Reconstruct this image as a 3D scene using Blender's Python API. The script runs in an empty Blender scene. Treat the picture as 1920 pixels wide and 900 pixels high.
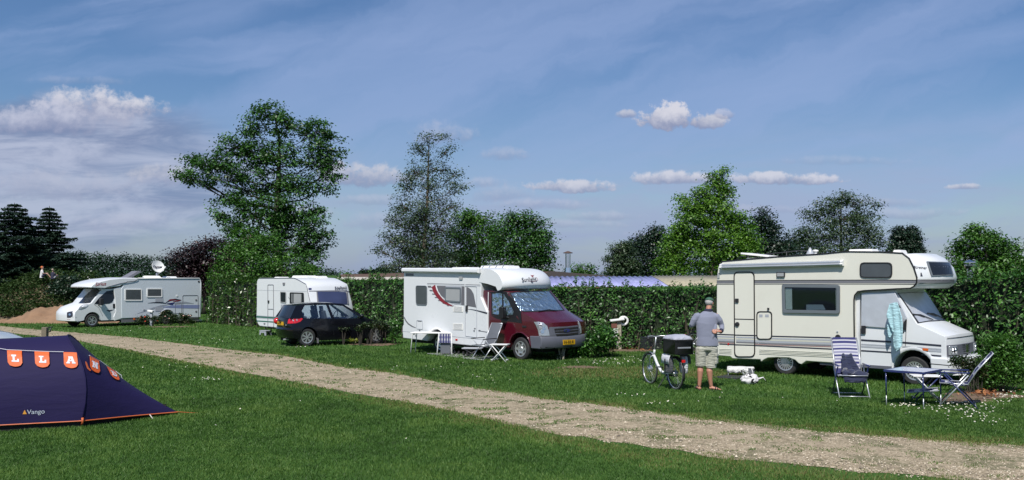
import bpy, bmesh, math, random
import numpy as np
from math import sin, cos, pi, radians, sqrt, atan, tan
from mathutils import Vector, Matrix, noise as mnoise
from mathutils.bvhtree import BVHTree

# ------------------------------------------------------------------ camera
SC = bpy.context.scene
COL = SC.collection
FOC, CH = 1663.0, 2.3
PITCH = atan(77 / FOC)
CP, SP = cos(PITCH), sin(PITCH)
cam_data = bpy.data.cameras.new('camera')
cam_data.sensor_width = 36.0
cam_data.lens = FOC / 1920 * 36
cam_data.clip_start = 0.1
cam_data.clip_end = 4000
cam = bpy.data.objects.new('camera', cam_data)
COL.objects.link(cam)
cam.location = (0, 0, CH)
cam.rotation_euler = (pi / 2 + PITCH, 0, 0)
SC.camera = cam
SC.view_settings.view_transform = 'Standard'
SC.view_settings.look = 'None'
SC.view_settings.exposure = 0.5
SC.view_settings.gamma = 1.0
SC.view_settings.use_curve_mapping = False
SC.cycles.max_bounces = 5
SC.cycles.diffuse_bounces = 3
SC.cycles.glossy_bounces = 3
SC.cycles.transparent_max_bounces = 8

# ------------------------------------------------------------------ sun + sky
SUN_EL, SUN_AZ = radians(51), radians(-12)      # azimuth of the sun measured from -Y (behind the camera) towards -X
to_sun = Vector((sin(SUN_AZ) * cos(SUN_EL), -cos(SUN_AZ) * cos(SUN_EL), sin(SUN_EL)))
sl = bpy.data.lights.new('sun', 'SUN')
sl.energy = 3.6
sl.angle = radians(0.6)
sl.color = (1.0, 0.955, 0.88)
so = bpy.data.objects.new('sun', sl)
COL.objects.link(so)
so.rotation_euler = to_sun.to_track_quat('Z', 'Y').to_euler()
SKY_STRENGTH = 0.05

world = bpy.data.worlds.new('World')
SC.world = world
world.use_nodes = True

class NT:
 """tiny node-tree writer"""
 def __init__(s, nt):
  s.nt = nt
  nt.nodes.clear()

 def n(s, t, **kw):
  nd = s.nt.nodes.new(t)
  for k, v in kw.items():
   setattr(nd, k, v)
  return nd

 def put(s, sock, v):
  if isinstance(v, bpy.types.NodeSocket):
   s.nt.links.new(v, sock)
  elif v is not None:
   if sock.type == 'RGBA' and not hasattr(v, '__len__'):
    v = (v, v, v)
   if sock.type == 'RGBA' and len(v) == 3:
    v = (*v, 1)
   sock.default_value = v

 def m(s, op, a, b=None, c=None, clamp=False):
  nd = s.n('ShaderNodeMath', operation=op, use_clamp=clamp)
  s.put(nd.inputs[0], a)
  if b is not None: s.put(nd.inputs[1], b)
  if c is not None: s.put(nd.inputs[2], c)
  return nd.outputs[0]

 def mix(s, f, a, b, mode='MIX'):
  nd = s.n('ShaderNodeMix', data_type='RGBA', blend_type=mode)
  s.put(nd.inputs[0], f); s.put(nd.inputs[6], a); s.put(nd.inputs[7], b)
  return nd.outputs[2]

 def noise(s, vec, scale, detail=4, rough=0.55, dist=0.0, dims='3D'):
  nd = s.n('ShaderNodeTexNoise', noise_dimensions=dims)
  if vec is not None: s.put(nd.inputs['Vector'], vec)
  s.put(nd.inputs['Scale'], scale); s.put(nd.inputs['Detail'], detail)
  s.put(nd.inputs['Roughness'], rough); s.put(nd.inputs['Distortion'], dist)
  return nd.outputs[0]

 def ss(s, v, a, b, lo=0.0, hi=1.0):
  nd = s.n('ShaderNodeMapRange', interpolation_type='SMOOTHSTEP')
  s.put(nd.inputs[0], v)
  for i, q in enumerate((a, b, lo, hi)): s.put(nd.inputs[i + 1], q)
  return nd.outputs[0]

 def xyz(s, x, y, z):
  nd = s.n('ShaderNodeCombineXYZ')
  s.put(nd.inputs[0], x); s.put(nd.inputs[1], y); s.put(nd.inputs[2], z)
  return nd.outputs[0]

def build_sky():
 w = NT(world.node_tree)
 sky = w.n('ShaderNodeTexSky', sky_type='NISHITA')
 sky.sun_disc = False
 sky.sun_elevation = SUN_EL
 sky.sun_rotation = math.atan2(to_sun.x, to_sun.y)
 sky.altitude = 0
 sky.air_density = 1.0
 sky.dust_density = 0.6
 sky.ozone_density = 2.5
 tc = w.n('ShaderNodeTexCoord')
 sp = w.n('ShaderNodeSeparateXYZ')
 w.put(sp.inputs[0], tc.outputs['Generated'])
 x, y, z = sp.outputs
 ay = w.m('MAXIMUM', w.m('ABSOLUTE', y), 0.12)
 # fixed-direction coordinates in the sky (tangents of azimuth and of height)
 U = w.m('DIVIDE', x, ay)
 V = w.m('DIVIDE', z, ay)
 U = w.m('MULTIPLY', U, 10.0); V = w.m('MULTIPLY', V, 10.0)
 base = sky.outputs[0]
 # the photograph's sky is a muted violet-blue; the tint keeps the nishita gradient
 tint = w.mix(w.ss(V, 0.0, 3.2), (1.02, 1.07, 1.16), (0.88, 1.10, 1.36))
 base = w.mix(1.0, base, tint, 'MULTIPLY')
 vec = w.xyz(U, V, 0.0)
 wob1 = w.m('SUBTRACT', w.noise(vec, 1.3, 6, 0.6), 0.5)
 wob2 = w.m('SUBTRACT', w.noise(w.xyz(w.m('ADD', U, 31.7), V, 2.0), 1.3, 6, 0.6), 0.5)
 k = 1.0 / SKY_STRENGTH
 # --- cirrus veils: stretched noise along rising directions
 def cirrus(ang, scu, scv, off, lo, hi):
  c, s_ = cos(ang), sin(ang)
  a = w.m('ADD', w.m('MULTIPLY', U, c * scu), w.m('MULTIPLY', V, s_ * scu))
  b = w.m('ADD', w.m('MULTIPLY', U, -s_ * scv), w.m('MULTIPLY', V, c * scv))
  b = w.m('ADD', b, w.m('MULTIPLY', wob1, 0.5))
  nz = w.noise(w.xyz(w.m('ADD', a, off), b, off), 1.0, 5, 0.55, 0.3)
  return w.ss(nz, lo, hi)
 ci = w.m('MULTIPLY', cirrus(radians(24), 0.12, 0.75, 3.3, 0.42, 0.72), 0.62)
 ci2 = w.m('MULTIPLY', cirrus(radians(10), 0.22, 1.5, 11.3, 0.45, 0.75), 0.5)
 # two long bands placed as in the photograph
 def band(u0, v0, u1, v1, wd, amt, fade=1.2):
  du, dv = u1 - u0, v1 - v0
  L = sqrt(du * du + dv * dv); du /= L; dv /= L
  a = w.m('ADD', w.m('MULTIPLY', w.m('SUBTRACT', U, u0), du), w.m('MULTIPLY', w.m('SUBTRACT', V, v0), dv))
  b = w.m('ADD', w.m('MULTIPLY', w.m('SUBTRACT', U, u0), -dv), w.m('MULTIPLY', w.m('SUBTRACT', V, v0), du))
  b = w.m('ADD', b, w.m('MULTIPLY', wob1, wd * 0.9))
  mb = w.ss(w.m('ABSOLUTE', b), wd, 0.0)
  mb = w.m('MULTIPLY', mb, w.ss(a, -fade, fade * 0.6))
  mb = w.m('MULTIPLY', mb, w.ss(a, L + fade, L - fade * 0.6))
  st = w.ss(w.noise(w.xyz(w.m('MULTIPLY', a, 0.25), w.m('MULTIPLY', b, 2.4), 4.0), 1.0, 4), 0.25, 0.7, 0.45, 1.0)
  return w.m('MULTIPLY', w.m('MULTIPLY', mb, st), amt)
 def pu(px): return (px - 960) / FOC * 10
 def pv(py): return (527 - py) / FOC * 10
 cs = [ci, ci2,
   band(pu(640), pv(170), pu(1330), pv(-20), 0.62, 0.75),
   band(pu(1380), pv(180), pu(1950), pv(50), 0.40, 0.7),
   band(pu(1350), pv(300), pu(2000), pv(205), 0.42, 0.62),
   band(pu(300), pv(40), pu(470), pv(0), 0.35, 0.5, 0.8),
   band(pu(915), pv(115), pu(950), pv(195), 0.10, 0.45, 0.25)]
 tot = cs[0]
 for c in cs[1:]:
  tot = w.m('MAXIMUM', tot, c)
 tot = w.m('ADD', w.m('MULTIPLY', tot, 0.85), w.m('MULTIPLY', ci2, 0.3))
 col = w.mix(tot, base, (0.235 * k, 0.31 * k, 0.50 * k))
 # --- low haze layer of grey-violet cloud towards the horizon
 hz = w.noise(w.xyz(w.m('MULTIPLY', U, 0.35), w.m('MULTIPLY', V, 1.6), 7.7), 1.0, 5, 0.6, 0.4)
 hz = w.m('MULTIPLY', w.ss(hz, 0.36, 0.66), w.ss(V, 2.1, 0.5))
 col = w.mix(w.m('MULTIPLY', hz, 0.9), col, (0.25 * k, 0.30 * k, 0.435 * k))
 col = w.mix(w.ss(V, 1.0, -0.3, 0.0, 0.6), col, (0.165 * k, 0.215 * k, 0.345 * k))
 # --- cumulus: distorted ellipses, lit tops and grey bases
 uu = w.m('ADD', U, w.m('MULTIPLY', wob1, 1.0))
 vv = w.m('ADD', V, w.m('MULTIPLY', wob2, 0.55))
 fine = w.noise(vec, 3.6, 6, 0.6)
 fine2 = w.noise(vec, 11.0, 5, 0.6)
 def cumulus(px, py, rx, ry, amt, bright, soft=0.45, flat=0.35, wb=1.0):
  nonlocal col
  cu, cv, ru, rv = pu(px), pv(py), rx / FOC * 10, ry / FOC * 10
  uw = w.m('ADD', U, w.m('MULTIPLY', wob1, ru * 1.1 * wb))
  vw = w.m('ADD', V, w.m('MULTIPLY', wob2, rv * 1.5 * wb))
  a = w.m('DIVIDE', w.m('SUBTRACT', uw, cu), ru)
  b = w.m('DIVIDE', w.m('SUBTRACT', vw, cv), rv)
  below = w.m('LESS_THAN', b, 0.0)
  b2 = w.m('MULTIPLY', b, w.m('ADD', 1.0, w.m('MULTIPLY', below, flat)))
  d = w.m('ADD', w.m('MULTIPLY', a, a), w.m('MULTIPLY', b2, b2))
  rag = w.m('ADD', w.m('MULTIPLY', w.m('SUBTRACT', fine, 0.5), 3.0), w.m('MULTIPLY', w.m('SUBTRACT', fine2, 0.5), 2.0))
  d = w.m('ADD', d, rag)
  mk = w.m('MULTIPLY', w.ss(d, 1.0 + soft * 0.5, 1.0 - soft * 1.3), amt)
  lit = w.m('SUBTRACT', b, w.m('MULTIPLY', rag, 0.55))
  cc = w.mix(w.ss(lit, -0.7, 0.8), (0.175 * k, 0.205 * k, 0.32 * k), (bright * 0.78 * k, bright * (0.78 if bright > 0.5 else 0.82) * k, bright * (0.87 if bright > 0.5 else 1.02) * k))
  col = w.mix(mk, col, cc)
 # the broad grey bank on the left: a soft mass with long flat layers
 def bank(px, py, rx, ry, amt):
  nonlocal col
  a = w.m('DIVIDE', w.m('SUBTRACT', w.m('ADD', U, w.m('MULTIPLY', wob1, 0.9)), pu(px)), rx / FOC * 10)
  b = w.m('DIVIDE', w.m('SUBTRACT', w.m('ADD', V, w.m('MULTIPLY', wob2, 0.5)), pv(py)), ry / FOC * 10)
  d = w.m('ADD', w.m('MULTIPLY', a, a), w.m('MULTIPLY', b, b))
  mk = w.m('MULTIPLY', w.ss(d, 1.2, 0.3), amt)
  lay = w.noise(w.xyz(w.m('MULTIPLY', U, 0.8), w.m('MULTIPLY', V, 3.4), 5.5), 1.0, 6, 0.6, 0.5)
  cc = w.mix(w.ss(lay, 0.36, 0.66), (0.14 * k, 0.185 * k, 0.305 * k), (0.32 * k, 0.355 * k, 0.465 * k))
  col = w.mix(mk, col, cc)
 bank(120, 330, 420, 150, 0.8)
 bank(60, 250, 260, 70, 0.75)
 cumulus(185, 200, 120, 34, 0.9, 0.62, 0.7)
 cumulus(120, 225, 150, 34, 0.6, 0.46, 0.8)
 cumulus(60, 225, 110, 34, 0.6, 0.5, 0.8)
 cumulus(110, 350, 150, 34, 0.45, 0.44, 0.9)
 cumulus(300, 330, 70, 26, 0.5, 0.55, 0.8)
 cumulus(680, 330, 95, 26, 0.75, 0.56, 0.6)
 cumulus(830, 250, 60, 26, 0.42, 0.48, 0.9)
 cumulus(945, 292, 48, 15, 0.4, 0.46, 0.9)
 cumulus(1255, 222, 62, 32, 0.95, 0.62, 0.35, 0.8, 0.7)
 cumulus(1320, 228, 46, 18, 0.85, 0.55, 0.45, 0.6, 0.7)
 cumulus(1178, 212, 20, 9, 0.7, 0.55, 0.6, 0.3, 0.6)
 cumulus(1362, 212, 20, 11, 0.6, 0.5, 0.6, 0.3, 0.6)
 cumulus(1075, 350, 78, 17, 0.8, 0.60, 0.5, 0.8, 0.8)
 cumulus(1265, 336, 82, 17, 0.8, 0.62, 0.5, 0.8, 0.8)
 cumulus(1470, 336, 105, 16, 0.8, 0.62, 0.5, 0.8, 0.8)
 cumulus(1815, 352, 34, 8, 0.7, 0.58, 0.6, 0.8, 0.8)
 cumulus(940, 365, 60, 20, 0.4, 0.46, 0.9)
 for q in ((1010, 385, 90, 12, .45), (1130, 405, 70, 10, .4), (560, 400, 60, 14, .4), (1400, 395, 120, 10, .35), (900, 345, 50, 12, .4), (1700, 400, 110, 12, .4), (1000, 420, 160, 10, .35), (240, 420, 120, 20, .4), (690, 375, 70, 12, .4), (1240, 440, 90, 9, .3), (1590, 300, 120, 10, .25), (150, 150, 90, 10, .2), (470, 330, 60, 20, .4)): cumulus(*q, 0.47, 0.95)
 cumulus(700, 415, 60, 20, 0.35, 0.44, 0.9)
 cumulus(1660, 380, 80, 10, 0.35, 0.42, 0.9)
 bg = w.n('ShaderNodeBackground')
 w.put(bg.inputs[0], col)
 bg.inputs[1].default_value = SKY_STRENGTH
 out = w.n('ShaderNodeOutputWorld')
 w.nt.links.new(bg.outputs[0], out.inputs[0])

build_sky()

# ------------------------------------------------------------------ pixels -> places
def ray(px, py):
 x = (px - 960) / FOC; y = (450 - py) / FOC
 return Vector((x, CP - y * SP, SP + y * CP))

CAMP = Vector((0, 0, CH))

def G(px, py, z=0.0):
 d = ray(px, py)
 return CAMP + d * ((z - CH) / d.z)

def P(px, py, Y):
 d = ray(px, py)
 return CAMP + d * (Y / d.y)

def topx(p):
 """world point -> photo pixel"""
 v = Vector(p) - CAMP
 f = v.y * CP + v.z * SP
 u = -v.y * SP + v.z * CP
 return 960 + FOC * v.x / f, 450 - FOC * u / f

def zz(ox, oy, s, *pts):
 return [(ox + a / s, oy + b / s) for a, b in pts]

class Fr:
 """a local frame: x along a thing's side (to the right in the photo), y away, z up"""
 def __init__(s, ox, oy, deg):
  s.o = Vector((ox, oy, 0)); s.a = radians(deg)
  s.ex = Vector((cos(s.a), sin(s.a), 0)); s.ey = Vector((-sin(s.a), cos(s.a), 0))

 def u(s, px, py, y=0.0):
  d = ray(px, py)
  t = (y - (CAMP - s.o).dot(s.ey)) / d.dot(s.ey)
  w = CAMP + d * t
  return ((w - s.o).dot(s.ex), w.z)

 def us(s, pts, y=0.0):
  return [s.u(a, b, y) for a, b in pts]

 def f(s, px, py, x):
  d = ray(px, py)
  t = (x - (CAMP - s.o).dot(s.ex)) / d.dot(s.ex)
  w = CAMP + d * t
  return ((w - s.o).dot(s.ey), w.z)

 def w(s, x, y, z):
  return s.o + s.ex * x + s.ey * y + Vector((0, 0, z))

 def loc(s, w):
  w = Vector(w)
  return Vector(((w - s.o).dot(s.ex), (w - s.o).dot(s.ey), w.z))

# ------------------------------------------------------------------ things
def tag(o, label=None, cat=None, group=None, kind=None):
 if label: o['label'] = label
 if cat: o['category'] = cat
 if group: o['group'] = group
 if kind: o['kind'] = kind
 return o

def thing(name, label, cat, loc=(0, 0, 0), rz=0.0, group=None):
 o = bpy.data.objects.new(name, None)
 COL.objects.link(o)
 o.empty_display_size = 0.2
 o.location = loc; o.rotation_euler = (0, 0, rz)
 return tag(o, label, cat, group)

def dup(root, loc, rz, label, group=None, scale=None):
 def cp(o, par):
  c = o.copy(); COL.objects.link(c); c.parent = par
  for ch in list(o.children): cp(ch, c)
  return c
 r = cp(root, None)
 r.location = loc; r.rotation_euler = (0, 0, rz)
 if scale: r.scale = scale
 r['label'] = label
 if group: r['group'] = group
 return r

from mathutils.geometry import delaunay_2d_cdt

def cdt(poly, step):
 """polygon filled with a triangulated grid; returns points (outline first) and triangles"""
 n = len(poly)
 pts = [Vector(p) for p in poly]
 xs = [p.x for p in pts]; ys = [p.y for p in pts]

 def inside(x, y):
  c = False; j = n - 1
  for i in range(n):
   if (ys[i] > y) != (ys[j] > y) and x < (xs[j] - xs[i]) * (y - ys[i]) / (ys[j] - ys[i]) + xs[i]: c = not c
   j = i
  return c
 extra = []
 if step:
  nx = int((max(xs) - min(xs)) / step) + 1; nyy = int((max(ys) - min(ys)) / step) + 1
  for i in range(nx + 1):
   for j in range(nyy + 1):
    x = min(xs) + (i + 0.37) * step; y = min(ys) + (j + 0.43) * step
    if inside(x, y): extra.append(Vector((x, y)))
 r = delaunay_2d_cdt(pts + extra, [], [list(range(n))], 1, 1e-7)
 return [tuple(v) for v in r[0]], [list(t) for t in r[2]]

class MB:
 def __init__(s):
  s.v = []; s.f = []; s.m = []; s.cur = 0

 def add(s, vs, fs):
  b = len(s.v)
  s.v += [tuple(q) for q in vs]
  for f in fs:
   s.f.append([b + i for i in f]); s.m.append(s.cur)
  return s

 def mat(s, i):
  s.cur = i; return s

 def box(s, x0, x1, y0, y1, z0, z1):
  vs = [(x, y, z) for x in (x0, x1) for y in (y0, y1) for z in (z0, z1)]
  return s.add(vs, [(0, 1, 3, 2), (4, 6, 7, 5), (0, 4, 5, 1), (2, 3, 7, 6), (0, 2, 6, 4), (1, 5, 7, 3)])

 def obox(s, c, ex, ey, ez, hx, hy, hz):
  c = Vector(c); ex = Vector(ex).normalized(); ey = Vector(ey).normalized(); ez = Vector(ez).normalized()
  vs = [c + ex * (a * hx) + ey * (b * hy) + ez * (d * hz) for a in (-1, 1) for b in (-1, 1) for d in (-1, 1)]
  return s.add(vs, [(0, 1, 3, 2), (4, 6, 7, 5), (0, 4, 5, 1), (2, 3, 7, 6), (0, 2, 6, 4), (1, 5, 7, 3)])

 def prism(s, poly, y0, y1, ny=1, warp=None, axis='y', cap=0):
  n = len(poly)
  if cap:       # side faces as a fine net so that the warp bends them too
   up, ut = cdt(poly, cap)
   for j, y in ((0, y0), (ny, y1)):
    vs = [warp((a, y, b), j / ny) for a, b in up]
    s.add(vs, ut if j == 0 else [t[::-1] for t in ut])
  vs = []
  for j in range(ny + 1):
   t = j / ny
   y = y0 + (y1 - y0) * t
   for (a, b) in poly:
    p = (a, y, b) if axis == 'y' else ((y, a, b) if axis == 'x' else (a, b, y))
    if warp: p = warp(p, t)
    vs.append(p)
  fs = [] if cap else [list(range(n)), list(range(n * ny, n * ny + n))[::-1]]
  for j in range(ny):
   for i in range(n):
    k = (i + 1) % n
    fs.append((j * n + i, j * n + k, (j + 1) * n + k, (j + 1) * n + i))
  return s.add(vs, fs)

 def ring(s, outer, inner, y0, y1, axis='y'):
  n = len(outer)
  vs = []
  for y in (y0, y1):
   for lp in (outer, inner):
    for (a, b) in lp:
     vs.append((a, y, b) if axis == 'y' else ((y, a, b) if axis == 'x' else (a, b, y)))
  fs = []
  for i in range(n):
   k = (i + 1) % n
   fs += [(i, k, n + k, n + i), (2 * n + i, 3 * n + i, 3 * n + k, 2 * n + k),
     (i, 2 * n + i, 2 * n + k, k), (n + i, n + k, 3 * n + k, 3 * n + i)]
  return s.add(vs, fs)

 def tube(s, pts, r, n=8, closed=False, flat=1.0):
  pts = [Vector(p) for p in pts]
  m = len(pts)
  rs = r if hasattr(r, '__len__') else [r] * m
  ups = None; vs = []
  for i, p in enumerate(pts):
   if closed: t = (pts[(i + 1) % m] - pts[i - 1])
   elif i == 0: t = pts[1] - p
   elif i == m - 1: t = p - pts[-2]
   else: t = (pts[i + 1] - p).normalized() + (p - pts[i - 1]).normalized()
   if t.length < 1e-9: t = Vector((0, 0, 1))
   t.normalize()
   if ups is None:
    ups = Vector((0, 0, 1)) if abs(t.z) < 0.9 else Vector((1, 0, 0))
   a = t.cross(ups)
   if a.length < 1e-6: a = t.orthogonal()
   a.normalize(); b = a.cross(t).normalized(); ups = b
   for k in range(n):
    th = 2 * pi * k / n
    vs.append(p + a * (cos(th) * rs[i]) + b * (sin(th) * rs[i] * flat))
  fs = []
  for i in range(m if closed else m - 1):
   j = (i + 1) % m
   for k in range(n):
    l = (k + 1) % n
    fs.append((i * n + k, i * n + l, j * n + l, j * n + k))
  if not closed:
   fs.append(list(range(n))[::-1]); fs.append([(m - 1) * n + k for k in range(n)])
  return s.add(vs, fs)

 def lathe(s, prof, c=(0, 0, 0), axis=(0, 1, 0), n=24, a0=0.0):
  """prof: (radius, height along axis)"""
  ax = Vector(axis).normalized(); c = Vector(c)
  e1 = ax.orthogonal().normalized(); e2 = ax.cross(e1)
  vs = []
  for (r, h) in prof:
   for k in range(n):
    th = 2 * pi * k / n + a0
    vs.append(c + ax * h + (e1 * cos(th) + e2 * sin(th)) * r)
  fs = []
  for i in range(len(prof) - 1):
   for k in range(n):
    l = (k + 1) % n
    fs.append((i * n + k, i * n + l, (i + 1) * n + l, (i + 1) * n + k))
  if prof[0][0] > 1e-5: fs.append(list(range(n))[::-1])
  if prof[-1][0] > 1e-5: fs.append([(len(prof) - 1) * n + k for k in range(n)])
  return s.add(vs, fs)

 def ell(s, c, r, nu=14, nv=8, rot=None, pw=1.0):
  c = Vector(c); vs = []; fs = []
  for j in range(nv + 1):
   ph = -pi / 2 + pi * j / nv
   for i in range(nu):
    th = 2 * pi * i / nu
    v = Vector((cos(ph) * cos(th) * r[0], cos(ph) * sin(th) * r[1], sin(ph) * r[2]))
    if rot: v = rot @ v
    vs.append(c + v)
  for j in range(nv):
   for i in range(nu):
    k = (i + 1) % nu
    fs.append((j * nu + i, j * nu + k, (j + 1) * nu + k, (j + 1) * nu + i))
  return s.add(vs, fs)

 def loft(s, secs, n=16, caps=True):
  """secs: (cx,cy,cz, a,b) horizontal ellipses"""
  vs = []
  for (cx, cy, cz, a, b) in secs:
   for k in range(n):
    th = 2 * pi * k / n
    vs.append((cx + a * cos(th), cy + b * sin(th), cz))
  fs = []
  for i in range(len(secs) - 1):
   for k in range(n):
    l = (k + 1) % n
    fs.append((i * n + k, i * n + l, (i + 1) * n + l, (i + 1) * n + k))
  if caps:
   fs.append(list(range(n))[::-1]); fs.append([(len(secs) - 1) * n + k for k in range(n)])
  return s.add(vs, fs)

 def build(s, name, mats, parent=None, bevel=0.0, smooth=False, seg=2, remesh=0.0, subsurf=0, ang=30, sm=0):
  me = bpy.data.meshes.new(name)
  bm = bmesh.new()
  bv = [bm.verts.new(v) for v in s.v]
  for f, mi in zip(s.f, s.m):
   try:
    fc = bm.faces.new([bv[i] for i in f]); fc.material_index = mi
   except ValueError:
    pass
  bmesh.ops.remove_doubles(bm, verts=bm.verts, dist=1e-5)
  bmesh.ops.dissolve_degenerate(bm, edges=bm.edges, dist=1e-6)
  bmesh.ops.recalc_face_normals(bm, faces=bm.faces)
  for f in bm.faces: f.smooth = bool(smooth) or bevel > 0
  bm.to_mesh(me); bm.free()
  o = bpy.data.objects.new(name, me)
  COL.objects.link(o)
  for mt in (mats if isinstance(mats, (list, tuple)) else [mats]):
   me.materials.append(mt)
  if parent is not None: o.parent = parent
  if remesh > 0:
   md = o.modifiers.new('r', 'REMESH'); md.mode = 'VOXEL'; md.voxel_size = remesh; md.use_smooth_shade = True
   if sm:
    q = o.modifiers.new('s', 'SMOOTH'); q.iterations = sm; q.factor = 0.5
   dg = bpy.context.evaluated_depsgraph_get()
   nm = bpy.data.meshes.new_from_object(o.evaluated_get(dg))
   o.modifiers.clear()
   nm.name = name
   if not nm.materials:
    for mt in (mats if isinstance(mats, (list, tuple)) else [mats]): nm.materials.append(mt)
   o.data = nm
  if bevel > 0:
   md = o.modifiers.new('bevel', 'BEVEL'); md.width = bevel; md.segments = seg
   md.limit_method = 'ANGLE'; md.angle_limit = radians(ang); md.harden_normals = True
   md.use_clamp_overlap = True
  if subsurf:
   md = o.modifiers.new('sub', 'SUBSURF'); md.levels = subsurf; md.render_levels = subsurf
  if smooth == 'angle':
   o.data.set_sharp_from_angle(angle=radians(35))
  return o

def roundpoly(pts, r, n=3):
 out = []; m = len(pts)
 for i in range(m):
  p0, p, p1 = Vector(pts[i - 1]), Vector(pts[i]), Vector(pts[(i + 1) % m])
  a, b = (p0 - p), (p1 - p)
  rr = min(r, a.length * 0.45, b.length * 0.45)
  a = p + a.normalized() * rr; b = p + b.normalized() * rr
  for k in range(n + 1):
   t = k / n
   q = a * (1 - t) ** 2 + p * (2 * t * (1 - t)) + b * t ** 2
   out.append((q.x, q.y))
 return out

def offs(pts, d):
 """offset polygon outwards by d"""
 m = len(pts)
 ar = sum(pts[i - 1][0] * pts[i][1] - pts[i][0] * pts[i - 1][1] for i in range(m))
 sg = 1 if ar > 0 else -1
 out = []
 for i in range(m):
  p0, p, p1 = Vector(pts[i - 1]), Vector(pts[i]), Vector(pts[(i + 1) % m])
  e0 = (p - p0); e1 = (p1 - p)
  if e0.length < 1e-9: e0 = e1
  if e1.length < 1e-9: e1 = e0
  n0 = Vector((e0.y, -e0.x)).normalized() * sg; n1 = Vector((e1.y, -e1.x)).normalized() * sg
  b = n0 + n1
  if b.length < 1e-6: b = n0
  b.normalize()
  k = d / max(0.4, b.dot(n0))
  out.append((p.x + b.x * k, p.y + b.y * k))
 return out

def rect(x0, x1, z0, z1):
 return [(x0, z0), (x1, z0), (x1, z1), (x0, z1)]

_bvh = {}

def bvh_of(o):
 if o.name not in _bvh:
  bpy.context.view_layer.update()
  dg = bpy.context.evaluated_depsgraph_get()
  ev = o.evaluated_get(dg)
  me = ev.to_mesh()
  mw = ev.matrix_world
  _bvh[o.name] = BVHTree.FromPolygons([mw @ v.co for v in me.vertices], [tuple(p.vertices) for p in me.polygons])
  ev.to_mesh_clear()
 return _bvh[o.name]

def stick(o, pxs, name, mat, parent, fr, off=0.006, dens=1, thick=0.004, pts_only=False, step=0):
 """a thin plate whose outline and face lie on the surface of o"""
 b = bvh_of(o)

 def hit(px, py):
  d = ray(px, py).normalized()
  h = b.ray_cast(CAMP, d)
  if h[0] is None:      # just off the silhouette: nearest place on the surface
   h = min((b.find_nearest(CAMP + d * q) for q in np.linspace(8, 60, 90)), key=lambda r: r[3] if r[0] else 1e9)
  n = h[1]
  if n.dot(d) > 0: n = -n
  return h[0] + n * off, h[0] + n * max(0.0015, off - thick)
 L = (lambda w: fr.loc(w)) if fr else (lambda w: w)
 if pts_only: return [L(hit(*p)[0]) for p in pxs]
 if dens > 1:
  q = []
  for i in range(len(pxs)):
   a, c = pxs[i], pxs[(i + 1) % len(pxs)]
   for k in range(dens): q.append((a[0] + (c[0] - a[0]) * k / dens, a[1] + (c[1] - a[1]) * k / dens))
  pxs = q
  step = step or 4.0
 up, ut = cdt(pxs, step)
 H = [hit(*p) for p in up]
 A = [L(h[0]) for h in H]; n = len(A); m = MB()
 edge = {}
 for t in ut:
  for k in range(len(t)):
   e = (t[k], t[(k + 1) % len(t)]); edge[tuple(sorted(e))] = edge.get(tuple(sorted(e)), 0) + 1
 rim = [e for e, c in edge.items() if c == 1]
 ids = {}
 B = []
 for e in rim:
  for k in e:
   if k not in ids: ids[k] = n + len(B); B.append(L(H[k][1]))
 m.add(A + B, ut + [(e[0], e[1], ids[e[1]], ids[e[0]]) for e in rim])
 return m.build(name, mat, parent)

# ------------------------------------------------------------------ materials
M = {}

def mat(name, col, rough=0.5, metal=0.0, var=0.08, vscale=6.0, bump=0.0, bscale=60.0, spec=0.5, coat=0.0, dirt=None, dscale=2.0, damt=0.4, emis=None):
 m = bpy.data.materials.new(name); m.use_nodes = True
 w = NT(m.node_tree)
 p = w.n('ShaderNodeBsdfPrincipled'); out = w.n('ShaderNodeOutputMaterial')
 w.nt.links.new(p.outputs[0], out.inputs[0])
 tc = w.n('ShaderNodeTexCoord').outputs['Object']
 nz = w.noise(tc, vscale, 5, 0.6)
 c = w.mix(nz, tuple(q * (1 - var) for q in col), tuple(min(1, q * (1 + var)) for q in col))
 if dirt:
  dz = w.ss(w.noise(tc, dscale, 7, 0.65), 0.5, 0.75, 0, damt)
  c = w.mix(dz, c, dirt)
 w.put(p.inputs['Base Color'], c)
 w.put(p.inputs['Roughness'], w.ss(nz, 0.2, 0.8, rough * 0.85, min(1, rough * 1.15)))
 p.inputs['Metallic'].default_value = metal
 p.inputs['Specular IOR Level'].default_value = spec
 p.inputs['Coat Weight'].default_value = coat
 p.inputs['Coat Roughness'].default_value = 0.05
 if bump > 0:
  b = w.n('ShaderNodeBump'); b.inputs['Strength'].default_value = bump; b.inputs['Distance'].default_value = 0.02
  w.put(b.inputs['Height'], w.noise(tc, bscale, 4))
  w.nt.links.new(b.outputs[0], p.inputs['Normal'])
 M[name] = m
 return m

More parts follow.
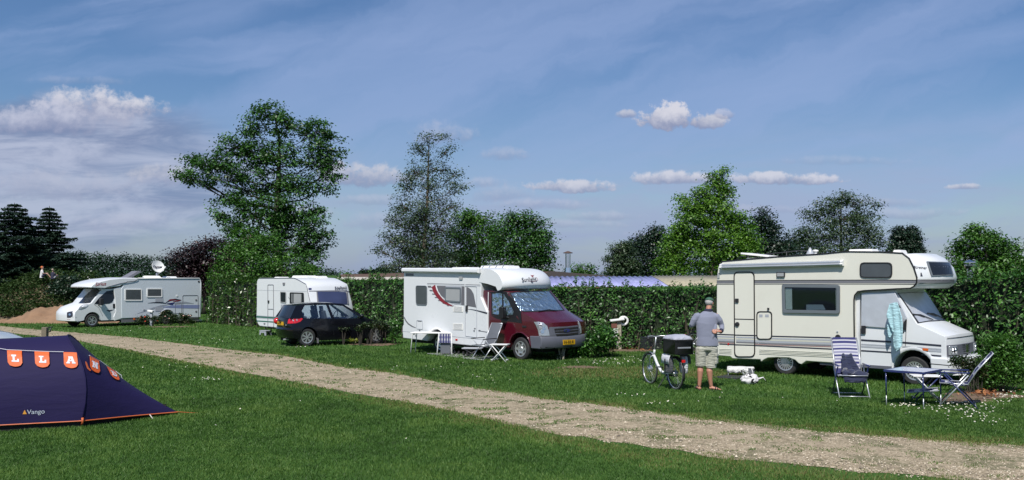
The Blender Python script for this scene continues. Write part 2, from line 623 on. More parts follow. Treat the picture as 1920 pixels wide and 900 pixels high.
def leafmat(name, cols, rough=0.45, trans=0.3, spec=0.4):
 """cols: dark -> light, chosen leaf by leaf"""
 m = bpy.data.materials.new(name); m.use_nodes = True
 w = NT(m.node_tree)
 at = w.n('ShaderNodeAttribute', attribute_name='v')
 cr = w.n('ShaderNodeValToRGB')
 el = cr.color_ramp.elements
 while len(el) < len(cols): el.new(0.5)
 for i, c in enumerate(cols):
  el[i].position = i / (len(cols) - 1); el[i].color = (*c, 1)
 w.put(cr.inputs[0], at.outputs['Fac'])
 p = w.n('ShaderNodeBsdfPrincipled')
 w.put(p.inputs['Base Color'], cr.outputs[0])
 p.inputs['Roughness'].default_value = rough
 p.inputs['Specular IOR Level'].default_value = spec
 t = w.n('ShaderNodeBsdfTranslucent')
 w.put(t.inputs[0], w.mix(1.0, cr.outputs[0], (1.1, 1.25, 0.6), 'MULTIPLY'))
 mx = w.n('ShaderNodeMixShader'); mx.inputs[0].default_value = trans
 w.nt.links.new(p.outputs[0], mx.inputs[1]); w.nt.links.new(t.outputs[0], mx.inputs[2])
 out = w.n('ShaderNodeOutputMaterial'); w.nt.links.new(mx.outputs[0], out.inputs[0])
 M[name] = m
 return m

def foil(name, col, scale, rough=0.25, bump=0.6, dist=0.05):
 m = bpy.data.materials.new(name); m.use_nodes = True
 w = NT(m.node_tree)
 p = w.n('ShaderNodeBsdfPrincipled'); out = w.n('ShaderNodeOutputMaterial')
 w.nt.links.new(p.outputs[0], out.inputs[0])
 tc = w.n('ShaderNodeTexCoord').outputs['Object']
 vo = w.n('ShaderNodeTexVoronoi', feature='F1'); w.put(vo.inputs['Vector'], tc); vo.inputs['Scale'].default_value = scale
 nz = w.noise(tc, scale * 0.8, 4)
 w.put(p.inputs['Base Color'], w.mix(nz, tuple(q * 0.75 for q in col), col))
 p.inputs['Metallic'].default_value = 0.45 if 'grey' in name else 0.85; p.inputs['Roughness'].default_value = rough
 b = w.n('ShaderNodeBump'); b.inputs['Strength'].default_value = bump; b.inputs['Distance'].default_value = dist
 w.put(b.inputs['Height'], w.m('ADD', vo.outputs['Distance'], w.m('MULTIPLY', nz, 1.2)))
 w.nt.links.new(b.outputs[0], p.inputs['Normal'])
 M[name] = m
 return m

def glassmat(name, tint, alpha, rough=0.03):
 """thin pane: mirror-like skin over a see-through tint"""
 m = bpy.data.materials.new(name); m.use_nodes = True
 w = NT(m.node_tree)
 g = w.n('ShaderNodeBsdfGlossy'); g.inputs['Roughness'].default_value = rough; g.inputs['Color'].default_value = (0.9, 0.95, 1, 1)
 t = w.n('ShaderNodeBsdfTransparent'); t.inputs[0].default_value = (*tint, 1)
 fr = w.n('ShaderNodeLayerWeight'); fr.inputs[0].default_value = 0.35
 mx = w.n('ShaderNodeMixShader')
 w.put(mx.inputs[0], w.m('ADD', w.m('MULTIPLY', fr.outputs[0], 0.35), alpha, clamp=True))
 w.nt.links.new(t.outputs[0], mx.inputs[1]); w.nt.links.new(g.outputs[0], mx.inputs[2])
 out = w.n('ShaderNodeOutputMaterial'); w.nt.links.new(mx.outputs[0], out.inputs[0])
 M[name] = m
 return m

mat('white_gel', (0.66, 0.68, 0.70), 0.3, var=0.025, vscale=1.2, coat=0.2, dirt=(0.5, 0.5, 0.46), dscale=1.3, damt=0.10)
mat('cool_gel', (0.56, 0.61, 0.66), 0.35, var=0.02, vscale=1.2, coat=0.1, dirt=(0.42, 0.44, 0.42), dscale=1.3, damt=0.12)
mat('cream_gel', (0.68, 0.67, 0.595), 0.35, var=0.03, vscale=1.4, coat=0.1, dirt=(0.48, 0.45, 0.36), dscale=1.1, damt=0.16)
mat('cream_skirt', (0.56, 0.56, 0.48), 0.4, var=0.05, vscale=2.4, dirt=(0.36, 0.33, 0.25), dscale=2.0, damt=0.3)
mat('red_paint', (0.07, 0.004, 0.012), 0.22, var=0.05, coat=0.8)
mat('black_paint', (0.004, 0.004, 0.006), 0.12, var=0.05, coat=0.3, spec=0.35)
mat('silver_paint', (0.42, 0.47, 0.50), 0.25, var=0.03, coat=0.6)
mat('grey_plastic', (0.10, 0.105, 0.13), 0.5, var=0.08, bump=0.1)
mat('dark_plastic', (0.02, 0.02, 0.023), 0.45, var=0.1)
mat('black_trim', (0.012, 0.011, 0.012), 0.4, var=0.1)
mat('under', (0.008, 0.008, 0.008), 0.9, var=0.2)
mat('tyre', (0.022, 0.022, 0.024), 0.8, var=0.25, vscale=14, dirt=(0.08, 0.07, 0.055), dscale=5, damt=0.4)
mat('alloy', (0.62, 0.63, 0.65), 0.28, metal=0.75, var=0.05)
mat('chrome', (0.75, 0.76, 0.78), 0.15, metal=1.0, var=0.03)
mat('alu', (0.55, 0.57, 0.60), 0.35, metal=0.6, var=0.06)
mat('white_plastic', (0.74, 0.74, 0.73), 0.4, var=0.04)
mat('white_tube', (0.7, 0.7, 0.68), 0.35, var=0.05)
mat('grey_stripe', (0.17, 0.17, 0.19), 0.4, var=0.05)
mat('pale_grey', (0.36, 0.38, 0.42), 0.4, var=0.05)
mat('stripe_dark', (0.03, 0.032, 0.05), 0.4, var=0.05)
mat('stripe_blue', (0.025, 0.03, 0.12), 0.4, var=0.05)
mat('stripe_red', (0.22, 0.02, 0.03), 0.4, var=0.05)
mat('stripe_green', (0.03, 0.13, 0.10), 0.4, var=0.05)
mat('lamp_red', (0.55, 0.01, 0.015), 0.15, var=0.2, vscale=25, coat=0.8)
mat('lamp_orange', (0.6, 0.12, 0.02), 0.2, var=0.1, coat=0.5)
mat('lamp_clear', (0.42, 0.45, 0.48), 0.12, metal=0.5, var=0.3, vscale=22)
mat('plate_yellow', (0.75, 0.42, 0.02), 0.35, var=0.06)
mat('plate_red', (0.35, 0.05, 0.04), 0.35, var=0.1)
mat('win_dark', (0.014, 0.018, 0.026), 0.10, var=0.3, vscale=3, spec=0.35)
mat('win_grey', (0.07, 0.08, 0.09), 0.15, var=0.25, vscale=3, spec=0.6)
mat('win_blue', (0.045, 0.055, 0.12), 0.12, var=0.2, vscale=2, spec=0.7)
mat('win_blind', (0.33, 0.34, 0.35), 0.25, var=0.08, vscale=5, spec=0.6)
mat('rubber_grey', (0.13, 0.15, 0.17), 0.5, var=0.08)
mat('curtain', (0.75, 0.74, 0.70), 0.85, var=0.2, vscale=22)
mat('unlit_interior', (0.012, 0.011, 0.012), 0.8, var=0.3)  # near-black tone standing for unlit space behind openings
mat('seat_cloth', (0.06, 0.065, 0.075), 0.85, var=0.2)
foil('foil_blue', (0.40, 0.55, 0.68), 7.0, 0.24, 1.0, 0.055)
foil('foil_grey', (0.74, 0.76, 0.82), 5.0, 0.4, 0.07)
glassmat('pane', (0.72, 0.78, 0.80), 0.02)
glassmat('pane_clear', (0.86, 0.9, 0.92), 0.05)
mat('bark', (0.10, 0.08, 0.06), 0.9, var=0.35, vscale=14, bump=0.6, bscale=25)
mat('bark_dark', (0.045, 0.038, 0.03), 0.9, var=0.35, vscale=14, bump=0.6, bscale=25)
mat('bark_pale', (0.30, 0.29, 0.25), 0.8, var=0.3, vscale=9, dirt=(0.05, 0.045, 0.04), dscale=7, damt=0.8)
mat('wood', (0.17, 0.14, 0.10), 0.8, var=0.25, vscale=20, bump=0.4, bscale=30)
mat('wood_pale', (0.34, 0.31, 0.24), 0.8, var=0.2, vscale=20, bump=0.3, bscale=30)
mat('soil', (0.15, 0.10, 0.065), 0.95, var=0.4, vscale=9, bump=0.8, bscale=18)
mat('roof_dark', (0.055, 0.045, 0.045), 0.8, var=0.25, vscale=3, bump=0.4, bscale=9)
mat('roof_brown', (0.10, 0.065, 0.055), 0.8, var=0.3, vscale=3)
mat('brick', (0.16, 0.06, 0.045), 0.85, var=0.3, vscale=6)
mat('fascia', (0.6, 0.56, 0.52), 0.6, var=0.08)
leafmat('lf_walnut', [(0.019, 0.056, 0.013), (0.040, 0.115, 0.025), (0.083, 0.216, 0.040)], trans=0.28)
leafmat('lf_green', [(0.022, 0.072, 0.012), (0.056, 0.150, 0.024), (0.118, 0.259, 0.047)], trans=0.3)
leafmat('lf_bright', [(0.043, 0.114, 0.016), (0.100, 0.222, 0.027), (0.192, 0.353, 0.053)], trans=0.35)
leafmat('lf_dark', [(0.009, 0.021, 0.013), (0.015, 0.038, 0.021), (0.030, 0.068, 0.033)], trans=0.15)
leafmat('lf_grey', [(0.024, 0.048, 0.022), (0.048, 0.088, 0.040), (0.095, 0.145, 0.07)], trans=0.22)
leafmat('lf_copper', [(0.010, 0.006, 0.008), (0.020, 0.010, 0.014), (0.048, 0.021, 0.025)], trans=0.15)
leafmat('lf_conifer', [(0.008, 0.020, 0.017), (0.017, 0.041, 0.026), (0.041, 0.085, 0.053)], rough=0.6, trans=0.05)
leafmat('lf_laurel', [(0.016, 0.060, 0.010), (0.041, 0.125, 0.021), (0.112, 0.265, 0.044)], rough=0.42, trans=0.2, spec=0.5)
leafmat('lf_laurel_light', [(0.016, 0.048, 0.006), (0.040, 0.100, 0.012), (0.088, 0.176, 0.024)], rough=0.3, trans=0.3, spec=0.6)
leafmat('lf_weed', [(0.014, 0.036, 0.008), (0.035, 0.07, 0.018), (0.08, 0.11, 0.045)], rough=0.7, trans=0.25, spec=0.2)
leafmat('lf_forest', [(0.009, 0.024, 0.013), (0.015, 0.037, 0.019), (0.027, 0.062, 0.027)], rough=0.8, trans=0.1, spec=0.1)

# ------------------------------------------------------------------ leaves, grass and other many-faced meshes
def mesh_np(name, V, F, mats, parent=None, attr=None, smooth=False):
 """V (n,3), F (m,k) numpy; attr: one value per face"""
 me = bpy.data.meshes.new(name)
 n, (m, k) = len(V), F.shape
 me.vertices.add(n); me.vertices.foreach_set('co', np.ascontiguousarray(V, dtype=np.float32).ravel())
 me.loops.add(m * k); me.loops.foreach_set('vertex_index', np.ascontiguousarray(F, dtype=np.int32).ravel())
 me.polygons.add(m)
 me.polygons.foreach_set('loop_start', np.arange(0, m * k, k, dtype=np.int32))
 me.polygons.foreach_set('loop_total', np.full(m, k, dtype=np.int32))
 if attr is not None:
  a = me.attributes.new('v', 'FLOAT', 'FACE'); a.data.foreach_set('value', np.asarray(attr, dtype=np.float32))
 me.update(calc_edges=True)
 if smooth: me.polygons.foreach_set('use_smooth', np.ones(m, dtype=bool))
 for mt in (mats if isinstance(mats, (list, tuple)) else [mats]): me.materials.append(mt)
 o = bpy.data.objects.new(name, me); COL.objects.link(o)
 if parent is not None: o.parent = parent
 return o

def leaf_mesh(name, C, size, mt, parent=None, rs=None, aspect=0.5, up=0.5, outv=None, fold=0.15, v=None, droop=0.0):
 """a rhombic leaf at each centre"""
 rs = rs or np.random.RandomState(1)
 n = len(C)
 N = rs.normal(size=(n, 3)); N /= np.linalg.norm(N, axis=1)[:, None]
 N[:, 2] = np.abs(N[:, 2])
 N += np.array([0, 0, up])
 if outv is not None: N += outv
 N /= np.linalg.norm(N, axis=1)[:, None]
 T = rs.normal(size=(n, 3)); T[:, 2] -= droop
 T -= N * (T * N).sum(1)[:, None]; T /= np.linalg.norm(T, axis=1)[:, None] + 1e-9
 B = np.cross(N, T)
 s = (size if np.ndim(size) else np.full(n, size)) * rs.uniform(0.65, 1.3, n)
 s = s[:, None]
 V = np.empty((n, 4, 3))
 V[:, 0] = C - T * s * 0.5
 V[:, 1] = C + B * s * aspect * 0.5 + N * s * fold - T * s * 0.05
 V[:, 2] = C + T * s * 0.5
 V[:, 3] = C - B * s * aspect * 0.5 + N * s * fold - T * s * 0.05
 F = np.arange(n * 4).reshape(n, 4)
 if v is None: v = rs.uniform(0, 1, n)
 return mesh_np(name, V.reshape(-1, 3), F, mt, parent, np.clip(v, 0, 1))

def clump_points(rs, c, r, nclump, per, sig, shell=0.45):
 """points gathered in clumps through an ellipsoid; returns points, clump centres"""
 d = rs.normal(size=(nclump, 3)); d /= np.linalg.norm(d, axis=1)[:, None]
 rad = rs.uniform(shell ** 3, 1, nclump) ** (1 / 3.0)
 cc = c + d * rad[:, None] * r
 pts = (cc[:, None, :] + rs.normal(size=(nclump, per, 3)) * sig * np.array([1, 1, 0.6])).reshape(-1, 3)
 tone = np.repeat(rs.normal(0, 0.16, nclump), per)
 return pts, cc, tone

def tree(name, label, Y, base, top, blobs, mt, bark='bark', leaf=0.14, dens=1.0, sig=0.3, trunk=0.2, group=None, seed=1, lean=0.0,
   twig=0.02, cat='tree', shell=0.45, per=26, depth=0.85, aspect=0.6, twigs=True, droop=0.0, clumps=1.0):
 leaf *= 0.72; per = int(per * 1.9)
 """blobs: (px, py, rx, ry[, dy]) crown masses; base/top: photo pixels of the trunk foot (on the ground) and tip"""
 rs = np.random.RandomState(seed)
 b0 = P(base[0], 527 + FOC * CH / Y, Y); b0.z = 0
 tp = P(top[0], top[1], Y)
 root = thing(name, label, cat, b0, 0, group)
 k = Y / FOC
 o = np.array(b0)
 spine = [b0.lerp(tp, t) + Vector((sin(t * 5 + seed) * 0.12 * trunk * 5, sin(t * 4 + seed * 2) * 0.1 * trunk * 5, 0)) * (1 if 0 < t < 1 else 0) for t in np.linspace(0, 1, 9)]
 tm = MB()
 tm.tube([p - b0 for p in spine], [trunk * (1.25 if i == 0 else 1) * (1 - 0.93 * (i / 8) ** 0.9) + 0.008 for i in range(9)], n=8)
 allp = []; allt = []; allo = []
 for bl in blobs:
  px, py, rx, ry = bl[:4]
  dy = bl[4] if len(bl) > 4 else rs.uniform(-0.3, 0.3) * rx * k
  c = P(px, py, Y + dy); c = np.array(c)
  r = np.array([rx * k, max(rx, ry) * k * depth * 0.8, ry * k])
  area = r[0] * r[2]
  ncl = max(4, int(area * 34 * dens * clumps / (sig / 0.3) ** 1.2))
  pts, cc, tone = clump_points(rs, c, r, ncl, max(6, int(per * dens ** 0.3)), sig, shell)
  allp.append(pts); allt.append(tone); allo.append((pts - c) / (np.linalg.norm(r)))
  # limb from the trunk to the mass, then twigs to its clumps
  tz = min(0.93, max(0.12, ((c[2] - 0.30 * abs(c[0] - b0.x) - 0.6 * r[2]) - b0.z) / max(0.5, tp.z - b0.z)))
  s0 = spine[int(tz * 8)].lerp(spine[min(8, int(tz * 8) + 1)], tz * 8 - int(tz * 8)) if tz < 1 else spine[8]
  cv = Vector(c)
  mid = s0.lerp(cv, 0.5) + Vector((0, 0, -0.1 * (cv - s0).length))
  r0 = trunk * (1 - 0.85 * tz) * 0.32
  tm.tube([s0 - b0, mid - b0, cv - b0], [r0, r0 * 0.6, max(0.012, r0 * 0.3)], n=5)
  if twigs:
   sel = rs.choice(len(cc), min(len(cc), 26), replace=False)
   for i in sel:
    q = Vector(cc[i]); st = mid.lerp(cv, rs.uniform(0.2, 1.0))
    md = st.lerp(q, 0.55) + Vector(rs.normal(0, 0.06, 3) * (q - st).length)
    tm.tube([st - b0, md - b0, q - b0], [max(twig, r0 * 0.25), twig * 0.7, twig * 0.3], n=4)
 tm.build('trunk', M[bark], root, smooth=True)
 Pn = np.concatenate(allp) - o; T = np.concatenate(allt); O = np.concatenate(allo)
 keep = (Pn[:, 2] > 0.05)
 Pn, T, O = Pn[keep], T[keep], O[keep]
 v = np.clip(0.45 + T + rs.normal(0, 0.2, len(Pn)), 0, 1)
 leaf_mesh('crown', Pn, leaf, M[mt], root, rs, aspect=aspect, up=0.45, outv=O * 0.9, v=v, droop=droop)
 return root

def conifer(name, label, Y, base, top, halfw, group=None, seed=1, z0=0.6):
 rs = np.random.RandomState(seed)
 b0 = P(base, 527 + FOC * CH / Y, Y); b0.z = 0
 H = P(top[0], top[1], Y).z
 W = halfw * Y / FOC
 root = thing(name, label, 'tree', b0, 0, group)
 tm = MB(); tm.tube([(0, 0, 0), (0.05, 0, H * 0.5), (0, 0, H)], [0.28, 0.16, 0.02], n=8)
 P_ = []; T_ = []; D_ = []
 z = z0
 while z < H - 0.15:
  t = z / H
  L = W * (1 - t) ** 0.72 * (1.0 + 0.16 * rs.normal())
  nb = int(7 + 5 * (1 - t))
  a0 = rs.uniform(0, 6.3)
  for i in range(nb):
   a = a0 + 2 * pi * i / nb + rs.normal(0, 0.12)
   l = L * rs.uniform(0.55, 1.25) + 0.12
   pts = []
   for q in np.linspace(0, 1, 5):
    pts.append(Vector((cos(a) * l * q, sin(a) * l * q, z + 0.10 * l * q - 0.32 * l * q * q + 0.20 * l * q ** 4)))
   tm.tube(pts, [0.03, 0.02, 0.015, 0.01, 0.005], n=3)
   m = max(26, int(l * 190))
   qq = rs.uniform(0.12, 1.0, m) ** 0.75
   spread = (0.06 + 0.26 * l * 0.5 * (1 - qq) + 0.10)
   sx = rs.normal(0, 1, m) * spread
   cx = cos(a) * l * qq - sin(a) * sx
   cy = sin(a) * l * qq + cos(a) * sx
   cz = z + 0.10 * l * qq - 0.32 * l * qq ** 2 + 0.20 * l * qq ** 4 - np.abs(sx) * 0.28 + rs.normal(0, 0.03, m)
   P_.append(np.stack([cx, cy, cz], 1)); T_.append(np.full(m, 0.25) + 0.35 * qq)
  z += 0.24 + 0.10 * rs.uniform()
 tm.build('trunk', M['bark_dark'], root, smooth=True)
 C = np.concatenate(P_); T = np.concatenate(T_)
 leaf_mesh('crown', C, 0.20, M['lf_conifer'], root, rs, aspect=0.42, up=1.0, v=T + rs.normal(0, 0.15, len(C)), droop=0.3)
 return root

def bush(name, label, cat, loc, blobs, mt, leaf=0.06, n=60, sig=0.06, stems=6, group=None, seed=1, bark='bark_dark', per=14, flowers=None, aspect=0.6, base_r=0.12, shell=0.3, stem_r=0.008):
 """blobs in metres around loc: (x,y,z, rx,ry,rz)"""
 rs = np.random.RandomState(seed)
 root = thing(name, label, cat, loc, 0, group)
 tm = MB(); A = []; T = []
 for (x, y, z, rx, ry, rz) in blobs:
  c = np.array([x, y, z]); r = np.array([rx, ry, rz])
  pts, cc, tone = clump_points(rs, c, r, n, per, sig, shell)
  A.append(pts); T.append(tone)
  for i in range(min(stems, len(cc))):
   q = Vector(cc[i]); bx = Vector((x * 0.4 + rs.uniform(-1, 1) * base_r, y * 0.4 + rs.uniform(-1, 1) * base_r, 0))
   tm.tube([bx, bx.lerp(q, 0.5) + Vector((0, 0, 0.12 * q.z)), q], [stem_r, stem_r * 0.8, stem_r * 0.35], n=4)
 tm.build('stems', M[bark], root)
 C = np.concatenate(A); T = np.concatenate(T); k = C[:, 2] > 0.02
 C, T = C[k], T[k]
 leaf_mesh('foliage', C, leaf, M[mt], root, rs, aspect=aspect, up=0.5, v=np.clip(0.5 + T + rs.normal(0, 0.2, len(C)), 0, 1))
 if flowers:
  fm, cnt, sz = flowers
  f = MB()
  for i in rs.choice(len(C), cnt, replace=False):
   p = C[i] + np.array([0, -0.05, 0.03])
   f.ell(p, (sz, sz, sz * 0.7), 7, 4)
  f.build('blossoms', M[fm], root, smooth=True)
 return root

# ------------------------------------------------------------------ ground
UP_E = [(-700, 590), (0, 611), (45, 616), (130, 623), (250, 633), (400, 652), (520, 665), (640, 687), (740, 700), (840, 720), (990, 742), (1140, 761), (1280, 779), (1480, 802), (1630, 815), (1920, 836), (2400, 868)]
LO_E = [(-700, 606), (0, 622), (60, 629), (135, 637), (200, 649), (300, 669), (350, 679), (450, 698), (560, 718), (640, 733), (765, 755), (890, 781), (990, 803), (1140, 828), (1280, 848), (1430, 867), (1580, 880), (1755, 897), (1920, 912), (2400, 960)]

def in_path(X, Y):
 """signed distance-like value in metres: > 0 inside the gravel track (vectorised)"""
 zc = -CH
 f = Y * CP + zc * SP
 px = 960 + FOC * X / f; py = 450 - FOC * (-Y * SP + zc * CP) / f
 yu = np.interp(px, [a for a, b in UP_E], [b for a, b in UP_E])
 yl = np.interp(px, [a for a, b in LO_E], [b for a, b in LO_E])
 Yu = FOC * CH / (yu - 527); Yl = FOC * CH / (yl - 527)
 w = 0.10 * np.sin(X * 3.1 + Y * 1.3) + 0.08 * np.sin(X * 7.7 - Y * 5.1) + 0.05 * np.sin(X * 17.0 + Y * 13)
 return np.minimum(Yu - Y, Y - Yl) * 0.8 + w

def build_ground():
 # one sheet to the horizon, rising gently beyond the campsite
 def h(x, y):
  r = 0.0
  if y > 110: r = 4.3 * min(1.0, (y - 110) / 200.0) ** 1.2
  return r
 ys = [-60, -10, 0, 5, 9, 12, 15, 18, 21, 25, 30, 36, 44, 55, 70, 90, 110, 150, 200, 250, 310, 500, 900, 2000]
 xs = [-1800, -700, -300, -150, -80, -45, -25, -15, -8, 0, 8, 15, 25, 45, 80, 150, 300, 700, 1800]
 V = np.array([(x, y, h(x, y)) for y in ys for x in xs])
 nx = len(xs)
 F = np.array([(j * nx + i, j * nx + i + 1, (j + 1) * nx + i + 1, (j + 1) * nx + i) for j in range(len(ys) - 1) for i in range(nx - 1)])
 m = bpy.data.materials.new('turf'); m.use_nodes = True
 w = NT(m.node_tree)
 p = w.n('ShaderNodeBsdfPrincipled'); out = w.n('ShaderNodeOutputMaterial'); w.nt.links.new(p.outputs[0], out.inputs[0])
 pos = w.n('ShaderNodeNewGeometry').outputs['Position']
 a = w.noise(pos, 0.5, 5); b = w.noise(pos, 9, 5, 0.7); c3 = w.noise(pos, 60, 3)
 c = w.mix(w.ss(a, 0.3, 0.7), (0.034, 0.084, 0.016), (0.060, 0.128, 0.028))
 c = w.mix(w.m('MULTIPLY', w.ss(b, 0.45, 0.8), 0.5), c, (0.055, 0.085, 0.022))
 c = w.mix(w.m('MULTIPLY', w.ss(c3, 0.5, 0.8), 0.4), c, (0.012, 0.03, 0.008))
 w.put(p.inputs['Base Color'], c); p.inputs['Roughness'].default_value = 0.95; p.inputs['Specular IOR Level'].default_value = 0.1
 bp = w.n('ShaderNodeBump'); bp.inputs['Distance'].default_value = 0.04; bp.inputs['Strength'].default_value = 0.7
 w.put(bp.inputs['Height'], b); w.nt.links.new(bp.outputs[0], p.inputs['Normal'])
 M['turf'] = m
 g = mesh_np('ground', V, F, m); g['kind'] = 'structure'

 # gravel track
 N = 260
 up = []; lo = []
 pxs = np.linspace(-700, 2400, N)
 for px in pxs:
  yu = np.interp(px, [a for a, b in UP_E], [b for a, b in UP_E]); yl = np.interp(px, [a for a, b in LO_E], [b for a, b in LO_E])
  a = G(px, yu); b = G(px, yl)
  a.y += 0.08 * mnoise.noise(Vector((a.x * 2, a.y * 2, 0))) * 3; b.y += 0.08 * mnoise.noise(Vector((b.x * 2, b.y * 2, 5))) * 3
  up.append(a); lo.append(b)
 V = []; K = 6
 for a, b in zip(up, lo):
  for k in range(K + 1):
   q = a.lerp(b, k / K); V.append((q.x, q.y, 0.004 + 0.022 * sin(pi * k / K)))
 F = np.array([(i * (K + 1) + k, (i + 1) * (K + 1) + k, (i + 1) * (K + 1) + k + 1, i * (K + 1) + k + 1) for i in range(N - 1) for k in range(K)])
 m = bpy.data.materials.new('gravel'); m.use_nodes = True
 w = NT(m.node_tree)
 p = w.n('ShaderNodeBsdfPrincipled'); out = w.n('ShaderNodeOutputMaterial'); w.nt.links.new(p.outputs[0], out.inputs[0])
 pos = w.n('ShaderNodeNewGeometry').outputs['Position']
 vo = w.n('ShaderNodeTexVoronoi'); w.put(vo.inputs['Vector'], pos); vo.inputs['Scale'].default_value = 34
 big = w.noise(pos, 1.1, 5, 0.6); med = w.noise(pos, 7, 5, 0.7)
 c = w.mix(vo.outputs['Color'], (0.22, 0.175, 0.115), (0.50, 0.415, 0.295))
 c = w.mix(w.ss(med, 0.45, 0.7, 0, 0.5), c, (0.185, 0.145, 0.095))
 c = w.mix(w.m('MULTIPLY', w.ss(w.m('ADD', big, w.m('MULTIPLY', med, 0.7)), 0.84, 1.02), 0.6), c, (0.10, 0.11, 0.05))
 w.put(p.inputs['Base Color'], c); p.inputs['Roughness'].default_value = 0.9; p.inputs['Specular IOR Level'].default_value = 0.2
 bp = w.n('ShaderNodeBump'); bp.inputs['Distance'].default_value = 0.02; bp.inputs['Strength'].default_value = 0.8
 w.put(bp.inputs['Height'], vo.outputs['Distance']); w.nt.links.new(bp.outputs[0], p.inputs['Normal'])
 o = mesh_np('gravel_track', np.array(V), F, m, smooth=True); o['kind'] = 'structure'
 M['gravel'] = m
 # loose stones
 rs = np.random.RandomState(5)
 n = 60000
 Yv = 10.2 * np.exp(rs.uniform(0, 1.0, n) ** 1.3 * 1.3); Xv = rs.uniform(-0.62, 0.62, n) * Yv
 k = in_path(Xv, Yv) > 0.04 + rs.exponential(0.06, n); Xv, Yv = Xv[k], Yv[k]; n = len(Xv)
 base = np.array([(1, 0, 0), (0, 1, 0), (-1, 0, 0), (0, -1, 0), (0, 0, 0.8), (0, 0, -0.8)])
 sz = rs.uniform(0.006, 0.017, n) * np.where(rs.uniform(size=n) < 0.02, 2.0, 1)
 V = base[None] * sz[:, None, None] * rs.uniform(0.6, 1.3, (n, 6, 1)) + np.stack([Xv, Yv, np.full(n, 0.02)], 1)[:, None]
 f0 = np.array([(0, 1, 4), (1, 2, 4), (2, 3, 4), (3, 0, 4)])
 F = (f0[None] + (np.arange(n) * 6)[:, None, None]).reshape(-1, 3)
 st = bpy.data.materials.new('stones'); st.use_nodes = True
 w = NT(st.node_tree); p = w.n('ShaderNodeBsdfPrincipled'); out = w.n('ShaderNodeOutputMaterial'); w.nt.links.new(p.outputs[0], out.inputs[0])
 cr = w.n('ShaderNodeValToRGB'); e = cr.color_ramp.elements; e.new(0.5)
 for i, c in enumerate([(0.12, 0.10, 0.075), (0.36, 0.295, 0.205), (0.62, 0.54, 0.42)]): e[i].position = i / 2; e[i].color = (*c, 1)
 w.put(cr.inputs[0], w.n('ShaderNodeAttribute', attribute_name='v').outputs['Fac']); w.put(p.inputs['Base Color'], cr.outputs[0]); p.inputs['Roughness'].default_value = 0.85
 o = mesh_np('gravel_stones', V.reshape(-1, 3), F, st, None, np.repeat(rs.uniform(0, 1, n), 4))
 tag(o, 'loose pale stones scattered over the gravel track', 'gravel', kind='stuff')

def soil_patch(label, cpx, cpy, rx, ry, seed, mt='soil', h=0.02, name='soil_patch'):
 c = G(cpx, cpy); k = c.y / FOC
 rxm = rx * k; rym = ry * c.y * c.y / (FOC * CH)
 rnd = random.Random(seed); n = 40; vs = []
 R = [(1 + 0.22 * sin(3 * a + seed) + 0.14 * sin(7 * a + seed * 2) + rnd.uniform(-0.08, 0.08)) for a in [2 * pi * i / n for i in range(n)]]
 for j in range(1, 5):
  q = j / 4
  for i in range(n):
   a = 2 * pi * i / n
   vs.append((cos(a) * rxm * R[i] * q, sin(a) * rym * R[i] * q, 0.006 + (1 - q) * h + (rnd.uniform(0, h * 0.5) if j < 4 else 0)))
 vs.append((0, 0, 0.006 + h)); L = len(vs) - 1
 fs = [(L, i, (i + 1) % n) for i in range(n)]
 for j in range(3):
  for i in range(n):
   a = (i + 1) % n; fs.append((j * n + i, (j + 1) * n + i, (j + 1) * n + a, j * n + a))
 m = MB(); m.add(vs, fs)
 o = m.build(name, M[mt], smooth=True); o.location = (c.x, c.y, 0); o['kind'] = 'structure'
 return o

SOILS = [(1090, 689, 46, 2.6), (1855, 742, 75, 9), (700, 646, 46, 2.2), (318, 613, 40, 1.2), (1165, 657, 75, 4), (1810, 752, 55, 7)]

